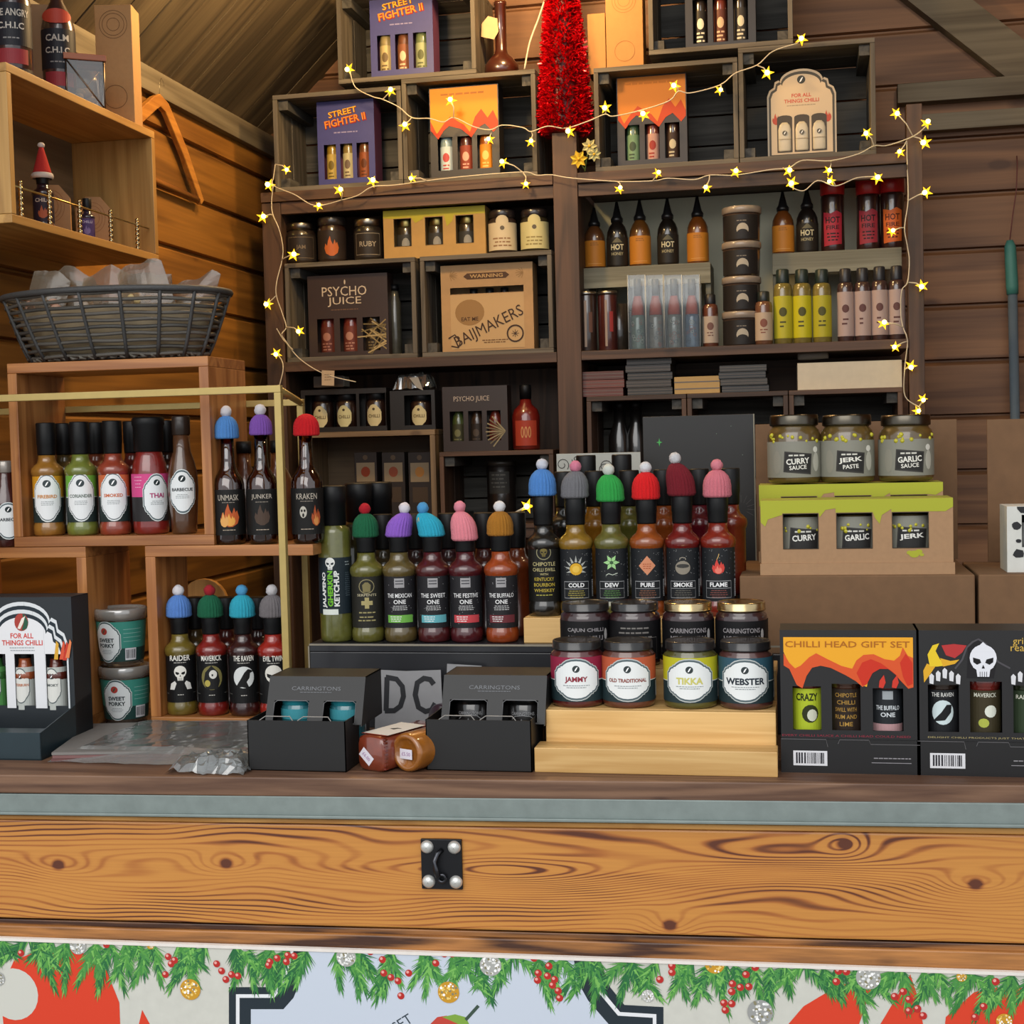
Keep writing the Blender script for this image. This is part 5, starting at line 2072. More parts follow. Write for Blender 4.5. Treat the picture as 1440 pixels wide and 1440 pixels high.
# second and third row behind them
zk2 = zk + .022
x0_, x1_ = X(775, KY + .045, zk2), X(1033, KY + .045, zk2)
t = thing('wood_block', 'taller dark plank stand behind the pine block carrying the spare chilli bottles', 'block', ((x0_ + x1_) / 2, KY + .045, zr1), 0)
bx(t, 'plank', W_DARK, x0_ - t.location.x, 0, 0, x1_ - t.location.x, .090, zk2 - zr1, .001)
for i, (px, c) in enumerate(((795, '#20201c'), (838, '#a8701c'), (886, '#6a6a2c'), (934, '#a4501c'), (984, '#6a1020'), (1027, '#8a2a18'))):
    sauce_bottle(px, KY + .072, zk2, c, None, ('near-black', 'amber', 'olive', 'orange', 'crimson', 'brick red')[i] + ' sauce bottle with bare black cap behind the hatted row', H=.182, R=.0238)
for px, wh in ((822, 'grey'), (872, 'bright green')):
    sauce_bottle(px + 4, KY + .108, zk2, '#34301c', None, 'tall black-capped bottle before the white patterned card, behind the %s hat' % wh, None, H=.205, R=.0238)

# ================================================================ RIGHT SIDE OF THE COUNTER
# ---- two big gift boxes with windows
def px_box(pl, pr_, ybase, ytop, d, Yadd=0.0):
    a = onZ(pl, ybase, ZC)
    b_ = onZ(pr_, ybase, ZC)
    w_ = b_.x - a.x
    Y = a.y + Yadd
    xc = (a.x + b_.x) / 2
    return xc, Y, w_, Z((pl + pr_) / 2, ytop, Y) - ZC


xc, Yg, wg, hg = px_box(1099, 1292, 1085, 886, .06)
k_ = wg / 193.0         # metres per pixel on the face


def gpx(px, py, left, base):
    return (px - left) * k_ - wg / 2, (base - py) * k_


def gift(left, base, label, wins, art, phrase, bottles, kgrey=.55):
    x_ = X(left + 96, Yg, ZC + .05)
    t = windowed_box('bottle_gift_box', label, 'gift box', (x_, Yg, ZC), wg, hg, .062, 0, plain('#161517', .45), wins, art, side_m=plain('#1a181a', .5))
    mb = MB()
    mb.box(-wg / 2 - .0006, -.0035, 0, wg / 2 + .0006, -.0014, .041)
    sl = mb.build('sleeve', plain('#100f11', .45), t)
    p = Pr()
    p.barcode(-wg / 2 + .014, .009, -wg / 2 + .054, .027, 1)
    p.lines(wg / 2 - .032, .020, .045, 1, .002, .0012, '#8f8c90', 1)
    p.rect(wg / 2 - .056, .0135, wg / 2 - .010, .0143, '#8f8c90', 1)
    p.line([(-wg / 2, .041), (-.028, .041), (-.026, .032)], .0006, '#6a686a', 1)
    p.line([(-.014, .036), (-.012, .041), (.022, .041), (.024, .036), (wg / 2, .036)], .0006, '#6a686a', 1)
    p.build('print', t, flat(-.0035))
    mb = MB()
    mb.box(-wg / 2 + .002, .002, .0014, wg / 2 - .002, .060, .030)
    mb.build('insert', plain('#141315', .6), t)
    for i, ((u0, v0, u1, v1), (c, lp)) in enumerate(zip(wins, bottles)):
        u = (u0 + u1) / 2
        b2 = thing('sauce_bottle', phrase[i], 'bottle', (x_ + u, Yg + .0235, ZC + .0305), 0)
        a_, c_ = woozy(None, None, .140, .0200)
        a_.build('glass_body', sauce(c), b2)
        c_.build('cap', CAPBLK, b2)
        if lp:
            lp.items = [([(q_[0], q_[1] * .92) for q_ in vs_], fs_, cc_, LL_) for vs_, fs_, cc_, LL_ in lp.items]
            set_label(b2, lp, .0189, .0195)
    return t, x_


# flames gift box
left, base = 1099, 1085
g_ = lambda x_, y_: gpx(x_, y_, left, base)
p = Pr()
u0_, v0_ = g_(1104, 889)
u1_, _ = g_(1284, 889)
wins = [(*g_(1116, 1023), *g_(1156, 960)), (*g_(1171, 1023), *g_(1211, 956)), (*g_(1228, 1023), *g_(1270, 962))]
p.rect(u0_, g_(0, 905)[1], u1_, v0_, '#e6a32a', 1)
fl_pts = [(1104, 910), (1115, 935), (1122, 958), (1129, 962), (1134, 945), (1142, 930), (1155, 927), (1170, 929), (1190, 940), (1205, 948), (1214, 958), (1220, 960), (1222, 950), (1228, 938), (1238, 930), (1250, 930), (1260, 938), (1268, 950), (1276, 960), (1284, 955), (1284, 905), (1104, 905)]
p.poly([g_(*q) for q in fl_pts], '#e6a32a', 1)
red = [(1104, 912), (1112, 926), (1120, 934), (1128, 930), (1140, 918), (1150, 912), (1165, 920), (1185, 930), (1200, 934), (1206, 922), (1216, 914), (1230, 913), (1245, 920), (1258, 922), (1266, 915), (1270, 903), (1277, 915), (1284, 918), (1284, 960), (1277, 962), (1266, 950), (1258, 940), (1248, 933), (1236, 934), (1226, 942), (1220, 956), (1214, 960), (1205, 952), (1190, 943), (1170, 933), (1156, 930), (1144, 933), (1136, 945), (1130, 963), (1122, 958), (1112, 935), (1104, 930)]
p.poly([g_(*q) for q in red], '#d2542a', 2)
red2 = [(1206, 940), (1214, 925), (1226, 920), (1240, 926), (1256, 938), (1262, 944), (1250, 934), (1238, 934), (1228, 940), (1220, 956), (1214, 958)]
p.poly([g_(*q) for q in red2], '#c4321f', 3)
p.poly([g_(*q) for q in [(1266, 925), (1274, 912), (1283, 925), (1283, 955), (1276, 958), (1270, 945)]], '#c4321f', 3)
p.text('CHILLI HEAD GIFT SET', *g_(1193, 899), .0075, '#a8641e', 3, .15, .01, fit=.145)
p.text('EVERY CHILLI SAUCE A CHILLI HEAD COULD NEED', *g_(1190, 1031), .0026, '#8c3040', 2, .15, 0, fit=.150)
for a_, r_ in ((1240, .35), (1258, .5)):
    u, v = g_(a_, 958)
    p.poly([(u - .003, v - .002), (u - .002, v + .006), (u + .003, v + .013), (u + .005, v + .004), (u + .002, v - .003)], '#c8382a', 4)
lpA = Pr()
lpA.rect(-.03, 0, .03, .055, '#a8b82a')
lpA.text('CRAZY', 0, .044, .010, '#23280f', 1, .026, .03)
lpA.ell(.004, .022, .010, .012, '#2c3014', 1, 14)
lpA.ell(.006, .020, .006, .008, '#c9cbb8', 2, 12)
lpB = Pr()
lpB.rect(-.03, 0, .03, .055, '#2a1f18')
for i_, tx in enumerate(('CHIPOTLE', 'CHILLI', 'SWILL WITH', 'RUM AND', 'LIME')):
    lpB.text(tx, 0, .047 - i_ * .0095, .0055, '#a8823c', 1, .026, .01)
lpC = Pr()
lpC.rect(-.03, 0, .03, .055, '#23262a')
lpC.rect(-.006, .042, .006, .053, '#9aa0a4', 1)
lpC.text('THE BUFFALO', 0, .031, .006, '#d0d6da', 1, .028, .02, fit=.028)
lpC.text('ONE', 0, .022, .006, '#d0d6da', 1, .028, .02)
lpC.rect(-.02, .0, .02, .010, '#b08a8c', 1)
gift(left, base, 'dark gift box printed with orange and red flames, three sauce bottles in its windows', wins, p,
     ['small sauce bottle with lime green label in the flame gift box', 'small brown sauce bottle with gold lettering in the flame gift box', 'small sauce bottle with grey label in the flame gift box'],
     [('#6a2018', lpA), ('#4a2818', lpB), ('#7a2818', lpC)])

# skull gift box
left = 1294
base = 1087
p = Pr()
p.poly([g_(*q) for q in [(1311, 945), (1304, 955), (1303, 938), (1308, 928), (1318, 932), (1326, 922)]], '#d8a42a', 2)
p.poly([g_(*q) for q in [(1312, 932), (1309, 915), (1316, 902), (1325, 899), (1320, 910), (1326, 922), (1338, 930), (1322, 932)]], '#e0c02a', 3)
p.poly([g_(*q) for q in [(1326, 920), (1340, 924), (1352, 922), (1346, 928), (1330, 932)]], '#d8a42a', 3)
p.poly([g_(*q) for q in [(1328, 902), (1345, 900), (1362, 902), (1356, 912), (1346, 920), (1334, 916)]], '#b03434', 2)
p.line([g_(*q) for q in [(1346, 935), (1356, 922), (1362, 905), (1370, 897), (1378, 893), (1388, 900), (1396, 912), (1404, 925), (1420, 934)]], .0022, '#4a484c', 2)
p.poly([g_(*q) for q in [(1364, 905), (1378, 893), (1394, 903), (1402, 925), (1398, 948), (1362, 948)]], '#1c1a1d', 1)
u, v = g_(1384, 925)
p.skull(u, v, .0185, '#dcdde4', 4, '#161517', .95)
p.poly([(u - .012, v + .012), (u, v + .0235), (u + .012, v + .012)], '#dcdde4', 4)
p.text('grim', *g_(1436, 897), .0100, '#c9a44a', 2, .03, 0)
p.text('reaper', *g_(1440, 908), .0085, '#c9a44a', 2, .036, 0)
for c0, sg in ((1330, 1), (1440, -1)):
    for i_ in range(5):
        u, v = g_(c0 - 16 + i_ * 9, 950 - (4 - abs(i_ - 2) * 2) * 2)
        p.poly([(u - .0022, v - .005), (u + .0022, v - .006), (u + .003, v + .004), (u, v + .007), (u - .0025, v + .004)], '#d4d4d8', 3)
p.text('DELIGHT CHILLI PRODUCTS JUST THAT LITTLE BIT', *g_(1392, 1033), .0026, '#a89a6a', 2, .14, 0, fit=.140)
wins = [(*g_(1309, 1025), *g_(1351, 958)), (*g_(1366, 1025), *g_(1409, 953)), (*g_(1424, 1025), *g_(1464, 958))]
lpA = Pr()
lpA.rect(-.03, 0, .03, .055, '#1c1d20')
lpA.text('THE RAVEN', 0, .049, .0055, '#d4d4d0', 1, .026, .01)
lpA.ell(0, .026, .0125, .0160, '#c9d8da', 1, 20)
lpA.poly([(-.012, .014), (-.002, .026), (.004, .036), (.010, .036), (.009, .026), (.002, .016)], '#17181a', 2)
lpB = Pr()
lpB.rect(-.03, 0, .03, .055, '#3a3320')
lpB.text('MAVERICK', 0, .049, .0055, '#d4d4c4', 1, .026, .01)
lpB.ell(.006, .028, .007, .008, '#d8dccf', 1, 14)
lpB.ell(-.002, .013, .006, .006, '#a8b04a', 1, 12)
lpC = Pr()
lpC.rect(-.03, 0, .03, .055, '#2c3a26')
lpC.text('RANGER', 0, .047, .0055, '#d4d4c4', 1, .026, .01)
gift(left, base, 'black gift box with a white skull, gold lettering and three sauce bottles', wins, p,
     ['small sauce bottle with a raven label in the skull gift box', 'small sauce bottle with an olive hooded figure label in the skull gift box', 'small dark green sauce bottle in the skull gift box at the frame edge'],
     [('#2a1a14', lpA), ('#7a2018', lpB), ('#26331c', lpC)])

# ---- kraft display cartons behind
KY0 = 1.99
zk1 = Z(1200, 809, KY0)
xa, xb = X(1040, KY0, zk1), X(1371, KY0, zk1)
WK = wset('#86623f', '#6b4c30', freq=1.2, rough=.8, knots=.1, contrast=.5)


def carton(name, label, x0, x1, Y0, Y1, z0, z1, bh_, m, bx0=None, bx1=None):
    t = thing(name, label, 'carton', ((x0 + x1) / 2, Y0, z0), 0)
    mb = MB()
    hw_ = (x1 - x0) / 2
    mb.box(-hw_, 0, 0, hw_, Y1 - Y0, z1 - z0)
    mb.build('carton', m, t, None, .002)
    mb = MB()
    a_ = (bx0 - (x0 + x1) / 2) if bx0 is not None else -hw_
    b_ = (bx1 - (x0 + x1) / 2) if bx1 is not None else hw_
    mb.box(a_, Y1 - Y0 - .004, z1 - z0, b_, Y1 - Y0, z1 - z0 + bh_)
    mb.build('back_flap', m, t, None, .0005)
    return t


KB = plain('#745539', .8, bump=.15, bscale=60, var=.12)
zf = Z(1325, 590, KY0 + .25)
carton('kraft_carton', 'wide brown cardboard display carton under the lime green jar boxes', xa, xb, KY0, KY0 + .25, ZC, zk1, zf - zk1, KB, X(1062, KY0 + .25, zf), X(1345, KY0 + .25, zf))
xa2 = X(1376, KY0, zk1)
carton('kraft_carton', 'brown cardboard display carton under the white spotted box at the frame edge', xa2, xa2 + .30, KY0, KY0 + .20, ZC, zk1, Z(1400, 590, KY0 + .2) - zk1, KB, X(1388, KY0 + .2, 1.4), xa2 + .30)
mb = MB()

# ---- lime green jar boxes
GB = plain('#a5805c', .7, bump=.08, bscale=150)
LIME = '#a8ab32'


def sauce_jar_label(t1, t2, w_=.20):
    p = Pr()
    p.rect(-.10, 0, .10, .052, '#87867b')
    p.poly([(-.016, .008), (.024, .004), (.026, .034), (-.014, .038)], '#3a3836', 1)
    p.poly([(-.014, .010), (.022, .0065), (.024, .032), (-.012, .036)], '#2a2928', 2)
    p.lines(.004, .033, .028, 1, .003, .0022, '#cfcdc4', 3)
    p.text(t1, .005, .0235, .0085, '#e4e2da', 3, .032, .03, .07, fit=.033)
    if t2:
        p.text(t2, .005, .0145, .006, '#e4e2da', 3, .03, .02, .07)
    p.ell(-.026, .022, .007, .017, '#8d8a7e', 1, 12)
    p.ell(.033, .040, .0045, .0045, '#d8d6cc', 1, 12)
    p.ell(.034, .022, .006, .014, '#b4b2a6', 1, 12)
    return p


def jar_tall(x, Y, z, t1, t2, label, R=.036, H=.100, lid='#5a554c', lz=.08):
    t = thing('jar', label, 'jar', (x, Y, z), face(x, Y))
    mb = MB()
    mb.lathe([(r * R / .036, q * H / .1) for r, q in [(.032, 0), (.0350, .002), (.036, .006), (.036, .068), (.034, .076), (.0300, .081), (.0298, .086)]], 28)
    mb.build('glass_body', sauce('#6a5428'), t)
    mb = MB()
    mb.lathe([(r * R / .036, q * H / .1) for r, q in [(.0305, .083), (.0325, .084), (.0328, .086), (.0324, .097), (.0315, .0995), (.029, .0995), (.0285, .0985)]], 28)
    mb.build('lid', metal(lid, .3), t)
    # mustard bits floating at the shoulder
    mb = MB()
    rr_ = random.Random(int(x * 1000))
    for _ in range(14):
        a_ = rr_.uniform(-1.2, 1.2)
        mb.sphere(((R - .0008) * math.sin(a_), -(R - .0008) * math.cos(a_), H * rr_.uniform(.60, .70)), rr_.uniform(.002, .0035), 5)
    mb.build('sauce_pieces', plain('#b8b02c', .4), t)
    set_label(t, sauce_jar_label(t1, t2), R, lz * H)
    return t


def green_box(pl, pr_, ybase, ytop, Y, zb_, label, names, jl):
    w_ = X(pr_, Y, zb_) - X(pl, Y, zb_)
    xc_ = (X(pl, Y, zb_) + X(pr_, Y, zb_)) / 2
    h_ = Z((pl + pr_) / 2, ytop, Y) - zb_
    kk = w_ / (pr_ - pl)
    def q_(px, py):
        return (px - (pl + pr_) / 2) * kk, (ybase - py) * kk
    base_ = ybase
    wn = []
    for cx_ in (pl + 57, pl + 133, pl + 211):
        wn.append((*q_(cx_ - 25, ytop + 68), *q_(cx_ + 25, ytop + 17)))
    p = Pr()
    # lime splash across the top, ragged below
    top_v = h_
    pts = [(-w_ / 2, top_v), (-w_ / 2, top_v - .030), (-w_ / 2 + .006, top_v - .036), (-w_ / 2 + .010, top_v - .026), (wn[0][0] - .001, top_v - .020), (wn[0][0] - .001, wn[0][3] + .001), (wn[0][2] + .001, wn[0][3] + .001), (wn[0][2] + .002, top_v - .024), (wn[0][2] + .010, top_v - .014), (wn[1][0] - .001, top_v - .012),
           (wn[1][0] - .001, wn[1][3] + .001), (wn[1][2] + .001, wn[1][3] + .001), (wn[1][2] + .004, top_v - .026), (wn[1][2] + .010, top_v - .034), (wn[1][2] + .013, top_v - .022), (wn[2][0] - .001, top_v - .014), (wn[2][0] - .001, wn[2][3] + .001), (wn[2][2] + .001, wn[2][3] + .001), (w_ / 2 - .010, top_v - .018), (w_ / 2, top_v - .012), (w_ / 2, top_v)]
    p.poly(pts, LIME, 1)
    u, v = q_(pl + 216, ytop + 77)
    for du, dv_, r_ in ((0, 0, .007), (.006, .003, .005), (-.006, .002, .004), (.010, -.001, .003)):
        p.ell(u + du, v + dv_, r_, r_ * .7, LIME, 1, 10)
    # dark rounded rims of the windows
    for a_, b__, c_, d_ in wn:
        p.line([(a_, b__), (c_, b__), (c_, d_), (a_, d_)], .0012, '#3a3024', 2, True)
    t = windowed_box('jar_gift_box', label, 'gift box', (xc_, Y, zb_), w_, h_, .078, 0, GB, wn, p, side_m=plain('#9a9a3a', .6))
    mb = MB()
    mb.box(-w_ / 2 - .0016, -.004, 0, w_ / 2 + .0016, -.0015, .016)
    mb.build('front_fold', GB, t)
    for i, (a_, b__, c_, d_) in enumerate(wn):
        jar_tall(xc_ + (a_ + c_) / 2, Y + .040, zb_ + .0013, names[i], '', jl % ('CURRY', 'GARLIC', 'JERK')[i].lower() if 0 else jl % ('first', 'middle', 'last')[i], R=.0335, H=h_ * .93, lz=.27)
    return t


GYf = KY0 + .012
green_box(1071, 1341, 808, 702, GYf, zk1, 'kraft jar gift box with a lime green splash, nearest the street', ('CURRY', 'GARLIC', 'JERK'), 'brown sauce jar in the %s window of the nearer lime green box')
GYb = GYf + .088
zsb = zk1 + .010
hgt2 = Z(1200, 679, GYb)
t = thing('cardboard_pad', 'thin folded cardboard pad under the rear lime green box', 'cardboard', (X(1195, GYb, zk1), GYb + .004, zk1), 0)
bx(t, 'pad', KB, -.11, 0, 0, .11, .07, zsb - zk1 - .0005, 0)
green_box(1069, 1327, 792, 680, GYb, zsb, 'kraft jar gift box with a lime green splash, the rear one behind its twin', ('CURRY', 'JERK', 'GARLIC'), 'sauce jar in the %s window of the rear lime green box')
zj = hgt2 + .0012
for px, t1, t2, lb in ((1117, 'CURRY', 'SAUCE', 'curry sauce jar with grey label on top of the rear lime green box'), (1191, 'JERK', 'PASTE', 'jerk paste jar with grey label, middle jar on top of the rear lime green box'), (1274, 'GARLIC', 'SAUCE', 'garlic sauce jar on top of the rear lime box beside the wall post')):
    Yj = GYb + .039
    zb_ = Z(px, 674, Yj)
    jar_tall(X(px, Yj, zj + .04), Yj, max(zj, hgt2 + .0006), t1, t2, lb, R=.0385, H=(Z(px, 583, Yj) - zj))

# white spotted box at the frame edge
Yw = KY0 + .03
xw = X(1416, Yw, zk1 + .05)
p = Pr()
rr_ = random.Random(3)
for u, v, r_ in ((-.050, .030, .006), (-.042, .105, .008), (-.053, .075, .005), (-.02, .118, .007), (-.050, .050, .003), (-.030, .020, .006), (.01, .112, .006), (.04, .03, .01)):
    p.poly([(u + r_ * (1 + .4 * rr_.random()) * math.cos(a_), v + r_ * (1 + .5 * rr_.random()) * math.sin(a_)) for a_ in [2 * PI * i / 9 for i in range(9)]], '#2a2a2c', 1)
hw5, hh5 = .0645, Z(1425, 712, Yw) - zk1 - .0005
p.items = [([(max(-hw5, min(hw5, q_[0])), min(hh5, q_[1] * .85)) for q_ in vs_], fs_, c_, L_) for vs_, fs_, c_, L_ in p.items]
windowed_box('jar_gift_box', 'white box with black blotches on the brown carton at the frame edge', 'gift box', (xw + .065, Yw, zk1), .13, Z(1425, 712, Yw) - zk1, .07, 0, plain('#cfcfc8', .5), [(-.046, .034, -.012, .078)], p)
t = thing('jar', 'dark round jar showing in the window of the white blotched box', 'jar', (xw + .036, Yw + .036, zk1 + .0013), 0)
t.scale = (.95, .95, .84)
mb = MB()
mb.lathe([(.026, 0), (.0285, .002), (.029, .07), (.024, .08)], 24)
mb.build('glass_body', sauce('#9a9a96'), t)
mb = MB()
mb.lathe([(.0255, .078), (.026, .079), (.026, .092), (.024, .094)], 24)
mb.build('lid', CAPBLK, t)
p = Pr()
p.ell(.0, .038, .014, .018, '#4a4a4c', 1, 18)
set_label(t, p, .0290, .0)

# ---- dark board and white patterned card behind the chilli bottles
Yd = 2.30
zd0, zd1 = zr1, Z(985, 584, Yd)
xd0, xd1 = X(905, Yd, 1.4), X(1062, Yd, 1.4)
zd0 = Z(985, 800, Yd)
t = thing('dark_menu_board', 'plain dark grey board with a tiny green star leaning behind the chilli bottles', 'board', ((xd0 + xd1) / 2, Yd, ZC), 0)
hb = zd1 - ZC
mb = MB()
wdd = (xd1 - xd0) / 2
mb.box(-wdd, 0, 0, wdd, .004, hb)
mb.build('board', plain('#1e1d1c', .5), t, None, .0008)
p = Pr()
u, v = (931 - 985) * .00116, hb - (620 - 584) * .00116
p.poly([(u, v + .007), (u + .0012, v + .0012), (u + .005, v), (u + .0012, v - .0012), (u, v - .007), (u - .0012, v - .0012), (u - .005, v), (u - .0012, v + .0012)], '#4fae5a', 1)
for a_ in range(-30, 91, 24):
    q = math.radians(a_)
    cu, cv = (1042 - 985) * .00116, hb - (714 - 584) * .00116
    p.line([(cu + .010 * math.cos(q), cv + .010 * math.sin(q)), (cu + .022 * math.cos(q), cv + .022 * math.sin(q))], .0008, '#55524f', 1)
for (a_, b_) in ((948, 640), (1010, 610), (1045, 640), (925, 660), (1030, 600)):
    p.ell((a_ - 985) * .00116, hb - (b_ - 584) * .00116, .0007, .0007, '#7a8a7a', 1, 6)
p.build('print', t, flat(0))
bx(t, 'pale_edge', plain('#8d8672', .6), wdd - .0018, -.0008, 0, wdd, -.0001, hb, 0)
Yp = 2.25
xp0, xp1 = X(783, Yp, 1.4), X(901, Yp, 1.4)
zp1 = Z(842, 637, Yp)
t = thing('patterned_card', 'white card with scrolling black linework behind the spare bottles', 'card', ((xp0 + xp1) / 2, Yp, ZC), 0)
mb = MB()
mb.box(-(xp1 - xp0) / 2, 0, 0, (xp1 - xp0) / 2, .003, zp1 - ZC)
mb.build('card', plain('#a8a79e', .6), t, None, .0005)
p = Pr()
rr_ = random.Random(9)
for _ in range(16):
    cu, cv = rr_.uniform(-.06, .06), zp1 - ZC - rr_.uniform(.008, .12)
    r_ = rr_.uniform(.006, .016)
    a0 = rr_.uniform(0, 6)
    p.line([(max(-.067, min(.067, cu + r_ * (1 - i_ / 24) * math.cos(a0 + i_ * .45))), cv + r_ * (1 - i_ / 24) * math.sin(a0 + i_ * .45)) for i_ in range(18)], .0011, '#2d2c2a', 1)
p.build('print', t, flat(0))

# ================================================================ BOOKCASE SHELVES
zdeck = Z(835, 242, SY)
zs2 = Z(815, 494, SY)
x_l0, x_l1 = X(372, SY, 1.8), X(398, SY, 1.8)
x_m0, x_m1 = X(781, SY, 1.8), X(815, SY, 1.8)
x_r0, x_r1 = X(1277, SY, 1.8), X(1299, SY, 1.8)
zbot = 0.0
bk = thing('bookcase', 'tall dark stained timber bookcase of two bays against the back wall', 'bookcase', ((x_l0 + x_r1) / 2, SY, 0), 0)
ox = bk.location.x


def bb(nm, x0, z0, x1, z1, y0=0.0, y1=BY - SY - .02, m=None, **kw):
    return bx(bk, nm, m or W_DARK, x0 - ox, y0, z0, x1 - ox, y1, z1, **kw)


ztree = Z(795, 186, SY)
bb('upright', x_l0, 0, x_l1, zdeck - .024)
bb('upright', x_m0, 0, x_m1, ztree, 0, .035)
bb('upright', x_m0 + .003, 0, x_m1 - .003, zdeck - .03, .036)
zpost = Z(1285, 146, SY)
bb('upright', x_r0, 0, x_r1, zpost, 0, .045)
bb('shelf_board', x_l0, zdeck - .022, x_m0 - .0005, zdeck, -.004)
bb('shelf_board', x_m1 + .0005, zdeck - .022, x_r0 - .0005, zdeck, -.004)
bb('rail', x_m1 + .0005, zdeck - .050, x_r0 - .0005, zdeck - .023, .004, .02)
bb('rail', x_l1, zdeck - .050, x_m0, zdeck - .023, .004, .02)
bb('shelf_board', x_l1 + .0005, zs2 - .022, x_m0 - .0005, zs2, -.003)
bb('shelf_board', x_m1 + .0005, zs2 - .020, x_r0 - .0005, zs2, -.003)
zs3 = Z(1000, 552, SY) - .20
zs3l = Z(520, 606, SY) - .225
bb('shelf_board', x_l1 + .0005, zs3l - .022, x_m0 - .0005, zs3l)
bb('shelf_board', x_m1 + .0005, zs3 - .022, x_r0 - .0005, zs3)
# pale back board in the right bay
bx(bk, 'back_board', plain('#d0d0b8', .6, bump=.1, bscale=8, var=.1), x_m1 - ox, BY - SY - .045, zs2, x_r0 - ox, BY - SY - .035, zdeck - .024, 0)
bx(bk, 'back_board', W_DARK, x_l1 - ox, BY - SY - .045, zs3l, x_m0 - ox, BY - SY - .035, zdeck - .024, 0)
bx(bk, 'back_board', W_DARK, x_m1 - ox, BY - SY - .045, zs3, x_r0 - ox, BY - SY - .035, zs2 - .022, 0)


# ---- grey wooden crates
def crate(label, pl, pr_, pyb, pyt, Y=None, d=.20, z0=None, m=W_GREY, mi=W_GREYIN, x0=None, x1=None, z1=None, group=None, th=.010):
    Y = SY if Y is None else Y
    z0 = Z((pl + pr_) / 2, pyb, Y) if z0 is None else z0
    z1 = Z((pl + pr_) / 2, pyt, Y) if z1 is None else z1
    zm = (z0 + z1) / 2
    x0 = X(pl, Y, zm) if x0 is None else x0
    x1 = X(pr_, Y, zm) if x1 is None else x1
    t = thing('wooden_crate', label, 'crate', ((x0 + x1) / 2, Y, z0), 0, group)
    w_, h_ = x1 - x0, z1 - z0
    hw_ = w_ / 2
    nsl = 2
    dd = d / nsl
    for i in range(nsl):
        ya, yb = i * dd, (i + 1) * dd - .006
        bx(t, 'slat', m, -hw_, ya, 0, hw_, yb, th)
        bx(t, 'slat', m, -hw_, ya, h_ - th, hw_, yb, h_)
        bx(t, 'slat', m, -hw_, ya, th + .0003, -hw_ + th, yb, h_ - th - .0003)
        bx(t, 'slat', m, hw_ - th, ya, th + .0003, hw_, yb, h_ - th - .0003)
    n = 3
    bhh = (h_ - 2 * th) / n
    for i in range(n):
        bx(t, 'back_slat', mi, -hw_ + th, d - .012, th + i * bhh + .002, hw_ - th, d - .006, th + (i + 1) * bhh - .002)
    c = .022
    for sx_ in (-1, 1):
        for sz_ in (0, 1):
            xx = -hw_ + th if sx_ < 0 else hw_ - th - c
            zz = th if sz_ == 0 else h_ - th - c
            bx(t, 'corner_block', mi, xx, .012, zz + (.0003 if not sz_ else -.0003), xx + c, d - .013, zz + c - (0 if sz_ else .0003) , .0005)
    t['_'] = 0
    del t['_']
    return t, x0, x1, z0, z1


CA = crate('grey crate on the bookcase beside the left wall, holding a blue carton', 385, 565, 0, 127, z0=zdeck)
zA1 = CA[4]
CB = crate('grey crate holding the flame box, between the blue carton crate and the tinsel cone', 567, 754, 0, 104, z0=zdeck, x0=CA[2] + .002)
CC = crate('upper grey crate near the roof boards holding the topmost blue carton', 474, 668, 0, -70, z0=max(CA[4], CB[4]) + .0005, z1=EAVE + (X(474, SY, 2.3) - LX) * PITCH - .014)
CD = crate('grey crate right of the tinsel cone holding a dimmer flame box', 836, 1038, 0, 88, z0=zdeck)
CE = crate('grey crate holding the cream arched gift box', 1040, 1232, 0, 60, z0=zdeck, x0=CD[2] + .002, x1=X(1232, SY, 2.08))
CF = crate('uppermost grey crate holding a black gift box, under the roof', 911, 1114, 0, -95, z0=max(CD[4], CE[4]) + .0005)
CG = crate('grey crate on the middle shelf holding the dark brown gift box', 402, 585, 0, 366, z0=zs2)
CH = crate('grey crate on the middle shelf holding the kraft lettered box', 592, 777, 0, 356, z0=zs2)
CI = crate('dark crate on the bottom shelf under the red flat packs', 826, 966, 0, 556, z0=zs3, z1=Z(895, 556, SY), m=W_DARK)
CJ = crate('dark crate on the bottom shelf under the black flat packs', 969, 1109, 0, 552, z0=zs3, x0=CI[2] + .002, z1=CI[4], m=W_DARK)
CK = crate('dark crate on the bottom shelf under the long white box', 1113, 1270, 0, 546, z0=zs3, x0=CJ[2] + .002, z1=CI[4], m=W_DARK)


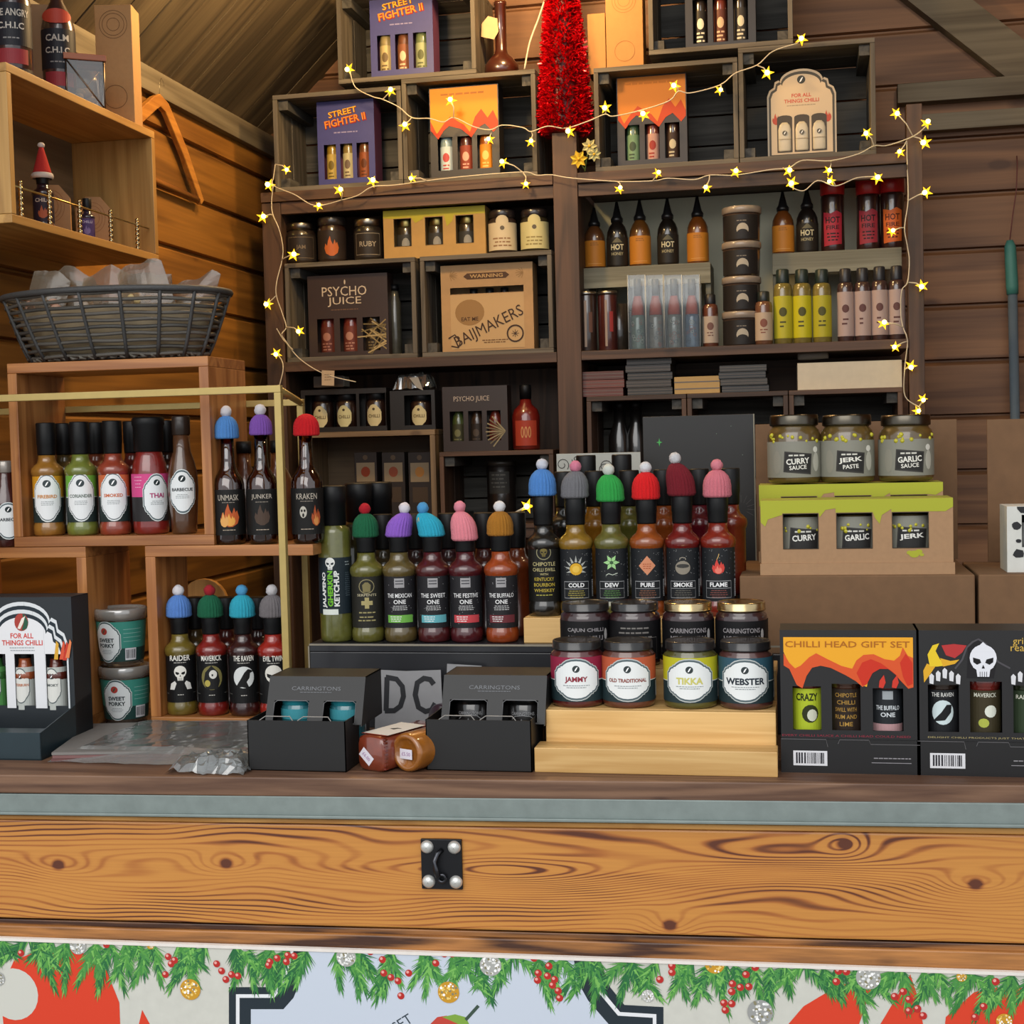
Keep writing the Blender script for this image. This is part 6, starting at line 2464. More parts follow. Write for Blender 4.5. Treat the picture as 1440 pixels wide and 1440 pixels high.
def flame_art(w_, h_, dim=False):
    p = Pr()
    o_ = '#e08a1e' if not dim else '#c87a28'
    r_ = '#c8401e' if not dim else '#b0421f'
    p.rect(-w_ / 2 + .002, h_ * .72, w_ / 2 - .002, h_ - .002, o_, 1)
    p.poly([(-w_ / 2 + .002, h_ * .72), (-w_ / 2 + .002, h_ * .56), (-w_ * .38, h_ * .46), (-w_ * .30, h_ * .55), (-w_ * .22, h_ * .60), (-w_ * .05, h_ * .56), (w_ * .10, h_ * .46), (w_ * .2, h_ * .56), (w_ * .3, h_ * .60), (w_ * .42, h_ * .5), (w_ / 2 - .002, h_ * .55), (w_ / 2 - .002, h_ * .72)], o_, 1)
    p.poly([(-w_ / 2 + .002, h_ * .64), (-w_ * .40, h_ * .50), (-w_ * .30, h_ * .60), (-w_ * .2, h_ * .68), (0, h_ * .58), (w_ * .08, h_ * .5), (w_ * .16, h_ * .66), (w_ * .25, h_ * .74), (w_ * .34, h_ * .64), (w_ * .42, h_ * .72), (w_ / 2 - .002, h_ * .60), (w_ / 2 - .002, h_ * .54), (w_ * .42, h_ * .48), (w_ * .3, h_ * .58), (w_ * .2, h_ * .54), (w_ * .10, h_ * .44), (-w_ * .05, h_ * .54), (-w_ * .22, h_ * .58), (-w_ * .30, h_ * .53), (-w_ * .38, h_ * .44), (-w_ / 2 + .002, h_ * .54)], r_, 2)
    p.lines(0, h_ * .93, w_ * .8, 1, .003, .004, '#b06a1c', 3)
    return p


def boxed_set(pl, pr_, pyt, z0, Y, label, face_c, art_fn, cols, phrase, rz=0.0, wv=(.08, .45), ncols=3, side=None, bl=None, d=.05, name='bottle_gift_box', H=None, x=None):
    zz = z0
    h_ = (Z((pl + pr_) / 2, pyt, Y) - zz) if H is None else H
    x0, x1 = X(pl, Y, zz + h_ / 2), X(pr_, Y, zz + h_ / 2)
    w_ = (x1 - x0) * (1 / max(.6, math.cos(rz)))
    cx_ = (x0 + x1) / 2
    wn = []
    pitch = w_ * .86 / ncols
    for i in range(ncols):
        c = -w_ * .43 + pitch * (i + .5)
        wn.append((c - pitch * .37, h_ * wv[0], c + pitch * .37, h_ * wv[1]))
    t = windowed_box(name, label, 'gift box', (cx_, Y, zz), w_, h_, d, rz, plain(face_c, .45), wn, art_fn(w_, h_) if art_fn else None, side_m=plain(side or face_c, .5))
    for i, c in enumerate(cols):
        R_ = pitch * .34
        off = Matrix.Rotation(rz, 3, 'Z') @ Vector(((wn[i][0] + wn[i][2]) / 2, R_ + .0045, .0013))
        b2 = thing('sauce_bottle', phrase % ('first', 'middle', 'last')[i], 'bottle', Vector((cx_, Y, zz)) + off, rz)
        mb = MB()
        hb_ = min(h_ * .80, h_ * wv[1] * 1.5)
        mb.lathe([(R_ * .9, 0), (R_, .003), (R_, hb_ * .58), (R_ * .9, hb_ * .66), (R_ * .5, hb_ * .76), (R_ * .48, hb_ * .82)], 16)
        mb.build('glass_body', sauce(c[0]), b2)
        mb = MB()
        mb.lathe([(R_ * .58, hb_ * .80), (R_ * .6, hb_ * .99)], 14)
        mb.build('cap', CAPBLK if len(c) < 4 else plain(c[3], .5), b2)
        p = Pr()
        hh = hb_ * .46
        p.rect(-R_ * 1.3, 0, R_ * 1.3, hh, c[1])
        p.ell(0, hh * .62, R_ * .5, hh * .16, c[2], 1, 12)
        p.lines(0, hh * .38, R_ * 1.3, 3, hh * .11, hh * .05, c[2], 1)
        set_label(b2, p, R_, hb_ * .06)
    return t


def street_art(w_, h_):
    p = Pr()
    rt = .16
    p.text('STREET', -w_ * .04, h_ * .86, h_ * .075, '#7a1f1c', 1, w_ * .5, .04, rt, fit=w_ * .5)
    p.text('STREET', -w_ * .05, h_ * .865, h_ * .070, '#e6b02c', 2, w_ * .5, .02, rt, fit=w_ * .5)
    p.text('FIGHTER II', .0, h_ * .76, h_ * .095, '#8c1f1c', 1, w_ * .7, .05, rt, fit=w_ * .74)
    p.text('FIGHTER II', -.001, h_ * .768, h_ * .085, '#e68a2c', 2, w_ * .7, .02, rt, fit=w_ * .72)
    p.lines(0, h_ * .64, w_ * .45, 1, .003, .0028, '#8a86b0', 1)
    p.lines(0, h_ * .035, w_ * .22, 1, .003, .003, '#b8b4d0', 1)
    return p


yc_ = SY + .045
SF = '#3c3f7c'
boxed_set(447, 527, 141, zdeck + .0105, yc_, 'dark blue gift carton with orange slanted lettering in the crate beside the left wall', SF, street_art,
          [('#a88a2c', '#b0984c', '#6a5a20'), ('#a08a4c', '#b8b088', '#6a5a4a'), ('#7a4a28', '#8a4c2c', '#5a3018')], 'slim can-like bottle in the %s window of the lower blue carton', rz=.0, wv=(.10, .50), side='#6a3a5a', d=.055)
boxed_set(521, 609, -12, CC[3] + .0105, yc_, 'dark blue gift carton with orange slanted lettering in the upper crate near the roof', SF, street_art,
          [('#a89a6c', '#b8a878', '#6a5a40'), ('#7a4a30', '#84523a', '#c8b89a'), ('#7a8a5c', '#98a078', '#5a6040')], 'slim can-like bottle in the %s window of the upper blue carton', wv=(.12, .52), side='#6a3a5a', d=.055)
boxed_set(605, 702, 121, zdeck + .0105, SY + .035, 'black gift box with bright orange flames in the crate beside the tinsel cone', '#1f1a18', flame_art,
          [('#9ab4bc', '#b8c8cc', '#b04a4a'), ('#5a2820', '#8a4030', '#d8a08c'), ('#a85a1c', '#d8882c', '#f0c070')], 'sauce bottle in the %s window of the bright flame box', wv=(.10, .46))
boxed_set(868, 966, 106, zdeck + .0105, SY + .055, 'black gift box with duller orange flames in the crate right of the tinsel cone', '#241d19', lambda a_, b_: flame_art(a_, b_, True),
          [('#4a6a4a', '#6a8a6c', '#3a4a3a'), ('#7a3028', '#b08a80', '#8c3028'), ('#3a2018', '#3a2a22', '#b0a890')], 'sauce bottle in the %s window of the dimmer flame box', wv=(.10, .48))
boxed_set(963, 1062, -95, CF[3] + .0105, SY + .035, 'black gift box with three skull-label bottles in the uppermost crate', '#201c1a', None,
          [('#2a2018', '#24201c', '#d8d0b8'), ('#7a3020', '#5a3024', '#c8a888'), ('#2a2420', '#3a3632', '#c8c0a8')], 'skull-label bottle in the %s window of the uppermost black gift box', wv=(.06, .44))


def psycho_art(w_, h_):
    p = Pr()
    p.text('PSYCHO', -w_ * .04, h_ * .80, h_ * .115, '#c8b8a0', 1, w_ * .6, .0, fit=w_ * .56)
    p.text('JUICE', -w_ * .04, h_ * .67, h_ * .115, '#c8b8a0', 1, w_ * .5, .0, fit=w_ * .42)
    p.ell(-w_ * .03, h_ * .91, .002, h_ * .03, '#c8b8a0', 1, 8)
    p.lines(-w_ * .04, h_ * .58, w_ * .45, 1, .003, .0022, '#6a5040', 1)
    rr_ = random.Random(4)
    for _ in range(16):
        a_ = rr_.uniform(2.0, 4.4)
        u, v = w_ * .47, h_ * .22
        l = rr_.uniform(.2, .36) * w_
        p.line([(u, v + rr_.uniform(-.03, .04)), (max(-w_ * .49, u + l * math.cos(a_)), max(.004, v + l * .8 * math.sin(a_)))], .0028, rr_.choice(['#8d7a50', '#6a5c3a', '#a89468']), 2)
    return p


boxed_set(434, 546, 386, zs2 + .0105, SY + .030, 'dark brown gift box with cream lettering and three red bottles in the middle-shelf crate', '#2f201a', psycho_art,
          [('#6a241c', '#5c2c22', '#9a6a5a'), ('#7a2a20', '#6a3428', '#a87a68'), ('#33271c', '#3a3024', '#7a6a4a')], 'dark red sauce bottle in the %s window of the brown lettered gift box', wv=(.06, .47))
t = thing('sauce_bottle', 'clear-sided dark bottle beside the brown lettered gift box', 'bottle', (X(556, SY + .07, zs2 + .08), SY + .07, zs2 + .0105), 0)
mb = MB()
mb.lathe([(.013, 0), (.0145, .003), (.0145, .12), (.010, .135), (.009, .15)], 18)
mb.build('glass_body', sauce('#4a4c44'), t)
mb = MB()
mb.lathe([(.0105, .148), (.0108, .162)], 14)
mb.build('cap', CAPBLK, t)

# kraft warning box
Yk2 = SY + .030
zk0 = zs2 + .0105
hk = Z(685, 371, Yk2) - zk0
x0_, x1_ = X(621, Yk2, zk0 + .1), X(750, Yk2, zk0 + .1)
wk_ = x1_ - x0_
p = Pr()
BR_ = '#4a3018'
p.poly([(-wk_ * .25, hk * .865), (-wk_ * .21, hk * .83), (wk_ * .21, hk * .83), (wk_ * .25, hk * .865), (wk_ * .21, hk * .90), (-wk_ * .21, hk * .90)], BR_, 1)
p.text('WARNING', 0, hk * .865, hk * .042, '#b08c58', 2, wk_ * .36, .02, fit=wk_ * .36)
p.rect(-wk_ * .40, hk * .03, wk_ * .40, hk * .655, '#b39468', 1)
p.ell(-wk_ * .19, hk * .45, wk_ * .16, hk * .15, '#8d6c40', 2, 22)
p.text('EAT ME', -wk_ * .19, hk * .375, hk * .045, BR_, 3, wk_ * .25, .02)
rt = .42
p.text('BAIJMAKERS', wk_ * .02, hk * .27, hk * .17, '#3a2413', 4, None, .0, rt, fit=wk_ * .80)
p.line([(wk_ * .30 + wk_ * .085 * math.cos(a_), hk * .19 + wk_ * .085 * math.sin(a_)) for a_ in [2 * PI * i / 22 for i in range(22)]], .0035, '#3a2413', 4, True)
for a_ in range(0, 180, 45):
    q = math.radians(a_)
    p.line([(wk_ * .30 - wk_ * .04 * math.cos(q), hk * .19 - wk_ * .04 * math.sin(q)), (wk_ * .30 + wk_ * .04 * math.cos(q), hk * .19 + wk_ * .04 * math.sin(q))], .0012, '#3a2413', 4)
p.line([(-wk_ * .40, hk * .07), (-wk_ * .32, hk * .05), (-wk_ * .30, hk * .12), (-wk_ * .36, hk * .20), (-wk_ * .43, hk * .16)], .003, '#3a2413', 4)
p.lines(wk_ * .08, hk * .13, wk_ * .3, 2, .005, .0022, '#6a4a28', 3)
for sx_ in (-1, 1):
    for i_ in range(7):
        a_ = i_ * .9
        p.line([(sx_ * wk_ * .40, hk * .88), (sx_ * (wk_ * .40 - .018 * abs(math.cos(a_))), hk * .88 + .012 * math.sin(a_))], .0012, '#8d6c40', 1)
t = windowed_box('kraft_gift_box', 'kraft gift box with dark scrolling lettering and a slot window in the middle-shelf crate', 'gift box', ((x0_ + x1_) / 2, Yk2, zk0), wk_, hk, .055, 0, plain('#a8855a', .7), [(-wk_ * .40, hk * .665, wk_ * .40, hk * .74)], p)
for i, u in enumerate((-.035, .002, .036)):
    b2 = thing('sauce_bottle', 'small dark bottle glimpsed through the slot of the kraft lettered box, %s one' % ('near', 'middle', 'far')[i], 'bottle', ((x0_ + x1_) / 2 + u, Yk2 + .022, zk0 + .0014), 0)
    mb = MB()
    mb.lathe([(.014, 0), (.0155, .003), (.0155, .085), (.008, .105), (.0075, .12)], 14)
    mb.build('glass_body', sauce('#4a2418'), b2)
    mb = MB()
    mb.lathe([(.009, .118), (.0095, .140)], 12)
    mb.build('cap', CAPBLK, b2)

# cream gift box with arched plaque
Ye = SY + .045
ze = zdeck + .0105
he = Z(1126, 94, Ye) - ze
x0_, x1_ = X(1079, Ye, ze + .1), X(1176, Ye, ze + .1)
we = x1_ - x0_
t = thing('bottle_gift_box', 'cream gift box with an arched outline and dark border in the rightmost crate', 'gift box', ((x0_ + x1_) / 2, Ye, ze), 0)
out_ = arch_pts(we / 2, 0, he * .99)
out_[0] = (we / 2, .0)
mb = MB()
mb.prism(out_, 0, .0016)
pn = None
wn = [(-we * .36, he * .10, -we * .14, he * .40), (-we * .11, he * .10, we * .11, he * .40), (we * .14, he * .10, we * .36, he * .40)]
mb.build('arched_panel', plain('#b5a48a', .5), t)
mb = MB()
mb.box(-we / 2, .0017, 0, we / 2, .05, he * .7)
mb.build('carton', plain('#6a5c4c', .6), t)
p = Pr()


def scaled(o_, k, oy):
    return [(a_ * k, oy + (b_ - oy) * k) for a_, b_ in o_]


p.poly(scaled(out_, .95, he * .45), '#4a463e', 1)
p.poly(scaled(out_, .89, he * .45), '#c9b496', 2)
p.logo(0, he * .86, we * .06, 3, '#3a3a34')
p.text('FOR ALL', 0, he * .69, he * .042, '#c0503c', 3, we * .5, .02)
p.text('THINGS CHILLI', 0, he * .63, he * .042, '#c0503c', 3, we * .56, .02)
p.lines(0, he * .585, we * .5, 1, .003, .0016, '#9a8a74', 3)
for sx_ in (-1, 1):
    p.flame(sx_ * we * .37, he * .38, we * .12, he * .13, '#b8503c', 3)
for a_, b_, c_, d_ in wn:
    p.rect(a_, b_ - he * .03, c_, d_ + he * .05, '#4a4238', 4)
    p.ell((a_ + c_) / 2, d_ + he * .05, (c_ - a_) / 2, he * .03, '#4a4238', 4, 14)
p.build('artwork', t, flat(0))
for i, (a_, b_, c_, d_) in enumerate(wn):
    b2 = MB()
    R_ = (c_ - a_) / 2 * .86
    # bottles pressed against the window: label fronts standing a little proud
    b2.lathe([(R_ * .8, 0), (R_, .003), (R_, he * .24), (R_ * .8, he * .29), (R_ * .4, he * .32)], 16, 0, ((a_ + c_) / 2, 0, b_ - he * .02), True, True, None, 1, .25)
    o = b2.build('bottle', plain('#c2b79e', .4), t)
    o.location = (0, -.0012, 0)
    q = Pr()
    q.logo((a_ + c_) / 2, b_ + he * .18, we * .035, 1, '#5a564c')
    q.rect(a_ + .002, b_ + he * .11, c_ - .002, b_ + he * .115, '#8a806c', 1)
    q.build('bottle_print', o, flat(-R_ * .25 - .001))

# ---- tinsel cone
Yt = SY + .030
xt = X(795, Yt, 2.1)
zt0, zt1 = Z(795, 178, Yt), Z(795, -115, Yt)
t = thing('tinsel_cone_tree', 'glittering red tinsel cone tree standing on the middle post of the shelves', 'christmas tree', (xt, Yt, ztree), 0)
mb = MB()
Ht = zt1 - ztree
R0 = .060
mb.lathe([(R0 * .5, 0), (R0 * .72, .006), (R0 * .74, .03), (R0 * .46, Ht * .55), (R0 * .2, Ht * .9), (.002, Ht)], 20)
mb.build('cone', plain('#5a0a10', .5), t)
rr_ = random.Random(21)
vs, fs, ms = [], [], []
for i in range(9000):
    h_ = rr_.random() ** 1.25
    z_ = h_ * Ht
    env = R0 * (1.0 - h_) ** .62 * (1.0 if h_ > .06 else .8 + h_ * 3) + .004
    a_ = rr_.uniform(0, 2 * PI)
    r1 = env * .55
    ln = env * rr_.uniform(.35, .52) + .004
    b0 = Vector((r1 * math.cos(a_), r1 * math.sin(a_), z_ + .004))
    dr = Vector((math.cos(a_ + rr_.uniform(-.7, .7)), math.sin(a_ + rr_.uniform(-.7, .7)), rr_.uniform(-.9, .7))).normalized()
    tp = b0 + dr * ln
    if tp.z < .002:
        tp.z = .002
    sd = dr.cross(Vector((rr_.uniform(-1, 1), rr_.uniform(-1, 1), rr_.uniform(-1, 1)))).normalized() * .0015
    n0 = len(vs)
    vs += [b0 - sd, b0 + sd, tp + sd, tp - sd]
    fs.append((n0, n0 + 1, n0 + 2, n0 + 3))
mb = MB()
mb.add(vs, fs)
o = mb.build('tinsel', plain('#f01826', .24, .75), t)
o['kind'] = 'stuff'

# ---- flask bottle with tag, on the second crate
Yf_ = SY + .06
zf_ = CB[4]
xf = X(705, Yf_, zf_ + .05)
t = thing('flask_bottle', 'round-bellied long-necked brown flask bottle with a paper tag on the grey crate', 'bottle', (xf, Yf_, zf_), 0)
mb = MB()
mb.lathe([(.026, 0), (.034, .004), (.0385, .014), (.0380, .026), (.028, .042), (.0165, .052), (.0128, .062), (.0125, .16), (.0145, .162), (.0145, .168)], 28)
mb.build('glass_body', sauce('#4a1e12'), t)
mb = MB()
mb.lathe([(.0120, .168), (.0125, .19)], 16)
mb.build('cork', plain('#8a6a44', .8), t)
mb = MB()
mb.prism([(-.018, -.022), (.012, -.026), (.020, -.008), (.014, .020), (-.008, .024), (-.020, .006)], 0, .0008)
mb.build('paper_tag', plain('#c9a47a', .7), t, (-.020, -.018, .110), 0, (0, .15, 0))

# kraft cartons with round stamp, right of the tinsel cone on the fourth crate
Yk3 = SY + .05
for px0, px1, pyt, lb, sp in ((852, 904, -14, 'upright kraft carton with a faint round stamp between tinsel cone and uppermost crate', True), (826, 851, 20, 'narrow kraft carton squeezed behind the tinsel cone', False)):
    zz = CD[4]
    x0_, x1_ = X(px0, Yk3, zz + .1), X(px1, Yk3, zz + .1)
    h_ = Z(px0, pyt, Yk3) - zz
    t = thing('kraft_carton', lb, 'carton', ((x0_ + x1_) / 2, Yk3, zz), 0)
    hw_ = (x1_ - x0_) / 2
    mb = MB()
    mb.box(-hw_, 0, 0, hw_, .06, h_)
    mb.build('carton', plain('#a8763e', .7), t, None, .0008)
    if sp:
        p = Pr()
        for r_ in (.026, .020, .013):
            p.line([(r_ * math.cos(a_), h_ - .026 + r_ * math.sin(a_)) for a_ in [2 * PI * i / 28 for i in range(28)]], .0010, '#875a2a', 1, True)
        p.line([(.022 * math.cos(a_), .045 + .022 * math.sin(a_)) for a_ in [2 * PI * i / 28 for i in range(28)]], .0010, '#875a2a', 1, True)
        p.rect(-.012, .004, .012, .008, '#5a3a1a', 1)
        p.build('print', t, flat(0))

# flower sprig under the tree
Yfl = SY - .015
t = thing('artificial_flower', 'small yellow and cream artificial flower pinned below the tinsel cone', 'flower', tuple(onY(822, 238, Yfl)), 0)
for i, (du, dv_, s_, c) in enumerate(((.012, .048, .9, '#b8b07c'), (-.012, .022, 1.0, '#c8a82c'), (.022, .030, .8, '#a8a87c'))):
    mb = MB()
    for k in range(7):
        a_ = 2 * PI * k / 7 + i
        ln = .020 * s_
        cx_, cz_ = math.cos(a_), math.sin(a_)
        nx, nz_ = -cz_ * .006 * s_, cx_ * .006 * s_
        mb.add([(du, 0, dv_), (du + cx_ * ln * .5 + nx, -.005, dv_ + cz_ * ln * .5 + nz_), (du + cx_ * ln, -.002, dv_ + cz_ * ln), (du + cx_ * ln * .5 - nx, -.005, dv_ + cz_ * ln * .5 - nz_)], [(0, 1, 2, 3)])
    mb.build('petals', plain(c, .7), t)
    mb = MB()
    mb.sphere((du, -.004, dv_), .0035 * s_, 8)
    mb.build('flower_centre', plain('#d8a820', .6), t)
mb = MB()
mb.tube([(0, .004, -.004), (.004, .003, .02), (.010, .002, .045)], .0012, 6)
mb.tube([(0, .004, 0), (-.008, .003, .012), (-.012, .002, .022)], .0012, 6)
mb.build('stem', plain('#5a6a2c', .7), t)

# ================================================================ GOODS ON THE SHELVES, RIGHT BAY
def riser_shelf(label, pl, pr_, pyt, pyf, Y, d):
    zt_ = Z((pl + pr_) / 2, pyt, Y)
    zf_ = Z((pl + pr_) / 2, pyf, Y)
    x0, x1 = X(pl, Y, zt_), X(pr_, Y, zt_)
    t = thing('shelf_riser', label, 'riser', ((x0 + x1) / 2, Y, zs2), 0)
    o_ = (x0 + x1) / 2
    bx(t, 'top_board', W_PALE, x0 - o_, .011, zt_ - zs2 - .010, x1 - o_, d, zt_ - zs2)
    bx(t, 'front_board', W_PALE, x0 - o_, 0, zf_ - zs2, x1 - o_, .0105, zt_ - zs2)
    for s in (0, 1):
        xx = x0 - o_ if s == 0 else x1 - o_ - .012
        bx(t, 'side_board', W_PALE, xx, .0112, 0, xx + .012, d, zt_ - zs2 - .0105)
    return zt_


Yr = SY + .085
zq1 = riser_shelf('pale grey riser on the upper shelf under the pointed-cap bottles beside the middle post', 819, 999, 373, 402, Yr, .12)
zq2 = riser_shelf('pale grey riser on the upper shelf under the red-lidded shakers', 1086, 1268, 352, 382, Yr, .12)


def cone_bottle(px, Y, z, H, col, kind, label, w_=.0238):
    x = X(px, Y, z + H / 2)
    t = thing('squeezy_bottle', label, 'bottle', (x, Y, z), face(x, Y))
    k = H / .150
    R = w_
    mb = MB()
    mb.lathe([(R * .92, 0), (R, .003 * k), (R, .070 * k), (R * .95, .082 * k), (R * .75, .094 * k), (R * .5, .102 * k), (R * .46, .106 * k)], 22)
    mb.build('bottle_body', sauce(col), t)
    mb = MB()
    mb.lathe([(R * .56, .104 * k), (R * .58, .112 * k), (R * .42, .118 * k), (R * .2, .140 * k), (R * .12, .150 * k)], 18)
    mb.build('nozzle_cap', plain('#141416', .35), t)
    p = Pr()
    if kind == 'orange':
        p.rect(-.034, 0, .034, .062 * k, '#c07a28')
        p.lines(0, .056 * k, .020, 2, .004, .0014, '#8a5a24', 1)
        p.line([(-.016, .006), (.016, .006)], .0008, '#d8a860', 1)
    else:
        p.rect(-.034, 0, .034, .062 * k, '#26221c')
        p.poly([(-.012, .050 * k), (0, .062 * k), (.012, .050 * k)], '#6a6248', 1)
        p.text('HOT', 0, .040 * k, .013, '#cfc49c', 1, .03, .03, fit=.029)
        p.text('HONEY', 0, .025 * k, .007, '#a89c74', 1, .03, .02, fit=.027)
    set_label(t, p, R, .006 * k)
    return t


Yb_ = Yr + .040
for px, pyt, col, kd, lb in ((836, 292, '#6a4020', 'orange', 'pointed-cap bottle with dull orange label nearest the middle post'), (868, 284, '#1f1812', 'hot', 'pointed-cap black bottle with cream lettering, second from the middle post'),
                             (900, 281, '#7a4a1c', 'orange', 'pointed-cap amber bottle with orange label between two black bottles'), (939, 279, '#1f1812', 'hot', 'pointed-cap black bottle with cream lettering, fourth from the middle post'),
                             (981, 276, '#8a4a18', 'orange', 'pointed-cap amber bottle with orange label nearest the tub tower')):
    cone_bottle(px, Yb_, zq1, Z(px, pyt, Yb_) - zq1, col, kd, lb)
for px, pyt, col, kd, lb in ((1101, 270, '#7a4218', 'orange', 'pointed-cap amber bottle with orange label on the riser right of the tub tower'), (1135, 265, '#1c1612', 'hot', 'pointed-cap black bottle with cream lettering beside the red-lidded shakers')):
    cone_bottle(px, Yb_, zq2, Z(px, pyt, Yb_) - zq2, col, kd, lb)
for px, pyt, bg_, tcx, lb in ((1171, 250, '#a82a38', '#26141a', 'brown shaker with bright red lid and red label beside the black pointed bottle'), (1221, 250, '#96303a', '#2a181c', 'brown shaker with red lid and red label, the middle one of three'),
                              (1255, 247, '#d0642a', '#5a2a18', 'shaker with red lid and orange label nearest the wall post')):
    H = Z(px, pyt, Yb_) - zq2
    x = X(px, Yb_, zq2 + .06)
    t = thing('spice_shaker', lb, 'shaker', (x, Yb_, zq2), face(x, Yb_))
    mb = MB()
    mb.lathe([(.0235, 0), (.0255, .003), (.0258, .02), (.0245, H * .5), (.0255, H * .72), (.0235, H * .78)], 22)
    mb.build('shaker_body', sauce('#3a1c18'), t)
    mb = MB()
    mb.lathe([(.0245, H * .76), (.0262, H * .77), (.0262, H * .95), (.024, H * .985), (.010, H)], 22)
    mb.build('lid', plain('#b41f22', .35), t)
    p = Pr()
    p.poly([(-.020, 0), (.020, .004), (.021, .070), (.008, .076), (-.004, .070), (-.021, .074)], bg_)
    p.text('HOT', 0, .056, .014, tcx, 1, .032, .03, fit=.031)
    p.text('FIRE', 0, .040, .009, tcx, 1, .032, .02, fit=.028)
    p.lines(0, .028, .028, 3, .007, .003, tcx, 1)
    set_label(t, p, .0262, .012)

# tower of tubs
Ytw = SY + .052
zz = zs2
Htub = (Z(1045, 292, Ytw) - zs2) / 4
words_ = ('lowest', 'second', 'third', 'topmost')
for i in range(4):
    x = X(1043, Ytw, zz + .03)
    t = thing('snack_tub', 'clear-lidded tub with black label and a pale moustache mark, %s of the tub tower' % words_[i], 'tub', (x, Ytw, zz), face(x, Ytw))
    H = Htub - .0008
    mb = MB()
    mb.lathe([(.036, 0), (.038, .002), (.0405, H - .014)], 26)
    mb.build('tub_body', sauce('#4a3a30'), t)
    mb = MB()
    mb.lathe([(.0415, H - .0145), (.0425, H - .014), (.0425, H - .002), (.041, H)], 26)
    mb.build('lid', plain('#8d8072', .3, 0, .3), t)
    p = Pr()
    p.rect(-.058, 0, .040, H - .022, '#211e1d')
    p.ell(.002, .020, .013, .014, '#a8a090', 1, 16)
    p.ell(.002, .012, .0125, .009, '#211e1d', 2, 16)
    p.lines(.0, .040, .022, 1, .003, .002, '#7a7266', 1)
    set_label(t, p, .0398, .003)
    zz += Htub
# lower row
Yl = SY + .042


def slim_can(px, w_, pyt, col, label, red=False, z=zs2):
    H = Z(px, pyt, Yl) - z
    x = X(px, Yl, z + H / 2)
    R = w_ / 2 * M(px, Yl)
    t = thing('glass_tumbler', label, 'tumbler', (x, Yl, z), face(x, Yl))
    mb = MB()
    mb.lathe([(R * .95, 0), (R, .003), (R, H - .004), (R * .97, H)], 20)
    mb.build('tumbler', sauce(col), t)
    mb = MB()
    mb.lathe([(R * 1.02, H - .004), (R * 1.03, H + .004), (R * .9, H + .005)], 20)
    mb.build('rim', metal('#8d8a84', .3), t)
    p = Pr()
    p.rect(-.006, 0, -.001, H * .8, '#8d7c70', 1)
    p.rect(.004, H * .25, .012, H * .6, '#8c3030' if red else '#5a4038', 1)
    set_label(t, p, R, H * .08)


slim_can(826, 27, 414, '#33241e', 'dark patterned can on the upper shelf against the middle post')
slim_can(855, 27, 413, '#4a1c1a', 'dark red patterned can beside the glass mug', True)
x = X(871, Yl + .035, zs2 + .03)
t = thing('mug', 'dark mug with a loop handle half hidden behind the red can', 'mug', (x, Yl + .035, zs2), 0)
mb = MB()
mb.lathe([(.021, 0), (.024, .003), (.024, .105), (.022, .106), (.022, .02)], 22, cap=False)
mb.build('mug_body', sauce('#3a3128'), t)
mb = MB()
mb.tube([(.022, 0, .088), (.034, 0, .088), (.040, 0, .080), (.040, 0, .050), (.034, 0, .042), (.022, 0, .042)], .0035, 8)
mb.build('handle', sauce('#2c251f'), t)
# clear boxes with red-capped bottles of salt
for i, px in enumerate((897, 922, 948, 973)):
    w_ = 25 * M(px, Yl)
    H = Z(px, 388, Yl) - zs2
    x = X(px, Yl, zs2 + H / 2)
    c4 = ('#8a9a88', '#a0988a', '#98988c', '#74889c')[i]
    t = thing('clear_box', 'clear plastic box holding a red-topped bottle, %s of the four from the cans' % ('first', 'second', 'third', 'fourth')[i], 'box', (x, Yl - w_ / 2, zs2), 0)
    mb = MB()
    mb.box(-w_ / 2 + .0005, 0, 0, w_ / 2 - .0005, w_ - .001, H)
    mb.build('clear_box', clear('#e8ecec', .03, .0, 'clear_plastic'), t)
    mb = MB()
    for sx_ in (-1, 1):
        for yy in (0, w_ - .001):
            mb.tube([(sx_ * (w_ / 2 - .0005), yy, .0006), (sx_ * (w_ / 2 - .0005), yy, H)], .0006, 4)
    mb.build('folded_edge', plain('#b8bcba', .3), t)
    b2 = thing('salt_bottle', 'patterned bottle with coral red upper half in the %s clear box' % ('first', 'second', 'third', 'fourth')[i], 'bottle', (x, Yl, zs2 + .001), 0)
    R = w_ * .40
    mb = MB()
    mb.lathe([(R * .95, 0), (R, .003), (R, H * .42), (R * .92, H * .46)], 18)
    mb.build('glass_body', sauce(c4), b2)
    mb = MB()
    mb.lathe([(R * .93, H * .462), (R * .80, H * .60), (R * .55, H * .70), (R * .5, H * .72)], 18)
    mb.build('coral_shoulder', plain('#c9563c', .4), b2)
    mb = MB()
    mb.lathe([(R * .48, H * .722), (R * .5, H * .95)], 16)
    mb.build('cap', plain('#6f7474', .4), b2)
    p = Pr()
    rr_ = random.Random(i)
    for _ in range(14):
        u, v, r_ = rr_.uniform(-.012, .012), rr_.uniform(.004, H * .38), rr_.uniform(.002, .004)
        p.line([(u + r_ * math.cos(a_), v + r_ * math.sin(a_)) for a_ in [2 * PI * q / 10 for q in range(10)]], .0008, rr_.choice(['#c8c4b4', '#5a6468', '#a86a5a']), 1, True)
    set_label(b2, p, R, 0)


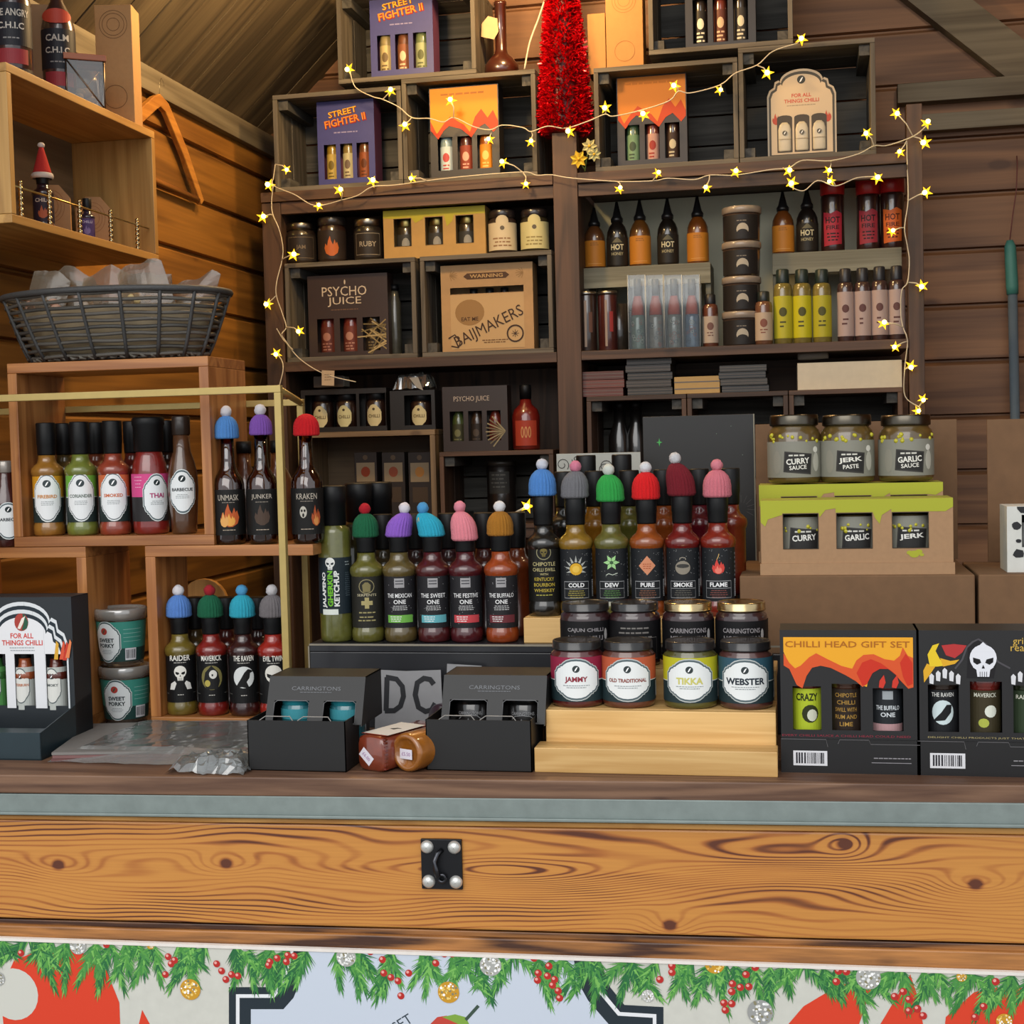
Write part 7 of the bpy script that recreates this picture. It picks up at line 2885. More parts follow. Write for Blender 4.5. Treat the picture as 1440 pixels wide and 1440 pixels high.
def small_bottle(px, Y, z, pyt, wpx, body, lab, title, tc, capc, label, labh=.6, group=None, taper=False):
    H = Z(px, pyt, Y) - z
    R = wpx / 2 * M(px, Y)
    x = X(px, Y, z + H / 2)
    t = thing('sauce_bottle', label, 'bottle', (x, Y, z), face(x, Y), group)
    mb = MB()
    if taper:
        mb.lathe([(R * .92, 0), (R, .003), (R, H * .62), (R * .85, H * .70), (R * .5, H * .77), (R * .45, H * .82)], 20)
        cz = .80
        cr_ = .52
    else:
        mb.lathe([(R * .92, 0), (R, .003), (R, H * .72), (R * .9, H * .79), (R * .6, H * .82)], 20)
        cz = .81
        cr_ = .68
    mb.build('glass_body', sauce(body), t)
    mb = MB()
    mb.lathe([(R * cr_, H * cz), (R * cr_ * 1.04, H * (cz + .01)), (R * cr_, H * .985), (R * cr_ * .85, H)], 18)
    mb.build('cap', plain(capc, .4), t)
    if lab:
        p = Pr()
        hh = H * labh
        p.rect(-R * 1.35, 0, R * 1.35, hh, lab)
        if title:
            p.text(title, 0, hh * .62, hh * .13, tc, 1, R * 1.7, .02)
            p.lines(0, hh * .48, R * 1.4, 4, hh * .11, hh * .045, tc, 1)
        else:
            p.ell(0, hh * .62, R * .42, R * .5, tc, 1, 12)
            p.lines(0, hh * .40, R * .9, 2, hh * .1, hh * .04, tc, 1)
        set_label(t, p, R, H * .08)
    return t


small_bottle(999, Yl, zs2, 414, 22, '#6a3a28', '#a89888', None, '#6a4a42', '#1d1d1f', 'small bottle with pale label between the clear boxes and tub tower', .50)
small_bottle(1074, Yl - .015, zs2, 410, 24, '#7a5038', '#b09c86', None, '#7a4a3c', '#1d2422', 'small bottle with pale label between the tub tower and yellow bottles', .52)
for px, c, lb in ((1101, '#b0a82c', 'yellow-label bottle with dark green cap nearest the tub tower'), (1128, '#b8b020', 'yellow-label bottle with dark green cap, middle of the yellow three'), (1156, '#a8a028', 'yellow-label bottle with dark green cap next to the pale pink labels')):
    small_bottle(px, Yl, zs2, 379, 26, '#8a7a38', c, None, '#4a4a20', '#1c2a26', lb, .56)
for i, px in enumerate((1189, 1213, 1237, 1261)):
    small_bottle(px, Yl + .004, zs2, (378, 377, 375, 374)[i], 23, '#4a3230', '#a8948e', None, '#5a3a38', '#26262a', 'slim bottle with pale pinkish label, %s from the yellow bottles' % ('first', 'second', 'third', 'fourth')[i], .60)

# flat packs on top of the dark crates
zc_top = CI[4]


def flat_stack(pl, pr_, pyt, Y, cols, name, label, cat, d=.14):
    n = len(cols)
    x0, x1 = X(pl, Y, zc_top + .01), X(pr_, Y, zc_top + .01)
    H = Z((pl + pr_) / 2, pyt, Y) - zc_top
    for i, c in enumerate(cols):
        r_ = random.Random(i + int(pl))
        dx_ = r_.uniform(-.004, .004)
        z0_ = zc_top + .0006 + i * H / n
        t = thing(name, label[i] if isinstance(label, (list, tuple)) else label % i, cat, ((x0 + x1) / 2 + dx_, Y + r_.uniform(0, .006), z0_), r_.uniform(-.02, .02))
        mb = MB()
        w_ = (x1 - x0) / 2
        hh = H / n - .0008
        mb.box(-w_, 0, 0, w_, d, hh)
        mb.build('folded_card', plain(c, .5), t, None, .0004)
        mb = MB()
        for q in range(0 if name == 'long_box' else 2):
            mb.box(-w_ - .0003, -.0004, hh * (.25 + .4 * q), w_ + .0003, -.0001, hh * (.32 + .4 * q))
        if mb.v:
            mb.build('fold_line', plain('#6a625c', .6), t)


Yq = SY + .012
nm5 = lambda c, p_: ['%s flat carton in the stack %s, %s' % (c, p_, q) for q in ('lowest', 'second from the bottom', 'third from the bottom', 'fourth from the bottom', 'topmost')]
flat_stack(817, 878, 522, Yq, ['#5c2c24', '#6a3428', '#542a22'], 'flat_carton', nm5('red brown', 'against the middle post'), 'flat carton')
flat_stack(880, 943, 502, Yq, ['#2a2826', '#332f2c', '#262524', '#302d2b', '#2a2826'], 'flat_carton', nm5('black', 'beside the red brown cartons'), 'flat carton')
flat_stack(948, 1012, 529, Yq, ['#b08c4c', '#3a342c'][:1], 'flat_carton', ['single yellow-edged flat carton between the two black stacks'], 'flat carton')
flat_stack(1013, 1079, 513, Yq, ['#2b2c2d', '#34322f', '#26292c', '#2e2d2b'], 'flat_carton', nm5('dark grey', 'under the tub tower'), 'flat carton')
flat_stack(1123, 1270, 508, Yq, ['#cbbda2'], 'long_box', ['long pale cream box lying on the dark crate near the wall post'], 'box')
t = thing('paper_roll', 'loose pale paper packet on the long cream box', 'packet', (X(1145, Yq + .06, zc_top + .05), Yq + .05, Z(1145, 507, Yq + .02) + .0015), 0)
mb = MB()
mb.tube([(-.035, 0, .010), (-.01, .004, .011), (.03, -.002, .010)], [.008, .0095, .007], 10)
mb.build('packet', plain('#8d8478', .5), t)

# dark bottles inside the lower crates
for i, (px, lb) in enumerate(((872, 'dim black bottle inside the dark crate below the black cartons'), (895, 'second dim black bottle inside the dark crate below the black cartons'))):
    x = X(px, SY + .1, zs3 + .1)
    t = thing('sauce_bottle', lb, 'bottle', (x, SY + .10, zs3 + .0105), 0)
    mb = MB()
    mb.lathe([(.024, 0), (.026, .003), (.026, .10), (.014, .13), (.012, .16)], 18)
    mb.build('glass_body', sauce('#1c1a18'), t)
    mb = MB()
    mb.lathe([(.014, .158), (.0145, .182)], 14)
    mb.build('cap', CAPBLK, t)

# ================================================================ GOODS ON THE SHELVES, LEFT BAY
Yj = SY + .050


def dark_jar(px, pyt, w_, z, body, lidc, lp, label, Y=None, lidm=None):
    Y = Y or Yj
    H = Z(px, pyt, Y) - z
    R = w_ / 2 * M(px, Y)
    x = X(px, Y, z + H / 2)
    t = thing('jar', label, 'jar', (x, Y, z), face(x, Y))
    mb = MB()
    mb.lathe([(R * .9, 0), (R, .003), (R, H * .74), (R * .9, H * .80), (R * .86, H * .84)], 24)
    mb.build('glass_body', sauce(body), t)
    mb = MB()
    mb.lathe([(R * .90, H * .82), (R * .95, H * .83), (R * .95, H * .97), (R * .9, H)], 24)
    mb.build('lid', lidm or plain(lidc, .3, 0, .3), t)
    if lp:
        set_label(t, lp(R, H * .62), R, H * .08)
    return t


def lp_plain(bg_, fg, tx=None, badge=False):
    def f(R, h_):
        p = Pr()
        p.rect(-R * 1.3, 0, R * 1.3, h_, bg_)
        if badge:
            p.ell(0, h_ * 1.05, R * .45, h_ * .22, bg_, 0, 14)
            p.ell(0, h_ * .8, R * .16, R * .16, '#5a5244', 1, 8)
            p.lines(0, h_ * .45, R * 1.5, 3, h_ * .13, h_ * .05, fg, 1)
        elif tx:
            p.text(tx, 0, h_ * .5, h_ * .2, fg, 1, R * 1.2, .02)
            p.line([(-R * .9, h_ * .1), (R * .9, h_ * .1), (R * .9, h_ * .9), (-R * .9, h_ * .9)], R * .04, fg, 1, True)
        else:
            p.flame(0, h_ * .1, R * 1.0, h_ * .7, fg, 1)
        return p
    return f


zG, zH = CG[4], CH[4]
dark_jar(424, 315, 42, zG, '#2a1f1a', '#3a3634', lp_plain('#29221e', '#6a5c4a', 'JAM'), 'dark jar with grey lid on the crate nearest the string-light wire', lidm=metal('#77726a', .3))
dark_jar(467, 307, 40, zG, '#33201a', '#2a2522', lp_plain('#2a211d', '#b05c2a'), 'dark jar with an orange figure label on the middle-shelf crate')
dark_jar(518, 309, 40, zG, '#26201c', '#3a3634', lp_plain('#28231f', '#8d8474', 'RUBY'), 'dark jar with grey framed label beside the lime carton', lidm=metal('#8a857c', .3))
dark_jar(707, 297, 40, zH, '#3a2a26', '#231d1c', lp_plain('#c0b294', '#8a6a4c', None, True), 'dark jar with cream label right of the lime carton')
dark_jar(752, 296, 40, zH, '#3a3222', '#231d1c', lp_plain('#bfb784', '#8a7c4c', None, True), 'dark jar with yellowish cream label against the middle post')
# lime/kraft carton spanning both crates
zGH = max(zG, zH)
Yx = SY + .030
x0_, x1_ = X(540, Yx, zGH + .04), X(683, Yx, zGH + .04)
w_ = x1_ - x0_
h_ = Z(611, 293, Yx) - zGH
p = Pr()
wn = []
for c in (-.62 * w_ / 2, 0, .60 * w_ / 2):
    wn.append((c - w_ * .085, h_ * .26, c + w_ * .085, h_ * .82))
p.poly([(-w_ / 2, h_), (-w_ / 2, h_ * .85), (wn[0][0], h_ * .83), (wn[0][2], h_ * .84), (wn[0][2] + .01, h_ * .72), (wn[1][0] - .004, h_ * .80), (wn[1][0] - .004, h_ * .84), (wn[1][2] + .004, h_ * .84), (wn[1][2] + .01, h_ * .62), (wn[2][0] - .008, h_ * .72), (wn[2][0] - .004, h_ * .84), (wn[2][2], h_ * .84), (w_ / 2, h_ * .84), (w_ / 2, h_)], '#a89c28', 1)
for a_, b__, c_, d_ in wn:
    p.line([(a_, b__), (c_, b__), (c_, d_), (a_, d_)], .0014, '#4a3a20', 2, True)
windowed_box('jar_gift_box', 'kraft and yellow-green carton with three windows lying across both middle-shelf crates', 'gift box', ((x0_ + x1_) / 2, Yx, zGH + .0004), w_, h_, .06, 0, plain('#a88448', .7), wn, p)
for i, (a_, b__, c_, d_) in enumerate(wn):
    x = (x0_ + x1_) / 2 + (a_ + c_) / 2
    t = thing('jar', 'little dark jar in the %s window of the carton across the crates' % ('first', 'middle', 'last')[i], 'jar', (x, Yx + .030, zGH + .0018), 0)
    mb = MB()
    mb.lathe([(.020, 0), (.0225, .003), (.0225, h_ * .62), (.019, h_ * .68)], 20)
    mb.build('glass_body', sauce('#3a3020'), t)
    mb = MB()
    mb.lathe([(.020, h_ * .66), (.0205, h_ * .67), (.0205, h_ * .84), (.019, h_ * .86)], 20)
    mb.build('lid', metal('#8a7c4c', .35), t)
    p = Pr()
    p.rect(-.022, 0, .022, h_ * .40, '#3a3833')
    p.ell(.004, h_ * .2, .009, h_ * .13, '#8d8a80', 1, 12)
    set_label(t, p, .0225, h_ * .1)

# lower left bay: cube shelf and crate, with things on them
Yc2 = SY - .004
zcs = Z(530, 606, Yc2)
c1 = thing('cube_shelf', 'pale-edged wooden cube shelf behind the hatted bottles, under the round-label jar boxes', 'shelf', (X(510, Yc2, zcs - .1), Yc2, zs3l), 0)
x0_, x1_ = X(420, Yc2, zcs - .1), X(613, Yc2, zcs - .1)
o_ = c1.location.x
for a_ in ((x0_, 0, x1_, .012, 'bottom_board'), (x0_, zcs - zs3l - .012, x1_, zcs - zs3l, 'top_board'), (x0_, .0125, x0_ + .012, zcs - zs3l - .0125, 'side_board'), (x1_ - .012, .0125, x1_, zcs - zs3l - .0125, 'side_board')):
    bx(c1, a_[4], wset('#8a7354', '#5a4630', freq=1.5), a_[0] - o_, 0, a_[1], a_[2] - o_, .18, a_[3])
bx(c1, 'back_board', wset('#6e5a40', '#4a3a28', freq=1.0, knots=.1), x0_ + .0125 - o_, .17, .0125, x1_ - .0125 - o_, .178, zcs - zs3l - .0125)
CL = crate('dark timber crate behind the hatted bottles under the small brown lettered box', 619, 779, 0, 634, Y=SY - .004, z0=zs3l, z1=Z(700, 634, SY - .004), m=W_DARK)
# black jar boxes with round cream labels
def label_box(pl, pr_, pyt, cx, label, z, Y, jl):
    x0, x1 = X(pl, Y, z + .04), X(pr_, Y, z + .04)
    w_ = x1 - x0
    h_ = Z((pl + pr_) / 2, pyt, Y) - z
    kk = w_ / (pr_ - pl)
    wn = [((c - 19 - (pl + pr_) / 2) * kk, h_ * .12, (c + 19 - (pl + pr_) / 2) * kk, h_ * .88) for c in cx]
    t = windowed_box('jar_gift_box', label, 'gift box', ((x0 + x1) / 2, Y, z), w_, h_, .06, 0, plain('#191613', .4), wn, None)
    for i, (a_, b__, c_, d_) in enumerate(wn):
        j = thing('jar', jl[i], 'jar', ((x0 + x1) / 2 + (a_ + c_) / 2, Y + .030, z + .0014), 0)
        R = (c_ - a_) / 2 * 1.02
        R = min(R, .026)
        mb = MB()
        mb.lathe([(R * .9, 0), (R, .003), (R, h_ * .66), (R * .86, h_ * .73)], 20)
        mb.build('glass_body', sauce('#2a1a14'), j)
        mb = MB()
        mb.lathe([(R * .88, h_ * .72), (R * .92, h_ * .73), (R * .92, h_ * .90), (R * .88, h_ * .92)], 20)
        mb.build('lid', CAPBLK, j)
        p = Pr()
        p.badge(0, h_ * .34, R * 1.35, h_ * .54, '#c4b98e' if i != 1 else '#c4be90', 1)
        p.text('CHILLI', 0, h_ * .34, h_ * .08, '#5a4a30', 2, R, .02)
        p.ell(0, h_ * .50, R * .12, R * .12, '#4a4030', 2, 8)
        set_label(j, p, R, 0)
    return t


Yb2 = SY + .014
label_box(424, 543, 547, (449, 483, 525), 'glossy black jar box with three cream round-label jars on the cube shelf', zcs, Yb2, ['cream-label jar in the black box, nearest the gold frame', 'cream-label jar in the middle of the black box', 'cream-label jar in the black box, nearest the bagged box'])
label_box(549, 612, 549, (588,), 'glossy black jar box with a single round-label jar under a clear bag', zcs, Yb2, ['lone cream-label jar in the box under the clear bag'])
x = X(463, Yb2 + .01, zcs + .07)
t = thing('small_box', 'small dull brown box lying on the glossy black jar box', 'box', (x, Yb2 + .008, Z(463, 547, Yb2) + .004), 0)
mb = MB()
mb.box(-.036, 0, 0, .036, .045, .026)
mb.build('box_body', plain('#2c2219', .6), t, None, .0008)
mb = MB()
mb.box(.0362, .002, .002, .0368, .043, .024)
mb.build('pale_end', plain('#7a7468', .6), t)
t = thing('clear_bag', 'crumpled clear bag with a white slip lying over the jar boxes', 'plastic bag', (X(553, Yb2 + .005, zcs + .08), Yb2 + .004, Z(580, 548, Yb2) + .001), 0)
film('clear_film', t, 0, 0, .09, .05, .030, .014, 12.0, clear('#b8bab4', .2, .12, 'cellophane', .1), 14, 9)
mb = MB()
mb.prism([(.040, .026), (.060, .028), (.072, -.004), (.056, .004)], -.003, -.0022)
mb.build('paper_slip', plain('#9a958a', .6), t)
# small brown lettered box and red bottle on the crate
zcr = CL[4]
boxed_set(623, 714, 543, zcr + .0003, SY + .020, 'small dark brown lettered box with bottles, low on the shelf above the hatted row', '#2a1d17', lambda a_, b_: (lambda p: (p.text('PSYCHO JUICE', -a_ * .05, b_ * .80, b_ * .10, '#b8a898', 1, a_ * .7, 0, fit=a_ * .55), [p.line([(a_ * .46, b_ * .3), (a_ * .46 - a_ * .3 * math.cos(q_), b_ * .3 + b_ * .3 * math.sin(q_))], .0030, ('#8d8264', '#6a6048')[k_ % 2], 2) for k_, q_ in enumerate([-.9 + .22 * z_ for z_ in range(9)])], p)[2])(Pr()),
          [('#4a5a2c', '#3a3a28', '#6a6a48'), ('#3a281c', '#2a2420', '#4a4038'), ('#7a2a20', '#6a2c24', '#8a5048')], 'tiny sauce bottle in the %s window of the small brown lettered box', wv=(.16, .62), d=.045)
x = X(740, SY + .045, zcr + .05)
t = thing('sauce_bottle', 'round-shouldered bright red bottle on the crate next to the middle post', 'bottle', (x, SY + .045, zcr), face(x, SY))
H = Z(740, 541, SY + .045) - zcr
mb = MB()
mb.lathe([(.028, 0), (.031, .004), (.0315, H * .52), (.027, H * .62), (.014, H * .70), (.0115, H * .80)], 24)
mb.build('glass_body', sauce('#7a1c16'), t)
mb = MB()
mb.lathe([(.013, H * .78), (.0135, H * .98), (.012, H)], 16)
mb.build('cap', CAPBLK, t)
p = Pr()
p.rect(-.026, 0, .026, .056, '#9c3a28')
for u in (-.008, 0, .008):
    p.ell(u, .030, .0035, .013, '#c08a5a', 1, 12)
    p.ell(u, .030, .0015, .009, '#8c3022', 2, 10)
set_label(t, p, .0315, .010)
# boxes and jars inside the cube shelf
for i, px in enumerate((514, 553, 590)):
    Yi = Yc2 + .06
    x = X(px, Yi, zcs - .08)
    zb2 = zs3l + .0125
    H = Z(px, 636, Yi) - zb2
    t = thing('label_carton', 'tall dark carton with cream label inside the cube shelf, %s from the gold frame' % ('first', 'second', 'third')[i], 'carton', (x, Yi, zb2), 0)
    mb = MB()
    mb.box(-.027, 0, 0, .027, .05, H)
    mb.build('carton', plain('#241a14', .6), t, None, .0008)
    p = Pr()
    p.rect(-.022, H - .068, .022, H - .024, '#8d7c62', 1)
    p.ell(0, H - .045, .011, .012, ('#8a3a22', '#8a4630', '#a8743a')[i], 2, 14)
    p.ell(0, H - .012, .006, .006, '#5a4a3a', 1, 10)
    p.rect(-.018, H - .115, .018, H - .080, '#4a3c2e', 1)
    p.build('label', t, flat(0))
x = X(704, SY + .08, zs3l + .2)
t = thing('sauce_bottle', 'tall dark bottle with a grey label standing inside the timber crate', 'bottle', (x, SY + .08, zs3l + .0105), 0)
H = Z(704, 648, SY + .08) - zs3l - .0105
mb = MB()
mb.lathe([(.032, 0), (.034, .004), (.034, H * .9), (.030, H * .93)], 20)
mb.build('glass_body', sauce('#1f1b18'), t)
mb = MB()
mb.lathe([(.031, H * .92), (.032, H)], 18)
mb.build('cap', plain('#35312c', .4), t)
p = Pr()
p.rect(-.025, 0, .025, .05, '#33322f')
p.lines(0, .044, .04, 4, .009, .003, '#5c5a54', 1)
set_label(t, p, .034, H * .9 - .060)
# orange bottle glow beside it
x = X(735, SY + .1, zs3l + .2)

# ================================================================ LEFT WALL: HANGING CRATE, BASKET, HANGER
XO = -1.12
a = onX(8, 92, XO)
b_ = onX(217, 181, XO)
Yc0, Yc1 = a.y, b_.y
zt_ = (a.z + b_.z) / 2
zb_ = (onX(14, 318, XO).z + onX(217, 362, XO).z) / 2
pb_ = wset('#bd9354', '#936a34', freq=1.6, knots=.3)
wc = thing('wall_shelf_box', 'pale pine box shelf fixed to the side wall with a small brass gallery rail', 'shelf', (LX, (Yc0 + Yc1) / 2, zb_), 0)
oy = (Yc0 + Yc1) / 2
Wd = XO - LX
hh = zt_ - zb_
L2 = (Yc1 - Yc0) / 2
tk = .013
bx(wc, 'top_board', pb_, .0185, -L2, hh - tk, Wd, L2, hh, .001)
bx(wc, 'bottom_board', pb_, .0185, -L2, 0, Wd, L2, tk, .001)
bx(wc, 'side_board', pb_, .0185, -L2, tk + .0003, Wd, -L2 + tk, hh - tk - .0003, .001)
bx(wc, 'side_board', pb_, .0185, L2 - tk, tk + .0003, Wd, L2, hh - tk - .0003, .001)
bx(wc, 'back_board', wset('#77664f', '#54442f', freq=1.0, knots=.2), .0185, -L2 + tk, tk, .026, L2 - tk, hh - tk, 0)
brass = metal('#a8925c', .3)
mb = MB()
mb.tube([(Wd - .010, -L2 + .016, .058), (Wd - .010, L2 - .018, .058)], .0016, 8)
mb.build('gallery_rail', brass, wc)
pys = [(30, 0), (70, 0), (112, 0), (155, 0), (192, 0)]
for px, _ in pys:
    yy = onX(px, 300, XO - .010).y - oy
    mb = MB()
    prof = []
    for i in range(33):
        z_ = .050 * i / 32
        prof.append((.0022 + .0018 * abs(math.sin(i * .62)), z_))
    mb.lathe(prof, 10, 0, (Wd - .010, yy, tk + .0002))
    mb.sphere((Wd - .010, yy, tk + .053), .0032, 8)
    mb.build('twisted_spindle', metal('#b8a884', .25), wc)


def onwall(px, py, x):
    return onX(px, py, x)


zin = zb_ + tk + .0002
# octagonal kraft tags
for px, py, r_, lb in ((72, 265, .029, 'octagonal kraft box leaning in the wall shelf behind the red-hatted bottle'), (130, 270, .030, 'octagonal kraft box leaning in the wall shelf behind the small purple bottle')):
    q = onX(px, py, XO - .095)
    t = thing('kraft_box', lb, 'box', (XO - .095, q.y, zin), face(XO - .095, q.y))
    mb = MB()
    c_ = r_ * .42
    mb.prism([(-c_, 0), (c_, 0), (r_, r_ * .6), (r_, r_ * 2.6), (c_, r_ * 3.3), (-c_, r_ * 3.3), (-r_, r_ * 2.6), (-r_, r_ * .6)], 0, .022)
    mb.build('box_body', KRAFT, t)
    p = Pr()
    for i in range(3):
        p.line([((.010 + .005 * i) * math.cos(a_), r_ * 2.1 + (.014 + .006 * i) * math.sin(a_)) for a_ in [2 * PI * k / 20 for k in range(20)]], .0008, '#8a6038', 1, True)
    p.build('print', t, flat(0))


def mini_bottle(px, x, z, H, R, c, lc, lb, hatc=None):
    q = onX(px, 260, x)
    t = thing('sauce_bottle', lb, 'bottle', (x, q.y, z), face(x, q.y))
    a_, c_ = woozy(None, None, H, R)
    a_.build('glass_body', sauce(c), t)
    c_.build('cap', CAPBLK, t)
    if lc:
        p = Pr()
        p.rect(-.04, 0, .04, H * .42, lc[0])
        p.text('CHILLI', 0, H * .33, H * .06, lc[1], 1, R * 1.5, .02)
        p.flame(0, H * .05, R * .9, H * .2, lc[2], 1)
        set_label(t, p, .0236 * R / .0253, .0225 * H / .188)
    return t


mb_ = mini_bottle(60, XO - .04, zin, .100, .0165, '#2a1620', ('#2a2230', '#c8b8a8', '#a85a3c'), 'dark bottle wearing a felt santa hat in the wall shelf')
mini_bottle(121, XO - .04, zin, .072, .0120, '#2a2038', ('#4a3a6a', '#b8b0c8', '#7a6a9a'), 'tiny bottle with purple label in the wall shelf')
t = thing('santa_hat', 'small red felt santa hat with white brim and bobble in the wall shelf', 'hat', (mb_.location.x, mb_.location.y, zin + .080), 0)
t.scale = (.72, .72, .58)
mb = MB()
mb.lathe([(.0215, .012), (.019, .020), (.0135, .045), (.008, .070), (.0045, .085)], 22)
mb.build('felt_cone', plain('#a82420', .95, bump=.4, bscale=500), t)
mb = MB()
mb.lathe([(.0205, 0), (.023, .002), (.024, .007), (.023, .013), (.0205, .015)], 22, cap=False)
mb.build('white_brim', plain('#c9bdb4', 1, bump=.6, bscale=700), t)
mb = MB()
mb.sphere((0, 0, .090), .0078, 12)
mb.build('bobble', plain('#cfc4bc', 1, bump=.6, bscale=700), t)

# on top of the wall shelf
ztop = zt_ + .0003


def top_item(px, x):
    return onX(px, 60, x).y


def bag_bottle(px, x, lb, t1, R=.029, H=.20):
    y = top_item(px, x)
    t = thing('sauce_bottle', lb, 'bottle', (x, y, ztop), face(x, y))
    mb = MB()
    mb.lathe([(R * .9, 0), (R, .004), (R, H * .66), (R * .8, H * .78), (R * .4, H * .88), (R * .38, H)], 24)
    mb.build('glass_body', sauce('#3a1c1c'), t)
    p = Pr()
    p.rect(-.05, .050, .05, .115, '#1d1f28')
    p.rect(-.05, 0, .05, .016, '#26222a')
    p.text(t1, 0, .100, .011, '#b8b4ac', 1, .06, .02)
    p.text('C.H.I.C', 0, .080, .010, '#c4c0b8', 1, .06, .02)
    p.lines(0, .062, .03, 1, .003, .002, '#8a8a8a', 1)
    p.ell(0, .135, .026, .012, '#b04030', 1, 16)
    p.rect(-.022, .022, .026, .045, '#8c3038', 1)
    set_label(t, p, R, .012)
    return t


bag_bottle(18, XO - .075, 'tall dark bottle with cream lettering at the outer end of the wall shelf top', 'THE ANGRY')
bag_bottle(82, XO - .075, 'tall dark bottle with a red shoulder label on the wall shelf beside the glass lantern', 'CALM', .027)
y = top_item(54, XO - .10)
t = thing('kraft_box', 'slim kraft strip box between the two tall bottles on the wall shelf', 'box', (XO - .10, y, ztop), face(XO, y))
mb = MB()
mb.box(-.018, 0, 0, .018, .02, .17)
mb.build('box_body', plain('#8a6a48', .7), t, None, .0008)
# faceted lantern with wooden lid
y = top_item(119, XO - .040)
t = thing('glass_lantern', 'faceted clear box with a reddish wooden lid and wire edges on the wall shelf', 'lantern', (XO - .045, y, ztop), face(XO, y) + .2)
s_ = .030
hL = .078
P8 = [Vector((-s_, -s_, 0)), Vector((s_, -s_, 0)), Vector((s_, s_, 0)), Vector((-s_, s_, 0))]
T8 = [v + Vector((0, 0, hL)) for v in P8]
mb = MB()
mb.add([tuple(v) for v in P8 + T8], [(0, 1, 5, 4), (1, 2, 6, 5), (2, 3, 7, 6), (3, 0, 4, 7)])
mb.build('glass_panes', clear('#cfc8bc', .12, .10), t)
mb = MB()
for i in range(4):
    mb.tube([P8[i], P8[(i + 1) % 4]], .0014, 5)
    mb.tube([T8[i], P8[(i + 1) % 4]], .0014, 5)
    mb.tube([P8[i], T8[i]], .0014, 5)
mb.build('wire_edges', metal('#77685a', .4), t)
bx(t, 'lid', wset('#b06a48', '#7a3c24', freq=1.6), -s_ - .004, -s_ - .004, hL, s_ + .004, s_ + .004, hL + .010)
mb = MB()
for i in range(9):
    rr_ = random.Random(i)
    mb.sphere((rr_.uniform(-.02, .02), rr_.uniform(-.02, .02), .010 + rr_.uniform(0, .03)), rr_.uniform(.008, .012), 7, 0, .7)
mb.build('filling', plain('#b8a88c', .8, bump=.5, bscale=200), t)
y = top_item(118, XO - .13)
t = thing('dark_bottle', 'dark round-topped bottle behind the faceted box on the wall shelf', 'bottle', (XO - .135, y + .01, ztop), 0)
mb = MB()
mb.lathe([(.022, 0), (.024, .003), (.024, .085), (.026, .092), (.026, .108), (.016, .116), (.014, .13)], 20)
mb.build('glass_body', sauce('#2a1a16'), t)
y = top_item(160, XO - .045)
t = thing('kraft_box', 'tall kraft carton with a round stamp at the inner end of the wall shelf top', 'box', (XO - .045, y, ztop), face(XO, y) * .55)
Hk_ = onX(160, 5, XO - .04).z - ztop
mb = MB()
mb.box(-.032, 0, 0, .032, .055, Hk_)
mb.build('box_body', plain('#a98052', .75, bump=.1, bscale=120), t, None, .001)
p = Pr()
for r_ in (.024, .019, .011):
    p.line([(r_ * math.cos(a_), Hk_ - .034 + r_ * math.sin(a_)) for a_ in [2 * PI * i / 28 for i in range(28)]], .0009, '#6a4a2c', 1, True)
p.line([(.020 * math.cos(a_), .052 + .020 * math.sin(a_)) for a_ in [2 * PI * i / 28 for i in range(28)]], .0009, '#6a4a2c', 1, True)
p.build('print', t, flat(0))

# ---- wooden coat hanger on the side wall
HX = LX + .034
t = thing('coat_hanger', 'wooden coat hanger hung flat on the side wall beside the pine box shelf', 'hanger', tuple(onX(222, 142, HX)), 0)
o_ = Vector(t.location)
mb = MB()
arm = [onX(165, 195, HX), onX(190, 168, HX), onX(215, 145, HX), onX(222, 141, HX), onX(232, 152, HX), onX(258, 215, HX), onX(282, 285, HX)]
vs, fs = [], []
for i, q in enumerate(arm):
    a_ = arm[max(i - 1, 0)]
    c_ = arm[min(i + 1, len(arm) - 1)]
    tn = (c_ - a_).normalized()
    up_ = Vector((0, -tn.z, tn.y))
    if up_.z < 0:
        up_ = -up_
    wd = .013 if 0 < i < len(arm) - 1 else .009
    for sx_, sy_ in ((-.006, -1), (.006, -1), (.006, 1), (-.006, 1)):
        vs.append(q - o_ + up_ * wd * sy_ + Vector((sx_, 0, 0)))
for i in range(len(arm) - 1):
    for k in range(4):
        fs.append((i * 4 + k, i * 4 + (k + 1) % 4, (i + 1) * 4 + (k + 1) % 4, (i + 1) * 4 + k))
fs += [(3, 2, 1, 0), tuple(range(len(vs) - 4, len(vs)))]
mb.add(vs, fs)
mb.build('shoulder_arm', wood('#bd8238', '#8a5520', 'y', 1.6), t, None, .002)
mb = MB()
mb.tube([onX(170, 232, HX) - o_, onX(278, 281, HX) - o_], .0065, 10)
mb.build('trouser_bar', wood('#9a6428', '#6a3f18', 'y', 1.6), t)
mb = MB()
k0 = onX(224, 140, HX) - o_
mb.tube([k0, k0 + Vector((0, .002, .030)), k0 + Vector((0, .010, .045)), k0 + Vector((0, .020, .040)), k0 + Vector((0, .022, .032))], .0014, 6)
mb.build('hook', metal('#a8a498', .3), t)

# ---- wicker basket on the upper cube
Yw_ = CY + .075
xw_ = X(165, Yw_, zU + .05)
bk2 = thing('wicker_basket', 'oval dark grey wicker basket of clear bags on top of the wooden cube', 'basket', (xw_, Yw_, zU + .0004), -.02)
hB = Z(165, 404, Yw_ - .11) - zU
a0, b0, a1, b1 = .140, .066, .177, .110
DG = plain('#3a3a3a', .6, bump=.4, bscale=300)
GRY = plain('#4e4a44', .65, bump=.4, bscale=300)
nst = 18


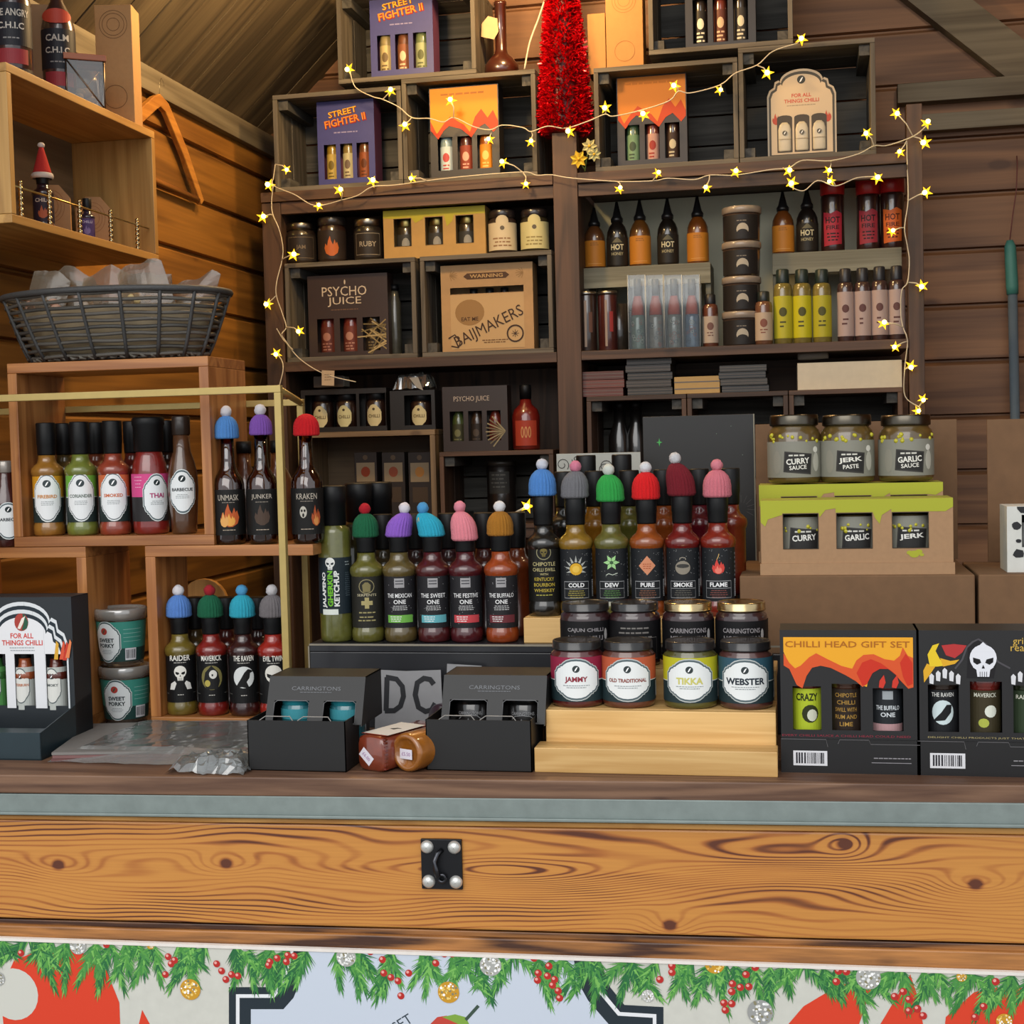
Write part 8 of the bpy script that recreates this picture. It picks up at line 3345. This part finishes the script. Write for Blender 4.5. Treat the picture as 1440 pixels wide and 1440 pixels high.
def ov(a_, v, k=0.0):
    e = v ** .85
    aa = a0 + (a1 - a0) * e + k
    bb_ = b0 + (b1 - b0) * e + k
    return Vector((aa * math.cos(a_), bb_ * math.sin(a_), .003 + (hB - .004) * v))


for s in range(10):
    v = .05 + .90 * s / 9
    mb = MB()
    pts = []
    n_ = 104
    for i in range(n_):
        a_ = 2 * PI * i / n_
        wv_ = .0022 * math.cos(a_ * nst / 2 + (PI if s % 2 else 0))
        q = ov(a_, v, wv_)
        q.z += .0007 * math.sin(a_ * 9 + s * 2)
        pts.append(q)
    mb.tube(pts, .0029, 5, 0, True)
    mb.build('woven_strand', GRY if s % 3 != 1 else plain('#3c3a36', .6, bump=.4, bscale=300), bk2)
for i in range(nst):
    a_ = 2 * PI * (i + .5) / nst
    mb = MB()
    mb.tube([ov(a_, v, .0025) for v in (0, .2, .4, .6, .8, 1.0)], .0030, 5)
    mb.build('stake', DG, bk2)
mb = MB()
mb.tube([ov(2 * PI * i / 60, 1.0, .002) for i in range(60)], .0050, 7, 0, True)
mb.build('rim', DG, bk2)
mb = MB()
n_ = 180
mb.tube([ov(2 * PI * i / n_, .0, .003 * math.sin(i * 1.9)) + Vector((0, 0, .003 + .003 * math.cos(i * 1.9))) for i in range(n_)], .0030, 5, 0, True)
mb.build('braided_foot', plain('#5c5850', .6, bump=.4, bscale=300), bk2)
mb = MB()
mb.lathe([(.135, .002), (.137, .004)], 40, 0, (0, 0, 0), True, True, None, 1, .47)
mb.build('base', DG, bk2)
mb = MB()
mb.lathe([(.94 * a0, .006), (a0 + .008, hB * .4), (a1 - .016, hB * .80)], 40, 0, (0, 0, 0), True, True, None, 1, .46)
mb.build('lining', plain('#a08e70', .6, var=.25, bscale=25), bk2)

BAGM = clear('#cdbfa9', .02, .13, 'clear_bag', .25)
for i, (u, w0, hgt, inn, lb, tl) in enumerate(((-.112, .070, .056, '#b08c78', 'clear sweet bag standing at the outer end of the basket', .35), (-.060, .095, .060, '#a8937c', 'clear sweet bag with a folded corner, second in the basket', -.25), (-.002, .110, .054, '#9a8c7c', 'flat-topped clear sweet bag in the middle of the basket', .03),
                                              (.030, .100, .050, '#c09884', 'clear bag of pink sweets behind the flat-topped bag', .1), (.070, .085, .062, '#b5a070', 'peaked clear bag of creamy sweets in the basket', -.3), (.112, .080, .040, '#ab9878', 'clear sweet bag slumped at the inner end of the basket', .6))):
    y_ = (-.02, .0, -.01, .03, -.025, .0)[i]
    t = thing('sweet_bag', lb, 'bag', (xw_ + u, Yw_ + y_, zU + hB * .82), 0)
    mb = MB()
    nx_, nz_ = 10, 8
    for side in (-1, 1):
        vs, fs = [], []
        for jz in range(nz_ + 1):
            for ix in range(nx_ + 1):
                uu, vv = ix / nx_ - .5, jz / nz_
                th_ = .013 * (1 - vv) ** .7 * (1 - (2 * uu) ** 2) + .0006
                nn = noise.noise(Vector((uu * 5 + i, vv * 4, side * 3 + i)))
                vs.append((uu * w0 * (1 - .15 * vv) + tl * vv * hgt, side * (th_ + .003 * nn * (1 - vv)), vv * (hgt + .02) * (1 - .35 * abs(uu - .1 * (i - 2)) + .05 * math.sin(uu * 9 + i)) - .012))
        for jz in range(nz_):
            for ix in range(nx_):
                k = jz * (nx_ + 1) + ix
                fs.append((k, k + 1, k + nx_ + 2, k + nx_ + 1))
        mb.add(vs, fs, 0, False)
    mb.build('clear_film', BAGM, t)
    mb = MB()
    rr_ = random.Random(i + 40)
    for _ in range(9):
        mb.sphere((rr_.uniform(-.4, .4) * w0, rr_.uniform(-.006, .006), rr_.uniform(-.010, .014)), rr_.uniform(.006, .009), 6, 0, .7)
    o = mb.build('sweets', plain(inn, .6), t)
    o['kind'] = 'stuff'

# ================================================================ POLE AND CORD ON THE RIGHT
Yp_ = BY - .07
top, mid = onY(1420, 338, Yp_), onY(1424, 414, Yp_)
bot = mid + (mid - top).normalized() * 0.0
bot = Vector((mid.x + .012, Yp_ - .06, .0))
t = thing('pole', 'long blue-grey pole with a teal rubber grip leaning against the back wall', 'pole', tuple(bot), 0)
mb = MB()
mb.tube([Vector((0, 0, .001)), mid - bot], .0105, 12)
mb.build('shaft', plain('#5c6a74', .4), t)
mb = MB()
mb.tube([mid - bot, mid - bot + (top - mid) * .15, top - bot - (top - mid) * .12, top - bot], [.0125, .0135, .0125, .007], 14)
mb.build('grip', plain('#3f7a70', .6), t)
mb = MB()
c0 = top - bot
mb.tube([c0, c0 + Vector((.006, 0, .05)), c0 + Vector((.016, .01, .11)), c0 + Vector((.020, .02, .17)), c0 + Vector((.021, .035, .19))], .0013, 6)
mb.build('cord', plain('#6a3a34', .7), t)

# ================================================================ STAR STRING LIGHTS
YL = SY - .022
sl = thing('string_lights', 'warm star-shaped string lights on pale wire draped along the bookcase', 'string lights', (X(795, YL, 2.0), YL, zdeck), 0)
so = Vector(sl.location)
wm = plain('#c8bca4', .4)


def spline(pts, sub=5):
    out = []
    n = len(pts)
    for i in range(n - 1):
        p0, p1, p2, p3 = pts[max(i - 1, 0)], pts[i], pts[i + 1], pts[min(i + 2, n - 1)]
        for k in range(sub):
            t_ = k / sub
            out.append(.5 * ((2 * p1) + (p2 - p0) * t_ + (2 * p0 - 5 * p1 + 4 * p2 - p3) * t_ ** 2 + (3 * p1 - p0 - 3 * p2 + p3) * t_ ** 3))
    out.append(pts[-1])
    return out


wires = [
    [(492, 100), (499, 122), (524, 136), (538, 140), (560, 150), (579, 165), (604, 167), (624, 172), (638, 165), (666, 178), (690, 183), (707, 176), (735, 179), (747, 185), (771, 178), (796, 180), (829, 169), (851, 161), (862, 164), (896, 156), (940, 142), (954, 129), (971, 131), (1012, 119), (1034, 103), (1065, 92), (1087, 72), (1122, 60)],
    [(387, 231), (384, 248), (385, 261), (415, 274), (443, 289), (480, 281), (504, 275), (524, 263), (555, 260), (600, 254), (660, 248), (735, 242), (754, 246), (776, 246), (804, 251), (868, 255), (918, 254), (940, 251), (976, 253), (998, 246), (1034, 246), (1084, 239), (1109, 236), (1129, 225), (1168, 226), (1207, 217), (1229, 205), (1248, 204), (1284, 192), (1302, 178)],
    [(384, 261), (381, 285), (384, 302), (393, 322), (397, 345), (396, 365), (390, 395), (389, 415), (396, 440), (402, 460), (397, 470), (402, 480), (418, 502), (444, 520), (470, 530), (500, 537)],
    [(389, 462), (398, 478), (412, 492)],
    [(389, 497), (396, 508), (398, 522), (393, 545), (389, 556)],
    [(1275, 198), (1276, 230), (1277, 282), (1272, 320), (1276, 345), (1279, 367), (1276, 397), (1268, 409), (1267, 440), (1270, 460), (1276, 480), (1272, 520), (1273, 557), (1292, 572)],
    [(1110, 262), (1130, 268), (1150, 254), (1175, 262), (1205, 250), (1233, 248)],
    [(766, 0), (757, 25), (745, 60), (738, 98)],
]
for k, wr_ in enumerate(wires):
    mb = MB()
    yy = YL if k != 7 else SY + .02
    pts = [onY(x_, y_, yy) - so + Vector((0, .004 * math.sin(i * 1.7), 0)) for i, (x_, y_) in enumerate(wr_)]
    mb.tube(spline(pts), .0013 if k != 7 else .0022, 6)
    mb.build('wire', wm, sl)
stars = [(490, 98), (550, 127), (570, 176), (634, 141), (688, 196), (747, 199), (707, 228), (800, 185), (851, 152), (905, 161), (948, 121), (1013, 127), (1079, 103), (1127, 55),
         (404, 239), (378, 260), (479, 267), (449, 289), (525, 254), (579, 251), (740, 259), (872, 265), (926, 243), (993, 264), (1035, 241), (1110, 240), (1166, 240), (1218, 188), (1265, 214),
         (1304, 172), (1299, 201), (1234, 250), (1261, 160), (371, 305), (414, 358), (376, 428), (421, 466), (389, 498), (1301, 271), (1255, 325), (1296, 403), (1243, 454), (1258, 488), (1281, 516), (1298, 562), (1291, 578), (1113, 258), (1167, 255), (855, 152)]
led = emit('#ffe878', 8.0)
petal = emit('#ffbe24', 2.0)
sh_p = sh_l = None
rr_ = random.Random(77)
wire_px = [p_ for wr_ in wires for p_ in wr_]


def star_mesh():
    mb = MB()
    vs = [(0, 0, 0)]
    for k in range(10):
        a_ = 2 * PI * k / 10
        r_ = .0118 if k % 2 == 0 else .0046
        vs.append((r_ * math.cos(a_), .0035 if k % 2 else .006, r_ * math.sin(a_)))
    vs[0] = (0, -.001, 0)
    vs.append((0, .0085, 0))
    fs = []
    for k in range(10):
        fs.append((0, 1 + k, 1 + (k + 1) % 10))
        fs.append((11, 1 + (k + 1) % 10, 1 + k))
    mb.add(vs, fs)
    return mb


for i, (x_, y_) in enumerate(stars[:-1]):
    q = onY(x_, y_, YL) - so
    q.y -= .004
    if sh_p is None:
        o = star_mesh().build('star_light', petal, sl)
        sh_p = o.data
    else:
        o = bpy.data.objects.new('star_light', sh_p)
        COL.objects.link(o)
        o.parent = sl
    o.location = q
    o.rotation_euler = (rr_.uniform(-.5, .5), rr_.uniform(0, 1.2), rr_.uniform(-.6, .6))
    s_ = rr_.uniform(1.0, 1.3)
    o.scale = (s_, s_, s_)
    if sh_l is None:
        mb = MB()
        mb.sphere((0, -.002, 0), .0042, 8)
        l_ = mb.build('led_bulb', led, o)
        sh_l = l_.data
    else:
        l_ = bpy.data.objects.new('led_bulb', sh_l)
        COL.objects.link(l_)
        l_.parent = o
    # short lead from the wire
    nb_ = min(wire_px, key=lambda p_: (p_[0] - x_) ** 2 + (p_[1] - y_) ** 2)
    d_ = math.hypot(nb_[0] - x_, nb_[1] - y_)
    if 6 < d_ < 60:
        mb = MB()
        mb.tube([onY(nb_[0], nb_[1], YL) - so, (onY((nb_[0] + x_) / 2 + 2, (nb_[1] + y_) / 2 - 2, YL) - so), q], .0014, 5)
        mb.build('lead', wm, sl)
# one star stuck among the bottles
q = onY(741, 712, RY + .13)
t = thing('star_light', 'single glowing star light on a short wire between the hatted bottle rows', 'string light', tuple(q), 0)
o = bpy.data.objects.new('star', sh_p)
COL.objects.link(o)
o.parent = t
o = bpy.data.objects.new('led_bulb', sh_l)
COL.objects.link(o)
o.parent = t
mb = MB()
mb.tube([(0, .004, 0), (-.012, .006, -.006), (-.022, .012, -.010), (-.02, .02, -.05), (-.012, .02, -.158)], .0016, 6)
mb.build('wire', wm, t)
# paper tag hung on the wire
q = onY(461, 531, YL - .004)
t = thing('paper_tag', 'small square cream price tag hanging on the light wire over the jar boxes', 'tag', tuple(q), 0)
mb = MB()
mb.prism([(-.015, -.017), (.014, -.019), (.016, .015), (-.014, .017)], 0, .0008)
mb.build('tag', plain('#b8a284', .7), t)
p = Pr()
p.lines(0, .008, .018, 3, .006, .0016, '#8a745a', 1)
p.build('print', t, flat(0))
